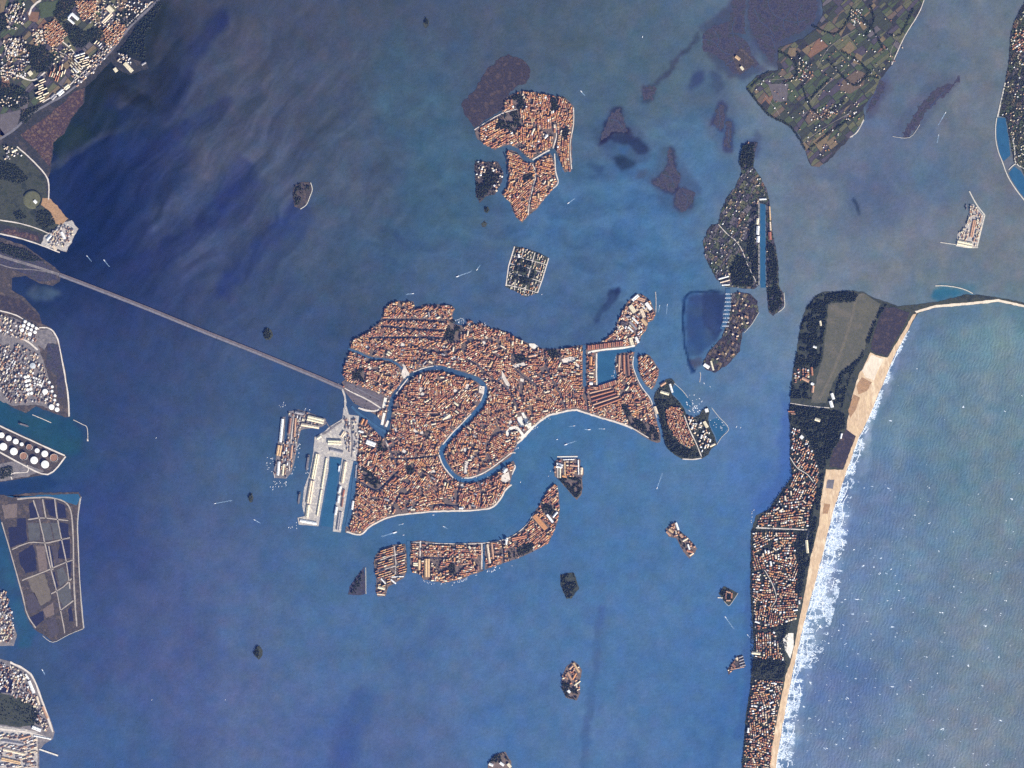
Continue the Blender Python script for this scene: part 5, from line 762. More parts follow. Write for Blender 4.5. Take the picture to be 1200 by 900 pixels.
fill('townhouse', SGM, 'on the monastery island', 0, 2, 60, seed=8, skip=.3)
fill('townhouse', MURN, 'on the northern red-roofed island', lambda x, y: 82 if x > 610 else 20, 8, 26, w=(10, 26), seed=9, skip=.06, court=.27, tones=[('terracotta', 4), ('orange', 4), ('russet', 2.4), ('ochre', 2), ('rose', 2.4), ('brown', 1.4), ('pale', .8), ('white', .3)])
fill('townhouse', MURS, 'on the southern red-roofed island', lambda x, y: 70 if y < 215 else 35, 14, 26, w=(10, 26), seed=10, skip=.05, court=.22, tones=[('terracotta', 4), ('orange', 5), ('russet', 2.2), ('ochre', 2.4), ('rose', 2), ('brown', 1.2), ('pale', .6)])
fill('townhouse', MURW, 'on the ragged island beside the red-roofed one', 30, 20, 20, seed=11, skip=.55, tones=[('pale', 2), ('white', 1), ('rose', 1), ('slate', 2)])
fill('townhouse', MICH, 'on the walled cemetery island', 72, 2, 60, w=(9, 22), d=(7, 11), street=(8, 14), seed=12, skip=.45, tones=[('cream', 2), ('pale', 2), ('rose', 1.4), ('orange', .8), ('grey', 2)], h=(4, 8))
fill('townhouse', [(747,347),(763,354),(764,366),(756,384),(748,400),(732,406),(716,397),(724,380),(736,356)], 'in the shipyards of the eastern hook', 50, 12, 20, w=(12, 30), d=(10, 18), seed=13, skip=.3, tones=[('pale', 3), ('cream', 3), ('white', 2), ('rose', 2), ('ochre', 2), ('grey', 2)])
for i, (nm, pl, *_r) in enumerate(SMALL[:5]):
    fill('townhouse', pl, 'on a small islet', 30, 10, 20, seed=14 + i, skip=.5, tones=[('rose', 2), ('terracotta', 2), ('pale', 2), ('brown', 1)])
VT = [('rose', 3.2), ('terracotta', 3), ('orange', 2), ('pale', 3), ('white', 1.8), ('brown', 2), ('russet', 2), ('ochre', 1.2), ('cream', 1), ('grey', .8)]
V = dict(w=(11, 22), d=(10, 17), gap=(2, 9), street=(6, 12), h=(6, 11), tones=VT, hip=.7, rows=1)
for pl, ws, sd in (([(927,500),(946,514),(958,556),(948,616),(888,616),(906,600),(930,562)], 'in the northern villa quarter of the barrier island', 211), ([(884,624),(932,624),(934,690),(936,722),(896,736),(884,736)], 'in the middle villa quarter of the barrier island', 212), ([(882,798),(914,798),(908,860),(900,900),(872,900),(876,840)], 'in the southernmost villa quarter of the barrier island', 213)):
    fill('villa', pl, ws, 10, 20, 24, w=(26, 48), d=(13, 18), street=(10, 20), gap=(10, 40), skip=.82, h=(12, 18), tones=[('pale', 3), ('rose', 3), ('white', 1.5), ('terracotta', 3), ('orange', 2)], seed=sd, mark=True, rows=1)
fill('villa', [(927,497),(936,502),(946,514),(954,530),(960,552),(958,580),(950,600),(948,619),(886,618),(889,606),(904,597),(920,574),(929,562),(927,536)], 'in the northern villa quarter of the barrier island', lambda x, y: 8 if y > 590 else 62, 8, 30, seed=20, skip=.16, **V)
fill('villa', [(882,622),(934,623),(932,640),(936,662),(933,690),(940,700),(934,728),(924,730),(896,737),(884,738),(881,690)], 'in the middle villa quarter of the barrier island', spin(2, .5), 14, 26, seed=21, skip=.16, **V)
fill('villa', [(884,740),(912,740),(914,756),(918,766),(920,774),(884,772)], 'south of the dark grove on the barrier island', 80, 10, 30, seed=22, skip=.2, **V)
fill('villa', [(882,796),(918,796),(914,824),(908,860),(903,905),(870,905),(872,880),(876,840),(880,808)], 'in the southernmost villa quarter of the barrier island', spin(6, .4), 13, 26, seed=23, skip=.15, **V)
fill('villa', [(940,376),(960,374),(961,384),(958,396),(944,394)], 'in the woods by the airfield', 20, 12, 20, seed=24, skip=.35, **V)
fill('villa', [(930,434),(948,430),(950,446),(930,448)], 'beside the airfield', 10, 12, 20, seed=25, skip=.25, **V)
fill('villa', [(960,510),(974,512),(966,540),(958,556),(962,530)], 'along the slanting wooded street', 70, 4, 40, seed=26, skip=.3, **V)
fill('villa', [(944,384),(938,420),(930,440),(928,470),(940,470),(948,440)], 'scattered in the woods of the barrier island', 20, 12, 20, seed=27, skip=.7, **V)
fill('villa', [(1188,34),(1230,34),(1230,60),(1184,62)], 'on the peninsula at the eastern edge', 30, 10, 24, seed=28, skip=.3, **V)
for i, (pl, sk) in enumerate([([(880,100),(964,40),(1060,10),(1040,80),(1008,140),(960,190),(930,150)], .965), ([(934,72),(952,72),(952,88),(934,88)], .55), ([(996,10),(1012,10),(1010,30),(996,26)], .4), ([(946,128),(976,120),(984,134),(956,146)], .72), ([(924,86),(946,86),(942,96),(926,96)], .6), ([(996,124),(1008,118),(1004,138),(990,142)], .7), ([(1074,30),(1052,58),(1034,80),(1046,80),(1064,48),(1080,20)], .82)]):
    fill('villa', pl, 'scattered on the vegetable island', 40, 14, 30, seed=30 + i, skip=sk, w=(8, 15), d=(7, 11), gap=(4, 12), street=(8, 18), h=(5, 8), tones=[('pale', 3), ('rose', 2), ('white', 3), ('orange', 1), ('brown', 2), ('grey', 2)])
fill('villa', VIG, 'scattered on the green island', 55, 14, 24, seed=38, skip=.91, w=(8, 17), d=(7, 12), gap=(4, 12), street=(8, 18), h=(5, 8), tones=[('pale', 3), ('white', 2), ('grey', 3), ('rose', 1)])
fill('villa', SABB, 'under trees on the peninsula at the eastern edge', 55, 14, 24, seed=39, skip=.9, w=(8, 15), d=(7, 12), gap=(4, 12), street=(8, 18), h=(5, 8), tones=[('pale', 3), ('white', 2), ('cream', 3), ('rose', 1)])
fill('villa', CERT, 'in the scrub of the brown island', 20, 14, 24, seed=40, skip=.94, tones=[('pale', 2), ('rose', 2)])
# mainland quarters
MT = [('terracotta', 4), ('orange', 3), ('rose', 3), ('pale', 2), ('ochre', 2), ('brown', 2)]
fill('suburban house', [(88,0),(112,0),(114,12),(106,22),(98,26),(90,14)], 'in the northern terracotta quarter of the mainland', 48, 4, 40, w=(9, 15), d=(8, 12), street=(5, 8), gap=(1, 5), seed=50, skip=.08, tones=MT)
fill('suburban house', [(50,30),(64,22),(72,30),(80,40),(72,52),(60,56),(52,46)], 'in the compact terracotta quarter of the mainland', 44, 4, 40, w=(9, 15), d=(8, 12), street=(4, 7), gap=(1, 4), seed=51, skip=.08, tones=MT)
fill('suburban house', [(120,36),(134,24),(146,28),(150,34),(138,52),(128,60),(122,48)], 'in the terracotta quarter by the shore road', 48, 6, 40, w=(9, 15), d=(8, 12), street=(5, 9), gap=(1, 5), seed=52, skip=.14, tones=MT)
fill('suburban house', [(6,6),(30,2),(30,30),(12,40),(6,28)], 'in the pale corner of the mainland', 50, 14, 20, w=(10, 24), d=(9, 16), street=(6, 14), gap=(2, 8), seed=53, skip=.4, tones=[('white', 1.2), ('pale', 3), ('cream', 2), ('grey', 3), ('slate', 2), ('rose', 1)])
fill('suburban house', [(2,46),(30,40),(32,60),(8,72)], 'beside the dark western woods of the mainland', 80, 12, 20, w=(10, 24), d=(9, 16), street=(6, 14), gap=(2, 8), seed=54, skip=.35, tones=[('white', 1.2), ('pale', 3), ('cream', 2), ('grey', 3), ('slate', 2), ('rose', 1)])
fill('suburban house', [(34,34),(50,34),(54,52),(40,54)], 'between the wood and the terracotta quarter', 60, 12, 20, w=(10, 18), d=(9, 14), street=(6, 14), gap=(2, 8), seed=55, skip=.35, tones=[('white', 3), ('pale', 3), ('cream', 2), ('rose', 2)])
fill('suburban house', [(140,0),(184,0),(160,20),(140,22)], 'under trees at the top of the shore road', 45, 12, 20, w=(9, 18), d=(9, 13), street=(6, 14), gap=(4, 12), seed=56, skip=.7, tones=[('white', 3), ('pale', 3), ('rose', 2)])
fill('suburban house', [(138,60),(158,68),(152,80),(136,76)], 'on the lagoon spit', 40, 10, 20, w=(10, 20), d=(9, 14), seed=57, skip=.5, tones=[('white', 3), ('pale', 3), ('grey', 2)])
fill('suburban house', [(0,112),(24,112),(20,126),(0,126)], 'in the dark trees near the western frame edge', 40, 12, 20, w=(9, 16), d=(9, 13), gap=(4, 12), street=(8, 16), seed=58, skip=.6, tones=[('white', 2), ('pale', 3), ('grey', 2)])
fill('apartment block', [(40,96),(52,88),(58,110),(50,122),(40,112)], 'in the western row of bars on the mainland', 26, 2, 60, w=(46, 64), d=(10, 13), street=(10, 14), gap=(8, 16), h=(14, 20), seed=60, skip=.05, rows=1, tones=[('cream', 3), ('pale', 2)])
fill('apartment block', [(56,84),(72,74),(82,82),(66,98),(58,96)], 'in the middle row of bars on the mainland', 68, 5, 60, w=(40, 60), d=(9, 12), street=(8, 12), gap=(6, 12), h=(14, 20), seed=61, skip=.06, rows=1, tones=[('rose', 2), ('cream', 2), ('pale', 2), ('terracotta', 1)])
fill('apartment block', [(82,70),(96,58),(108,66),(108,78),(96,86),(88,96),(82,84)], 'in the eastern group of bars on the mainland', 42, 10, 22, w=(34, 56), d=(9, 13), street=(9, 16), gap=(6, 14), h=(14, 20), seed=62, skip=.1, rows=1, tones=[('cream', 3), ('pale', 2), ('white', 1)])
fill('apartment block', [(104,52),(118,44),(122,54),(112,62)], 'by the pale lots of the mainland', 40, 5, 40, w=(28, 50), d=(9, 13), street=(9, 16), gap=(6, 14), h=(14, 20), seed=63, skip=.2, rows=1, tones=[('cream', 2), ('white', 2), ('grey', 2)])
fill('apartment block', [(452,533),(466,545),(452,562),(430,545),(440,532)], 'in the tenement rows by the western canal', 42, 1, 90, w=(26, 44), d=(9, 11), street=(5, 8), gap=(1, 4), h=(12, 14), seed=64, skip=.04, rows=1, tones=[('orange', 3), ('terracotta', 3), ('ochre', 2)]) if False else None
IT = [('white', 1.8), ('grey', 4), ('pale', 2.4), ('cream', 2), ('rose', 2), ('slate', 3), ('brown', 1.6)]
fill('factory', [(-4,366),(20,376),(44,390),(42,404),(-4,390)], 'in the northern refinery yards', 66, 5, 40, w=(10, 28), d=(8, 16), street=(5, 12), gap=(2, 8), seed=70, skip=.42, tones=IT, rise=(.05, .12))
fill('factory', [(-4,404),(20,402),(44,412),(52,432),(60,452),(66,476),(42,472),(14,474),(-4,456)], 'in the southern refinery yards', 66, 5, 40, w=(9, 26), d=(8, 16), street=(5, 12), gap=(2, 8), seed=71, skip=.42, tones=IT, rise=(.05, .12))
fill('factory', [(-4,692),(8,692),(16,720),(18,746),(12,754),(-4,754)], 'on the small rounded dock', 66, 5, 40, w=(9, 24), d=(8, 16), street=(5, 10), gap=(2, 6), seed=72, skip=.2, tones=IT, rise=(.05, .12))
fill('factory', [(-4,776),(12,778),(34,792),(46,820),(60,858),(44,858),(40,830),(-4,806)], 'in the south-west docks', 66, 5, 40, w=(9, 22), d=(8, 16), street=(5, 12), gap=(2, 8), seed=73, skip=.4, tones=IT, rise=(.05, .12))
fill('factory', [(-4,858),(44,862),(44,900),(-4,900)], 'in the pale mills of the south-west corner', 10, 3, 60, w=(14, 40), d=(8, 14), street=(5, 12), gap=(2, 8), seed=74, skip=.3, tones=IT, rise=(.05, .12))
fill('factory', [(402,488),(418,490),(420,530),(404,530),(404,500)], 'in the car parks by the road terminus', 80, 4, 40, w=(9, 24), d=(7, 12), street=(5, 12), gap=(2, 8), seed=75, skip=.5, tones=IT, rise=(.05, .12))
fill('factory', TRON, 'on the hook-shaped car park island', 84, 3, 60, w=(10, 26), d=(7, 12), street=(5, 10), gap=(2, 8), seed=76, skip=.35, tones=IT + [('rose', 2)], rise=(.05, .12))
fill('factory', MOSE, 'on the artificial island', 75, 5, 40, w=(8, 20), d=(7, 12), street=(5, 10), gap=(2, 8), seed=77, skip=.4, tones=[('cream', 3), ('pale', 2), ('rose', 2)], rise=(.05, .12))
fill('factory', [(56,272),(74,262),(88,270),(78,292),(56,288)], 'on the boatyard apron', 60, 8, 20, w=(9, 18), d=(7, 12), seed=78, skip=.5, tones=IT, rise=(.05, .12))

fill('suburban house', [(0,60),(34,60),(36,90),(0,96)], 'along the dark western fields of the mainland', 20, 16, 18, w=(9, 20), d=(9, 14), street=(6, 14), gap=(3, 9), seed=160, skip=.62, tones=[('white', 2), ('pale', 3), ('cream', 2), ('grey', 3), ('rose', 2)])
fill('suburban house', [(60,56),(84,52),(96,60),(80,70),(62,76)], 'between the dark woods of the mainland', 50, 14, 18, w=(9, 20), d=(9, 14), street=(6, 14), gap=(3, 9), seed=161, skip=.66, tones=[('pale', 3), ('cream', 2), ('grey', 3), ('rose', 2)])
fill('suburban house', [(112,0),(140,0),(142,26),(118,34),(104,30)], 'round the malls of the mainland', 48, 10, 18, w=(9, 20), d=(9, 14), street=(6, 14), gap=(3, 9), seed=162, skip=.62, tones=[('pale', 3), ('cream', 2), ('grey', 3), ('rose', 2)])
fill('suburban house', [(82,84),(108,66),(128,46),(134,56),(112,84),(88,104)], 'in the strip along the shore road', 42, 6, 18, w=(9, 22), d=(9, 14), street=(5, 10), gap=(3, 9), seed=163, skip=.5, tones=[('pale', 3), ('white', 2), ('grey', 3), ('rose', 2), ('slate', 2)])
fill('suburban house', [(0,168),(18,172),(30,186),(0,188)], 'by the park gate on the mainland', 30, 14, 18, w=(9, 18), d=(9, 14), street=(6, 14), gap=(3, 9), seed=164, skip=.6, tones=[('pale', 3), ('white', 2), ('grey', 3)])
# ------------------------------------------------------------------ turn the gathered plots into houses
KIND_NAME = {'townhouse': 'townhouse', 'villa': 'villa', 'suburban house': 'suburban_house', 'apartment block': 'apartment_block', 'factory': 'factory_building'}
KIND_MAX = {'townhouse': 300, 'villa': 300, 'suburban house': 220, 'apartment block': 120, 'factory': 280}
UNIT = {}
def unit_house(tone, hip):
    if (tone, hip) not in UNIT:
        mb = MB(); mb.gable(0, 0, 0, 1, 1, .8, .2, 0, 0, 1, .5 if hip else 0.0); UNIT[(tone, hip)] = mb.mesh('house', [M['wall'], ROOFM[RI[tone]]])
    return UNIT[(tone, hip)]
SIZE = ('large', 'mid-sized')
counts = {}
for kind, L in HOUSES.items():
    L.sort(key=lambda q: -q[5-0] * q[4])
    # keep the largest on the picture as things, never two in the same place
    vis = [q for q in L if -2 < q[0] < 1202 and -2 < q[1] < 902]; n = KIND_MAX[kind]
    big, rest = vis[:n], vis[n:]
    counts[kind] = (len(big), len(rest))
    for x, y, z, a, w_, d_, h, ri, hip, tone, where in big:
        o = bpy.data.objects.new(KIND_NAME[kind], unit_house(tone, hip)); link(o)
        o.location = P(x, y, z - .3); o.rotation_euler = (0, 0, a); o.scale = (w_, d_, (h + ri) if h else 1)
        tag(o, '%s-roofed %s %s' % (tone, {'townhouse': 'townhouse', 'villa': 'villa', 'suburban house': 'house', 'apartment block': 'long apartment block', 'factory': 'industrial building'}[kind], where), kind, '%s-roofed %s %s' % (tone, {'townhouse': 'townhouses', 'villa': 'villas', 'suburban house': 'houses', 'apartment block': 'apartment blocks', 'factory': 'industrial buildings'}[kind], where))
    if rest:
        mb = MB()
        for x, y, z, a, w_, d_, h, ri, hip, tone, where in rest:
            p = P(x, y); mb.gable(p.x, p.y, z - .3, w_, d_, h + .3, ri, a, 0, 1 + RI[tone], hip)
        o = mb.build({'townhouse': 'small_townhouses', 'villa': 'small_villas', 'suburban house': 'small_houses', 'factory': 'small_factory_buildings', 'apartment block': 'small_apartment_blocks'}[kind], HMATS)
        tag(o, {'townhouse': 'countless small red-roofed houses crowding the town islands', 'villa': 'the many smaller villas of the outer islands', 'suburban house': 'the smaller houses of the mainland suburb', 'factory': 'the smaller sheds and plant of the docks', 'apartment block': 'the smaller blocks of the mainland'}[kind], 'houses', kind='stuff')
print('HOUSES', counts)

def empty(name, loc, rz=0):
    o = link(bpy.data.objects.new(name, None)); o.location = loc; o.rotation_euler = (0, 0, rz); return o
for x, y, a, ln, wd, dr, tw, label, tone, dn in LANDMARKS:
    e = empty('church', P(x, y, LAND), a); tag(e, label, 'church')
    mb = MB(); mb.box(0, 0, -.3, ln, wd * .62, 16.3); mb.box(ln * .22, 0, -.3, wd * .5, wd, 14.3); mb.build('wall', M['wall_white' if tone in ('white', 'pale', 'cream') else 'wall'], e)
    mb = MB(); mb.gable(0, 0, 16.02, ln + 1, wd * .62 + 1, .3, wd * .16, 0, 0, 0, 0); mb.gable(ln * .22, 0, 14.02, wd + 1, wd * .5 + 1, .3, wd * .13, math.pi / 2, 0, 0, 0)
    mb.build('roof', ROOFM[RI[tone]], e)
    if dr:
        for k in range(dn):
            cx, cy = (ln * .22, 0) if dn == 1 else [(0, 0), (ln * .3, 0), (-ln * .3, 0), (0, wd * .3), (0, -wd * .3)][k]
            mb = MB(); mb.cyl(cx, cy, 14, dr * .95, 8, 16, 0); dm = mb.build('drum', M['wall_white'], e)
            mb = MB(); mb.dome(cx, cy, 22, dr, 16, 5, 0, 1.05); mb.build('dome', M['lead'], dm)
    if tw:
        mb = MB(); mb.box(-ln * .5 + 4, wd * .5 + 1, -.3, 8, 8, tw + 18.3); t = mb.build('bell_tower', M['wall'], e)
        mb = MB(); mb.cyl(-ln * .5 + 4, wd * .5 + 1, tw + 18, 5.6, .1, 4, 0, None, 5.6, 9); mb.build('spire', M['lead'], t)
# the bell tower of the great square
e = empty('bell_tower', P(613.6, 503.4, 3.0)); tag(e, 'tall lone brick bell tower standing in the great square', 'bell tower')
mb = MB(); mb.box(0, 0, 0, 12, 12, 60); mb.build('shaft', ROOFM[RI['russet']], e)
mb = MB(); mb.box(0, 0, 60, 13, 13, 16); b_ = mb.build('belfry', M['wall_white'], e); mb = MB(); mb.cyl(0, 0, 76, 9, .1, 4, 0, None, 9, 22); mb.build('spire', M['lead'], b_)

for x0, y0, x1, y1, wp, h, tone, label, cat, rise, name, z, vents in SHEDS:
    a, b = P(x0, y0), P(x1, y1); L_ = (b - a).length; w_ = wp * S; ang = math.atan2(b.y - a.y, b.x - a.x); c = (a + b) / 2
    if L_ < w_: pass
    e = empty(name, (c.x, c.y, z), ang); tag(e, label, cat)
    mb = MB(); mb.box(0, 0, -.3, L_, w_, h + .3 - (0 if z > 0 else z)); mb.build('wall' if name == 'warehouse' else 'deck', M['wall_white' if tone in ('white', 'cream', 'pale', 'grey') else 'wall'] if name == 'warehouse' else M['istrian'], e)
    if name != 'warehouse':
        mb = MB(); mb.box(0, w_ * .42, h - z, L_, 1.0, .9); mb.box(0, -w_ * .42, h - z, L_, 1.0, .9); mb.build('parapet', M['stone'], e); continue
    bays = max(1, round(w_ / 22)); mb = MB()
    for k in range(bays):
        mb.gable(0, -w_ / 2 + w_ / bays * (k + .5), h + .02, L_ + .8, w_ / bays, .25, w_ / bays * (.12 + rise), 0, 0, 0, 0)
    rf = mb.build('roof', ROOFM[RI[tone]], e)
    if vents and L_ > 40:
        mb = MB(); n_ = int(L_ / 26)
        for k in range(n_):
            for q in range(bays): mb.box(-L_ / 2 + L_ * (k + .5) / n_, -w_ / 2 + w_ / bays * (q + .5), h + w_ / bays * (.12 + rise) - .6, 6, 2.6, 1.6)
        mb.build('skylight', M['concrete_dark'], rf)

# ------------------------------------------------------------------ tanks
def tank(x, y, r, h, label, group, rim=True, roof='tank'):
    e = empty('storage_tank', P(x, y, 2.0)); tag(e, label, 'tank', group)
    mb = MB(); mb.cyl(0, 0, -.6, r, h + .6, 24, 0, None, r, .01); mb.build('shell', M['tank'], e)
    if roof == 'floating':
        mb = MB(); mb.cyl(0, 0, h + .05, r * .97, .05, 24, 0, None, r * .97, .0); mb.build('roof', M['rust'], e)
        mb = MB()
        for k in range(24):
            t = 2 * math.pi * (k + .5) / 24; mb.box(r * .99 * math.cos(t), r * .99 * math.sin(t), h, .8, r * .27, 4, t)
        mb.build('rim', M['tank'], e)
    else:
        mb = MB(); mb.cyl(0, 0, h + .05, r * 1.01, .3, 24, 0, None, r * 1.01, r * .12); mb.build('roof', M[roof], e)
    if rim:
        mb = MB(); mb.cyl(0, 0, h + r * .12, 2.2, 1.6, 8); mb.build('hatch', M['concrete_dark'], e)
T1 = [(2,510,3.6),(10.4,513.6,3.6),(18.6,517.3,3.6),(25.6,520.6,2.4),(34.6,524,3.8),(43.6,528,3.0),(52.6,531.8,4.2)]
T2 = [(4,523.4,4.8),(16.4,529,4.8),(28,534.6,5.0),(40.2,539.4,4.8),(53,544.2,5.0)]
ORD = ['westernmost','second','third','fourth','fifth','sixth','seventh']
for k, (x, y, r) in enumerate(T1): tank(x, y, r * S * .9, 13, ORD[k] + ' round tank from the west in the upper row of the wedge-shaped dock', 'oil tanks on the wedge-shaped dock', roof='floating' if k in (4,) else 'tank')
for k, (x, y, r) in enumerate(T2): tank(x, y, r * S * .9, 15, ORD[k] + ' round tank from the west in the lower row of the wedge-shaped dock', 'oil tanks on the wedge-shaped dock', roof='floating' if k == 2 else 'tank')
tank(63.4, 536.6, 4.6 * S, 10, 'round tank with dark sunken roof nearest the dock tip', 'oil tanks on the wedge-shaped dock', roof='floating')
k = 0
for i in range(4):
    for j in range(2 if i < 3 else 2):
        tank(29.5 + 4.4 * i - 1.6 * j, 377 + 2.4 * i + 4.6 * j + (.5 if i % 2 else 0), 1.9 * S * (1 if (i + j) % 3 else .9), 11, 'round white tank in the double row at the north of the refinery', 'white tanks in the northern refinery row', False)
tank(26, 387, 2.2 * S, 12, 'bigger white tank just west of the northern refinery row', 'other refinery tanks', False); tank(35, 391.4, 2.3 * S, 12, 'bigger white tank just south of the northern refinery row', 'other refinery tanks', False)
for i in range(5):
    for j in range(2): tank(29.6 + 1.0 * i + 4 * j * .9, 442 + 4.9 * i - .9 * j, 1.8 * S, 11, 'round tank in the double column of the southern refinery', 'tanks in the double column of the southern refinery', False)
for i in range(3):
    for j in range(3): tank(39.6 + 3.2 * i + .7 * j, 442.6 + 3.4 * j + 1.0 * i, 1.15 * S, 9, 'small tank in the square cluster of the southern refinery', 'small tanks in the square cluster', False)
for i in range(6): tank(57.8 + 1.6 * i + (i % 2) * 2, 448 + 5.2 * i, 1.5 * S, 10, 'round tank in the row along the refinery\u2019s eastern fence', 'tanks along the eastern refinery fence', False)
tank(60.6, 477, 3.2 * S, 13, 'largest white tank at the southern tip of the refinery', 'other refinery tanks', False); tank(53, 459, 3.2 * S, 12, 'large cream tank in the middle of the southern refinery', 'other refinery tanks', False); tank(38.6, 428.6, 3.4 * S, 14, 'large grey-blue tank in the middle of the refinery', 'other refinery tanks', False, 'lead'); tank(67, 480, 2.6 * S, 11, 'cream tank beside the largest one at the refinery tip', 'other refinery tanks', False)
for i in range(5): tank(18 + 3.4 * i, 788 + 1.4 * i + (i % 2) * 3, 1.3 * S, 10, 'small white tank in the cluster of the south-west docks', 'tanks of the south-west docks', False)
tank(868, 72, 1.6 * S, 6, 'round white cistern on the fort islet', 'other refinery tanks', False) if False else None

# ------------------------------------------------------------------ causeway
CW = curve([(70,322),(120,341),(180,364.5),(240,389),(300,412.6),(345,431),(372,442),(388,449),(402,455)], 6)
cw = empty('causeway_bridge', P(240, 389, 0)); tag(cw, 'long rail and road causeway crossing the western lagoon to the town', 'bridge')
def cw_part(name, off, wpx, z0, z1, m):
    q = offset(CW, off); A, B = offset(q, wpx / 2), offset(q, -wpx / 2); mb = MB()
    for i in range(len(q) - 1):
        a, b, c, d = A[i], A[i+1], B[i+1], B[i]
        mb.face([P(*a, z1), P(*b, z1), P(*c, z1), P(*d, z1)]); mb.face([P(*a, z1), P(*a, z0), P(*b, z0), P(*b, z1)]); mb.face([P(*d, z1), P(*c, z1), P(*c, z0), P(*d, z0)])
    mb.v = [(x - cw.location.x, y - cw.location.y, z - cw.location.z) for x, y, z in mb.v]
    return mb.build(name, m, cw)
M['cw_deck'] = tint('causeway_stone', (.12, .11, .115)); M['cw_road'] = tint('causeway_road', (.175, .165, .18)); M['cw_track'] = tint('causeway_ballast', (.135, .11, .11))
cw_part('deck', 0, 4.8, 1.8, 5.0, M['cw_deck']); cw_part('road_surface', 1.1, 2.1, 4.9, 5.5, M['cw_road']); cw_part('track_bed', -1.2, 1.9, 4.9, 5.5, M['cw_track'])
for sgn in (-1, 1): cw_part('parapet', 2.32 * sgn, .16, 4.9, 6.2, M['cw_deck'])
cw_part('median', -.12, .22, 4.9, 6.0, M['cw_deck'])
for i in range(0, len(CW) - 1):
    x, y = CW[i]; a = math.atan2(-(CW[i+1][1] - y), CW[i+1][0] - x); p = P(x, y) - cw.location
    mb = MB(); mb.box(p.x, p.y, -4, 14, 42, 5.8, a); mb.build('pier', M['cw_deck'], cw)
for k, (p, wd, lab) in enumerate([([(-10,296),(10,303),(40,312),(70,322)],3.2,'railway and road embankment leading to the causeway'),([(-10,306),(14,314),(40,316),(66,321)],1.2,'pale slip road at the mainland end of the causeway')]):
    ribbon('embankment_road', p, wd, 3.2 + .3 * k, M['concrete_dark'], z0=1.0, label=lab)

# ------------------------------------------------------------------ breakwaters and jetties
BW = [([(1168,138),(1166.6,150),(1167,164),(1170,178),(1174,188)],.9,'curved white sea wall round the northern blue basin at the eastern edge'),([(1174,188),(1179,202),(1184,212),(1192,224),(1203,238)],1.1,'white sea wall round the southern blue basin at the eastern edge'),([(1182,199),(1187,194),(1192,191)],1.0,'short white wall between the two basins at the eastern edge'),([(1186,158),(1189,176),(1190,190),(1200,198)],1.4,'inner white bank of the basins at the eastern edge'),([(1178,97),(1172.6,121),(1169,137)],1.6,'pale sandy sea wall above the basins at the eastern edge'),
 ([(1136,224),(1140,232),(1146,242),(1154,252)],1.3,'northern stone arm of the artificial island'),([(1154,252),(1150,268),(1145,289)],1.5,'straight eastern sea wall of the artificial island'),([(1102,284),(1120,286.6)],.9,'western stone arm of the artificial island'),([(1120,287.6),(1134,290),(1146,290)],1.1,'southern sea wall of the artificial island'),
 ([(1096,335),(1108,335),(1122,337),(1132,340),(1140,344)],1.0,'thin curved mole north of the spit'),([(768.6,366),(768.8,352),(768.2,342)],.55,'long straight jetty off the eastern hook'),([(86,492),(96,497),(102,501),(103,515)],.6,'bent jetty off the refinery shore'),([(38,486),(50,491),(60,495.4)],.7,'slanting jetty south of the refinery'),([(102.6,514),(103,517)],1.6,'dolphin at the end of the bent refinery jetty'),
 ([(840,521),(846,512),(854,502),(842,488),(834,478)],.5,'low wall round the blue marina of the eastern tip'),([(790,449),(800,458),(806,466)],.5,'low wall of the blue dock at the eastern tip'),([(820,448),(821,440),(820.4,436)],.5,'small jetty below the brown island'),([(918.6,343),(919.4,352),(919,360),(912,366)],.7,'white shore wall at the tip of the dock channel strip'),([(428.6,665),(428.8,696)],.6,'pale straight wall on the east of the triangular islet'),([(352,245),(359,240),(363,231),(366,222),(364,214)],.8,'pale rim wall of the bean-shaped islet'),
 ([(1012.6,141),(1006,152),(998,161)],.6,'pale wall on the south-east shore of the vegetable island'),([(1046,160),(1066,161),(1078,146)],.4,'thin pale wall along the long mudflat'),([(849,704.8),(854,710),(859,704),(865,695)],.4,'low wall round the diamond islet'),([(889.4,366),(881,380),(872,390)],.5,'pale shore wall of the brown island'),([(322,560),(320.6,553)],.6,'floating jetty of the hook-shaped island'),([(98,736.5),(80,744),(62,752.6),(50,745)],.5,'pale shore wall south of the drained island'),([(95,582),(91.2,612),(92,650),(94.2,690),(98.4,736)],.5,'pale shore wall east of the drained island')]
for p, wd, lab in BW:
    q = rough_line(curve(p, 4), .06, 1.5, False, len(p)); o = ribbon('breakwater' if 'jetty' not in lab else 'jetty', q, wd, 3.4 if 'low' not in lab else 2.2, M['rock' if 'jetty' not in lab else 'stone'], z0=-3, label=lab, kind=None, smooth=False); o['category'] = 'breakwater' if 'jetty' not in lab else 'jetty'

# ------------------------------------------------------------------ trees: woods and garden trees that read as masses
def wood(poly, label, spacing=8.5, r=(4.0, 7.4), h=(8, 17), z=LAND, dens=1.0, name='woods', seed=1, thr=0.0, weights=(5, 3, 1)):
    R = random.Random(seed); m = pmask(poly); mb = MB()
    xs = [p[0] for p in poly]; ys = [p[1] for p in poly]; st = spacing / S; y = min(ys)
    while y < max(ys):
        x = min(xs)
        while x < max(xs):
            px, py = x + R.uniform(-.5, .5) * st, y + R.uniform(-.5, .5) * st; cy, cx = cell(px, py)
            if m[cy, cx] and R.random() < dens and OCC[cy, cx] == 0:
                if not thr or float(vnoise(np.array([px / 5.0]), np.array([py / 5.0]), 90)[0]) > thr:
                    p = P(px, py, z); q = R.uniform(*r); mb.crown(p.x, p.y, z, q, R.uniform(*h), R.choices((0, 1, 2), weights)[0], 5, R)
            x += st
        y += st
    if mb.f: tag(mb.build(name, LEAF), label, 'trees', kind='stuff')
OCC = np.zeros((RY, RX), np.uint8)
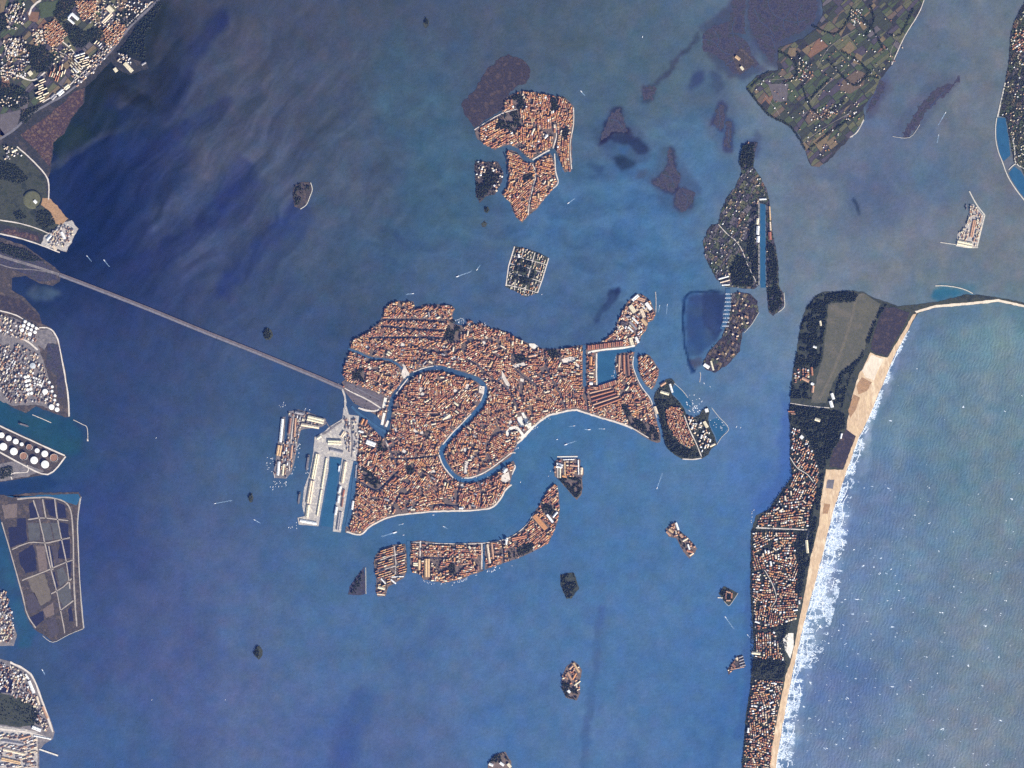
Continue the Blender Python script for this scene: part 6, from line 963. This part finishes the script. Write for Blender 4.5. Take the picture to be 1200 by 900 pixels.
for kind, L in HOUSES.items():
    for q in L:
        cy, cx = cell(q[0], q[1]); rr = max(1, int(q[5] / S * RS * .5)); OCC[max(0, cy-rr):cy+rr+1, max(0, cx-rr):cx+rr+1] = 1
for q in SHEDS: OCC[lmask([(q[0], q[1]), (q[2], q[3])], q[4] / 2 + .3)] = 1
for q in LANDMARKS: OCC[lmask([(q[0] - q[3] / 2 / S * math.cos(q[2]), q[1] + q[3] / 2 / S * math.sin(q[2])), (q[0] + q[3] / 2 / S * math.cos(q[2]), q[1] - q[3] / 2 / S * math.sin(q[2]))], q[4] / 2 / S)] = 1
for k, (p, wd, lab) in enumerate(QUAYS): OCC[lmask(curve(p, 4), wd / 2 + .4)] = 1
dens = {'secA': .5, 'secB': .4, 'triW': .5, 'elena': .75, 'sgm': .95, 'murA': .75, 'michA': .9, 'murW': .7, 'giuA': .8, 'lidoN': .95}
for i, (k, (p, lab)) in enumerate(PARKS.items()): wood(p, lab, seed=100 + i, dens=dens.get(k, .82), thr=.30)
ALLISL = [('trees between the villas of the barrier island', [(925,474),(990,486),(960,556),(948,640),(936,700),(924,740),(918,790),(906,850),(902,905),(868,905),(880,800),(880,624),(926,560)], .6), ('garden trees of the curved island', GIU, .16), ('garden trees of the crowded main island', NORTH, .05), ('garden trees inside the canal bend', SOUTH, .045), ('garden trees of the red-roofed island', MURN, .10), ('garden trees of the southern red-roofed island', MURS, .06), ('scrub trees of the ragged island', MURW, .3), ('hedges and orchards of the green island', VIG, .22), ('scrub of the brown island', CERT, .16), ('trees of the peninsula at the eastern edge', SABB, .55), ('trees of the western built-up island', GIUW, .25), ('trees of the eastern tip', ELENA, .35)]
for i, (lab, p, dn) in enumerate(ALLISL): wood(p, lab, 9.5, (3.2, 5.6), (5, 10), dens=dn, seed=200 + i, thr=.5 if 'main' in lab or 'bend' in lab else 0, weights=(4, 3, 2))
MW = [([(70,0),(92,0),(80,20),(70,28),(62,16)],'dark wood west of the white courtyard block'),([(72,24),(86,30),(100,36),(112,32),(108,46),(96,58),(86,54),(78,40)],'dark wood in the middle of the mainland suburb'),([(30,52),(52,54),(64,66),(58,84),(44,86),(34,76)],'large dark wood west of the apartment bars'),([(0,96),(20,100),(34,108),(36,120),(20,128),(0,126)],'dark wood at the western frame edge'),([(0,16),(8,14),(10,34),(0,38)],'dark wood in the north-west corner'),([(138,14),(170,8),(160,24),(146,34),(136,24)],'scattered trees inside the shore road'),([(140,58),(178,10),(186,0),(190,6),(170,44),(172,70),(158,66),(146,58)],'dark scrub outside the shore road'),([(100,40),(120,30),(122,44),(108,52)],'dark trees beside the mall'),([(24,130),(50,122),(30,146),(24,142)],'dark trees above the shore road'),([(0,188),(20,194),(34,210),(24,216),(0,210)],'dark thicket in the park'),([(42,248),(58,246),(66,262),(52,270),(44,262)],'dark grove in the park'),([(16,250),(24,246),(32,256),(20,258)],'small grove in the park'),([(0,284),(30,292),(52,306),(30,306),(0,296)],'dark thicket north of the railway'),([(0,420),(24,424),(24,462),(8,462),(0,450)],'dark gaps between refinery plant'),([(0,548),(14,546),(16,558),(0,562)],'dark yard trees on the tank dock'),([(0,816),(40,826),(36,848),(0,842)],'thin trees of the dock field'),([(38,828),(44,832),(46,850),(38,846)],'dark trees beside the south-west warehouses')]
for i, (p, lab) in enumerate(MW): wood(p, lab, 9, (4, 7), (6, 13), dens=.14 if 'thin' in lab or 'gaps' in lab else .4 if 'scrub' in lab or 'scattered' in lab else .85, seed=300 + i)
EDGE = [[(972,94),(960,104),(946,120)],[(934,60),(940,76),(930,92),(918,96)],[(1010,20),(1024,36),(1036,60)],[(970,70),(990,92),(1004,100),(1020,82)],[(880,102),(892,90),(902,84)],[(876,104),(900,134),(926,148),(944,176)],[(948,176),(966,160),(1004,134)],[(1000,100),(1018,90),(1030,92)],[(952,30),(976,40),(990,30),(1000,10)],[(912,60),(930,70),(934,84)],[(1040,40),(1056,40),(1070,10)],[(960,140),(990,118)],[(1020,6),(1024,26),(1012,44)],[(940,100),(950,126),(970,140)],[(986,60),(1004,70),(1018,84)]]
for i, p in enumerate(EDGE):
    q = curve(p, 3); wood(offset(q, 1.3) + offset(q, -1.3)[::-1], 'dark hedge line dividing fields of the vegetable island', 8, (3.5, 6), (5, 10), dens=.9, name='hedge_trees', seed=400 + i)

# ------------------------------------------------------------------ fields
FPAL = [tint('field_dark', (.045, .052, .038)), tint('field_green', (.062, .080, .040)), tint('field_olive', (.105, .105, .055)), tint('field_brown', (.12, .088, .062)), tint('field_ochre', (.17, .125, .07)), tint('field_violet', (.068, .058, .07)), tint('field_grey', (.115, .10, .10)), tint('field_rust', (.18, .10, .06))]
def clip(poly, nx, ny, c):
    out = []
    for i in range(len(poly)):
        a, b = poly[i], poly[(i+1) % len(poly)]; da, db = a[0]*nx + a[1]*ny - c, b[0]*nx + b[1]*ny - c
        if da >= 0: out.append(a)
        if (da >= 0) != (db >= 0): t = da / (da - db); out.append((a[0] + (b[0]-a[0])*t, a[1] + (b[1]-a[1])*t))
    return out
def fields(bound, quad, ang, big, label, z, weights, seed, inset=.3, keep=.9):
    R = random.Random(seed); mb = MB()
    def split(p, lvl):
        if len(p) < 3: return
        A = abs(area(p)); t = rad(ang + R.uniform(-9, 9) + (16 if lvl > 2 and R.random() < .15 else 0)); u, v = (math.cos(t), -math.sin(t)), (math.sin(t), math.cos(t))
        eu = [q[0]*u[0] + q[1]*u[1] for q in p]; ev = [q[0]*v[0] + q[1]*v[1] for q in p]; du, dv = max(eu) - min(eu), max(ev) - min(ev)
        if A < big * R.uniform(.6, 1.8) or lvl > 9:
            if R.random() > keep: return
            cx, cy = sum(q[0] for q in p) / len(p), sum(q[1] for q in p) / len(p); k = max(.3, 1 - inset * 2 / math.sqrt(max(A, .5)))
            q = [(cx + (x-cx)*k, cy + (y-cy)*k) for x, y in p]
            if not all(bm_[cell(x, y)] for x, y in q): return
            f = [P(x, y, z) for x, y in q]; mb.face(f if area(q) < 0 else f[::-1], R.choices(range(8), weights)[0]); return
        (n, e) = (u, eu) if du > dv * R.uniform(1.0, 3.4) else (v, ev); c = min(e) + (max(e) - min(e)) * R.uniform(.35, .65)
        split(clip(p, n[0], n[1], c), lvl + 1); split(clip(p, -n[0], -n[1], -c), lvl + 1)
    bm_ = pmask(bound); split(quad, 0)
    if mb.f: tag(mb.build('field', FPAL), label, kind='structure')
fields(ERA, ERA, 40, 46, 'patchwork of small brown and green fields on the vegetable island', LAND + .35, (6, 6, 4, 2.0, .6, 2.0, 1.0, .25), 1, .35)
fields(MESTRE, [(0,-10),(150,-10),(150,40),(80,100),(0,150)], 44, 90, 'dark fields and lots of the mainland suburb', LAND + .3, (5, 3, 2, 2, 2, 3, 2, .6), 2, .5, .85)
fields(VIG, VIG, 55, 16, 'small grey-green garden plots of the green island', LAND + .35, (4, 3, 3, 1, .6, 4, 4, .1), 3)
fields(SABB, SABB, 60, 40, 'plots of the peninsula at the eastern edge', LAND + .35, (4, 3, 3, 1.4, .6, 2, 2, .2), 4)
fields(CERT, CERT, 60, 24, 'scrub patches of the brown island', LAND + .3, (2, 1, 1.6, 3, 1, 3, 1, .2), 6, .5, .7)
fields(MICH, [(600,300),(640,304),(630,344),(596,334)], 72, 18, 'burial plots of the walled cemetery island', LAND + .4, (2, 2, 1, .5, .1, 2, 5, 0), 7, .5, .8)
for k, (p, m, lab) in enumerate([([(860+65,56),(933,56),(932,66),(922,66)],4,'rust-orange field near the north shore of the vegetable island'),([(1008,24),(1016,32),(1012,36),(1006,28)],4,'orange plot in the north of the vegetable island'),([(996,48),(1002,56),(996,64),(984,60)],4,'ochre field in the middle of the vegetable island'),([(1004,62),(1011,66),(1008,76),(999,74)],4,'ochre field east of the middle lane'),([(986,96),(1004,82),(1014,86),(1012,100),(996,110),(984,106)],3,'large brown field beside the wooded curve'),([(900,98),(924,98),(922,118),(908,120)],6,'dull mauve field in the south-west of the vegetable island'),([(952,166),(966,156),(972,160),(962,178)],4,'ochre field at the southern tip'),([(0,0),(8,0),(4,14),(0,16)],4,'orange field in the very north-west corner'),([(32,14),(46,14),(44,26),(34,24)],7,'rust field near the top of the mainland'),([(46,4),(70,0),(64,18),(48,22)],1,'dark green field near the top of the mainland'),([(4,90),(10,90),(12,102),(0,104)],7,'rust patch at the western frame edge'),([(0,134),(26,128),(20,148),(4,160),(0,158)],6,'broad grey field above the shore road'),([(0,150),(6,158),(0,162)],4,'orange corner field above the shore road'),([(22,112),(34,108),(32,128),(20,126)],6,'grey field beside the western wood'),([(136,0),(150,0),(142,8)],4,'orange field at the top of the shore road'),([(120,10),(124,4),(136,16),(124,30),(116,30)],6,'pale parking lot beside the mall'),([(78,44),(90,58),(84,62),(74,50)],2,'olive field south of the terracotta quarter')]):
    tag(slab('field', rough_line(p, .3, 3, True, 500 + k), 1, 2.45, FPAL[m]), lab, kind='structure')
# round mound, sports field
e = empty('park_mound', P(38, 234, 2.0)); tag(e, 'round park mound ringed by a dark hedge in the lagoon-side park', 'mound')
mb = MB(); mb.cyl(0, 0, -.5, 11 * S, 3.5, 40, 0, None, 9.4 * S, 1); mb.build('mound_ground', FPAL[2], e)
mb = MB()
for k in range(46):
    t = -1.1 + 2 * math.pi * k / 46 * .62; mb.crown(10.6 * S * math.cos(t), 10.6 * S * math.sin(t), 0, 6.5, 9, 0, 5)
mb.build('hedge', LEAF, e)
e = empty('sports_field', P(814, 498, 2.1), rad(-60)); tag(e, 'green sports field with a pale running edge at the eastern tip', 'sports field')
mb = MB(); mb.box(0, 0, -.5, 92, 60, .8); mb.build('turf', M['grass'], e); mb = MB()
for q in ((0, 31.5, 95, 2.5), (0, -31.5, 95, 2.5), (47.2, 0, 2.5, 60), (-47.2, 0, 2.5, 60)): mb.box(q[0], q[1], -.5, q[2], q[3], 1.0)
mb.build('track', M['stone'], e)
# blue basins
for p, lab in [([(1169,138),(1178,138),(1182,160),(1184,182),(1176,189),(1171,178),(1168,162),(1167.4,150)],'northern bright blue basin behind its sea wall at the eastern edge'),([(1182,203),(1188,195),(1196,200),(1206,218),(1220,240),(1206,238),(1194,224),(1186,212)],'southern bright blue basin behind its sea wall at the eastern edge'),([(700,415),(704,412.4),(731,409.4),(744,407.4),(744,411.4),(728.7,412.5),(721.6,415),(719.6,430),(722,440),(720.6,446),(701,451.4)],'blue dockyard basin in the east of the town'),([(789,454),(792,451),(806,466),(812,474),(806,480),(801.8,477),(795.6,469),(788,461)],'blue dock at the eastern tip'),([(831,493),(841,489),(853,502),(846,512),(840.6,519),(838.6,511),(834,502)],'blue marina basin beside the eastern tip'),([(369+18.4,537),(400,538.4),(396.4,556),(392,596),(389.6,618),(376,616),(378,600),(383,572),(387,552)],'blue-green dock between the two cruise piers'),([(891,239),(897,239),(897,337),(891,337)],'straight blue dock channel through the green island')]:
    tag(slab('basin_water', rough_line(p, .25, 3, True, 3), -.5, .05, M['basin'] if 'channel' not in lab or 'straight' in lab else M['basin_dark'] if 'basin_dark' in M else M['basin']), lab, kind='structure')

# ------------------------------------------------------------------ boats
HULLS = {}
def hull_mesh(kind):
    if kind in HULLS: return HULLS[kind]
    mb = MB(); o = [(-.5, -.42), (.1, -.5), (.34, -.34), (.5, 0), (.34, .34), (.1, .5), (-.5, .42)]
    mb.prism([(x, y) for x, y in o], -.3, .6, 0)
    mb.box(-.08, 0, .6, .5, .6, .55, 0, 1)
    HULLS[kind] = mb.mesh('boat', [M['hull'], M['white']]); return HULLS[kind]
def boat(x, y, L_, a, label, group, wd=.3, z=.1):
    o = bpy.data.objects.new('boat', hull_mesh('small')); link(o); o.location = P(x, y, z); o.rotation_euler = (0, 0, rad(a)); o.scale = (L_, L_ * wd, min(6, L_ * .16)); tag(o, label, 'boat', group)
def wake(x, y, a, L_, w0, label):
    mb = MB(); c, n = math.cos(rad(a)), math.sin(rad(a)); R = random.Random(int(x * 7 + y)); p = P(x, y)
    k = 0
    while k < L_:
        f = k / L_; sp = w0 * (.5 + 1.2 * f)
        for _ in range(2):
            off = R.gauss(0, sp * .3); mb.blob(p.x - c * k - n * off, p.y - n * k + c * off, .12, R.uniform(3, 8) * (1.1 - f * .6), R.uniform(1.5, 3.2) * (1.1 - f * .5), rad(a), 6, 0, .15, R)
        k += 5
    tag(mb.build('wake', M['wake']), label, kind='stuff')
BOATS = [(663,521,34,200,75,'white ferry trailing a wake off the great square'),(690.6,503.4,30,0,30,'white boat off the eastern waterfront'),(653,515,18,20,0,'small boat off the great square'),(673,499,20,10,40,'small boat near the broad waterfront'),(708,502.6,20,0,40,'small boat east along the broad waterfront'),(463,624,44,17,100,'white ship with a long wake in the wide southern channel'),(472,614,18,15,30,'small boat near the southern quay'),(473,627,18,10,0,'small boat beside the white ship'),(520,617,22,150,30,'boat in the middle of the wide southern channel'),(508,603.5,20,0,0,'water bus at the southern quay'),(536,324,34,200,110,'white boat with a slanting wake south of the red-roofed island'),(559,316,24,235,40,'small boat with a wake south-west of the cemetery'),(753,43,20,80,0,'lone white boat in the northern lagoon'),(666,238,26,215,60,'boat speeding south-east of the red-roofed island'),(681,107,26,130,40,'boat north-east of the red-roofed island'),(770,572,24,250,120,'boat leaving a thin wake east of the monastery'),(850,723,24,125,110,'boat with a wake beside the diamond islet'),(876,744,18,130,50,'small boat close to the barrier island'),(252,590,22,190,130,'boat with a long wake west of the cruise piers'),(298,609,20,150,50,'boat south-west of the tiny dark islet'),(49.5,785,24,120,40,'boat leaving the south-west docks'),(635,345,14,60,0,'tiny boat south of the cemetery'),(1108,132,22,60,110,'boat with a wake beside the long mudflat'),(1100,158,16,80,60,'small boat in the inlet'),(102,300,20,130,50,'boat off the boatyard apron'),(122,305,24,130,60,'boat with a dark wake north of the causeway'),(773,358,14,80,50,'boat off the long jetty'),(782,357,16,85,70,'second boat off the long jetty'),(645,552,12,100,0,'tiny boat by the monastery harbour'),(643,558,12,60,0,'second tiny boat by the monastery harbour'),(610,565,16,80,0,'boat off the customs point'),(558,670+4,16,10,0,'boat at the south shore of the curved island'),(484,344,24,8,50,'boat with a curved wake north of the town'),(863,500,20,70,0,'first boat off the blue marina'),(868,501,16,70,0,'second boat off the blue marina'),(825,449,20,120,0,'boat south of the brown island'),(832,453,16,120,0,'second boat south of the brown island'),(183,513,14,70,0,'tiny boat in the western lagoon'),(264,820,12,90,0,'tiny lone boat in the south-western lagoon'),(178,820,14,60,0,'tiny boat far out in the south-western lagoon'),(600,660+3,12,0,0,'tiny boat off the walled orchard')]
for x, y, L_, a, wk, lab in BOATS:
    boat(x, y, L_, a, lab, 'boats under way in the lagoon')
    if wk: wake(x - math.cos(rad(a)) * L_ * .4 / S, y + math.sin(rad(a)) * L_ * .4 / S, a, wk * 1.25, L_ * .2, 'pale foaming wake behind the ' + lab.split(' with')[0].split(' trailing')[0].split(' leaving')[0])
RB = random.Random(77)
def marina(poly, n, a, label, group, L=(9, 15), wd=.32):
    m = pmask(poly); xs = [p[0] for p in poly]; ys = [p[1] for p in poly]; k = t = 0
    while k < n and t < n * 40:
        t += 1; x, y = RB.uniform(min(xs), max(xs)), RB.uniform(min(ys), max(ys))
        if m[cell(x, y)]: boat(x, y, RB.uniform(*L), a + RB.gauss(0, 8) + (180 if RB.random() < .5 else 0), label, group, wd, 2.0 if 'channel' in group else .2); k += 1
marina([(531,370),(545,373),(544,380),(532,378)],26,70,'small pale boat packed in the northern boat basin','boats in the northern boat basin')
marina([(560,374),(572,380),(570,382),(558,378)],6,70,'small boat by the north-eastern quay','boats by the north-eastern quay')
for i in range(9):
    for j in range(4): boat(850.2 + 2.0 * j - .35 * i + (.9 if i < 5 else 0), 344.5 + 4.7 * i, RB.uniform(13, 19), 4 + RB.gauss(0, 4), 'white boat berthed on a pontoon of the marina channel in the brown island', 'boats in the marina channel', .42, 2.0)
marina([(803,470),(812,468),(821,480),(818,485),(805,480)],26,-40,'small white boat in the marina of the eastern tip','boats in the marina of the eastern tip',(10,20))
marina([(832,492),(842,488),(850,500),(843,508),(836,500)],14,-40,'small white boat in the blue basin of the eastern tip','boats in the blue basin',(9,16))
marina([(312,536),(322,534),(322,554),(312,552)],14,0,'small white boat moored west of the hook-shaped island','boats west of the hook-shaped island',(9,16))
marina([(318,563),(336,564),(338,573),(316,574)],18,70,'small white boat moored south of the hook-shaped island','boats south of the hook-shaped island',(9,18))
marina([(344,556),(350,540),(352,520),(349,520),(345,540),(341,556)],14,80,'small white boat along the inner quay of the hook-shaped island','boats on the inner quay of the hook-shaped island',(9,18))
marina([(338,613),(348,612),(348,620),(338,620)],6,80,'small boat off the tip of the western cruise pier','boats off the western cruise pier',(9,16))
marina([(326,471),(336,470),(336,478),(328,478)],8,60,'small boat north of the hook-shaped island','boats north of the hook-shaped island',(9,14))
marina([(496,680),(520,684),(548,677),(552,680),(530,686),(500,684)],26,80,'small white boat moored along the south shore of the curved island','boats along the south shore of the curved island',(9,16))
marina([(568,669),(586,663),(588,667),(570,672)],14,70,'small white boat in the boatyard of the curved island','boats in the boatyard of the curved island',(10,18))
marina([(718,418),(721.6,417),(720,444),(716,445)],8,80,'small boat at the east quay of the dockyard basin','boats in the dockyard basin',(9,16))
marina([(620,503),(640,489),(652,486.5),(654,489),(640,493),(622,507)],12,50,'small boat moored at the broad waterfront','boats at the broad waterfront',(9,16))
marina([(600,526),(608,520),(610,524),(602,531)],7,60,'small boat moored by the canal mouth','boats by the canal mouth',(9,14))
marina([(356,478),(364,480),(362,484),(355,482)],5,60,'small boat at the top quay of the hook-shaped island','boats at the top of the hook-shaped island',(9,14))
marina([(356,543),(362,541),(362,556),(357,556)],5,80,'small boat on the west of the cruise pier','boats west of the cruise pier',(9,16))
marina([(880,596),(884,594),(884,612),(879,618)],6,60,'small boat by the lagoon landing of the barrier island','boats by the lagoon landing',(9,16))
marina([(806,462),(822,476),(826,470),(812,460)],10,-40,'small white boat outside the marina of the eastern tip','boats outside the eastern marina',(9,16))
for k in range(34):
    i = RB.randrange(6, len(GCs) - 8); sd = RB.choice((-2.1, 2.1)); x, y = offset(GCs, sd)[i]; boat(x, y, RB.uniform(8, 14), -math.degrees(math.atan2(GCs[i+1][1]-GCs[i][1], GCs[i+1][0]-GCs[i][0])), 'small boat moored along the winding canal', 'boats along the winding canal')
# bigger ships tied to the docks, with parts
SHIPS = [(398.2,545,398.2-1.2,553,2.0,'white river ship moored at the dock between the piers'),(362,533,359.2,552,2.6,'long dark ship shape standing in for the shadow beside the western cruise pier'),(351.6,577,349.8,591,2.4,'dark ship shape standing in for the shadow near the tip of the western cruise pier'),(1132.6,246,1132.2,239.6,1.6,'dark barge moored at the artificial island'),(22,520-24,34,500,2.0,'tanker berthed at the tank dock'),(868,362-26,868,336,1,'') ]  # dark hulls at the western pier are shapes put in for its shadow band
for x0, y0, x1, y1, wp, lab in SHIPS[:5]:
    a, b = P(x0, y0), P(x1, y1); L_ = (b - a).length; w_ = wp * S; e = empty('ship', ((a.x + b.x) / 2, (a.y + b.y) / 2, 0), math.atan2(b.y - a.y, b.x - a.x)); tag(e, lab, 'ship')
    mb = MB(); mb.prism([(-L_/2, -w_*.42), (L_*.3, -w_/2), (L_*.42, -w_*.32), (L_/2, 0), (L_*.42, w_*.32), (L_*.3, w_/2), (-L_/2, w_*.42)], -2, 8, 0); mb.build('hull', M['hull'] if 'white' in lab else M['asphalt'], e)
    mb = MB(); mb.box(-L_ * .28, 0, 8, L_ * .2, w_ * .8, 8); mb.build('cabin', M['white'] if 'white' in lab else M['concrete_dark'], e)
    mb = MB(); mb.cyl(-L_ * .34, 0, 16, w_ * .12, 5, 10); mb.build('funnel', M['concrete_dark'], e)

# ------------------------------------------------------------------ surf and whitecaps
def coast_x(y): return float(np.interp(y, [366,394,420,440,464,488,512,540,568,598,640,686,728,780,820,876,920], [1075,1060,1046,1038,1028,1018,1006,996,986,976,966,954,942,930,922,912,905]))
mb = MB(); RF = random.Random(5); N_ = 64000
SY = np.array([RF.uniform(385, 905) for _ in range(N_)]); SW = np.interp(SY, [385,430,470,500,540,580,620,660,700,730,760,790,820,850,900], [3,4,6,8,11,15,22,28,31,31,30,20,15,15,20]); SU = np.array([RF.random() for _ in range(N_)]) * SW
SX = np.interp(SY, [366,394,420,440,464,488,512,540,568,598,640,686,728,780,820,876,920], [1075,1060,1046,1038,1028,1018,1006,996,986,976,966,954,942,930,922,912,905]) + .8 + SU
fing = fbm(SX / 12 + 3, SY / 4.2, 130, 3) - .5; clump = fbm(SX / 9, SY / 12, 140, 3) - .5; fine_ = fbm(SX / 1.8, SY / 1.3, 150, 2) - .5
rel = SU / SW; line = np.exp(-((rel - .16 - .10 * np.sin(SY / 11.)) / .08) ** 2) * .30 + np.exp(-((rel - .45 - .10 * np.sin(SY / 8. + 1)) / .10) ** 2) * .26
PR = np.interp(SY, [385,470,540,600,700,780,905], [.10,.2,.3,.42,.56,.46,.40]) * (1.15 - 1.05 * rel) + line + 1.5 * fing + 1.5 * clump + .6 * fine_ - .05
for x, y, u, wd, q in zip(SX, SY, SU, SW, PR):
    if RF.random() < min(1, max(0, q - .06) * 1.9) * min(1, wd / 34):
        p = P(x, y); s = RF.uniform(2.0, 5.4); mb.blob(p.x, p.y, .15, s * RF.uniform(1.0, 2.6), s * .7, rad(RF.gauss(0, 16)), 6, 0 if RF.random() < .5 - .25 * u / wd else 1, .25, RF)
for li, (off, amp, gate) in enumerate(((1.6, .8, .34), (6.5, 1.8, .46), (12, 2.6, .50), (19, 3.2, .55))):
    y = 392.0
    while y < 905:
        wd = float(np.interp(y, [385,430,470,500,540,580,620,660,700,730,760,790,820,850,900], [3,4,6,8,11,15,22,28,31,31,30,20,15,15,20]))
        if off < wd * .8 and float(vnoise(np.array([y / 7.0]), np.array([li * 9.0]), 170)[0]) > gate:
            x = coast_x(y) + off + amp * math.sin(y / 6.5 + li) + RF.gauss(0, .25); p = P(x, y); mb.blob(p.x, p.y, .5, RF.uniform(4, 8), RF.uniform(1.8, 4), rad(74 + RF.gauss(0, 12)), 7, 0, .4, RF)
        y += .55
tag(mb.build('surf_foam', [M['foam'], M['foam_thin']]), 'broad white surf breaking along the sea beach', kind='stuff')
mb = MB()
for i in range(680):
    y = RF.uniform(400, 905); x = coast_x(y) + 14 + 290 * RF.random() ** 1.35
    if x > 1205 or RF.random() > np.interp(y, [400,520,600,700,905], [.05,.2,.5,.8,1]): continue
    s = RF.choice((2, 2.5, 3.2, 4, 5, 8)); a = rad(RF.gauss(-8, 30))
    for q in range(RF.randint(1, 4)):
        p = P(x + RF.gauss(0, .5) * s / 4, y + RF.gauss(0, .25) * s / 4); mb.blob(p.x, p.y, .15, s * RF.uniform(.8, 1.7), s * RF.uniform(.35, .7), a, 7, 0 if RF.random() < .5 else 1, .3, RF)
tag(mb.build('whitecaps', [M['foam'], M['foam_thin']]), 'scattered whitecaps on the open sea', kind='stuff')

# ------------------------------------------------------------------ the air between the orbiting camera and the lagoon
HAZE = True
if HAZE:
    mb = MB(); mb.box(0, 0, -40, 32000, 32000, CAM_H + 300, 0, 0, None, True)
    hm = bpy.data.materials.new('haze_air'); hm.use_nodes = True; n = hm.node_tree; n.nodes.remove(n.nodes['Principled BSDF'])
    pv = n.nodes.new('ShaderNodeVolumePrincipled'); pv.inputs['Color'].default_value = (.09, .20, 1.0, 1); pv.inputs['Density'].default_value = 1.25e-6; pv.inputs['Anisotropy'].default_value = 0.0
    n.links.new(pv.outputs[0], n.nodes['Material Output'].inputs['Volume'])
    ho = mb.build('haze', hm); tag(ho, 'thin blue air over the whole lagoon', kind='stuff')
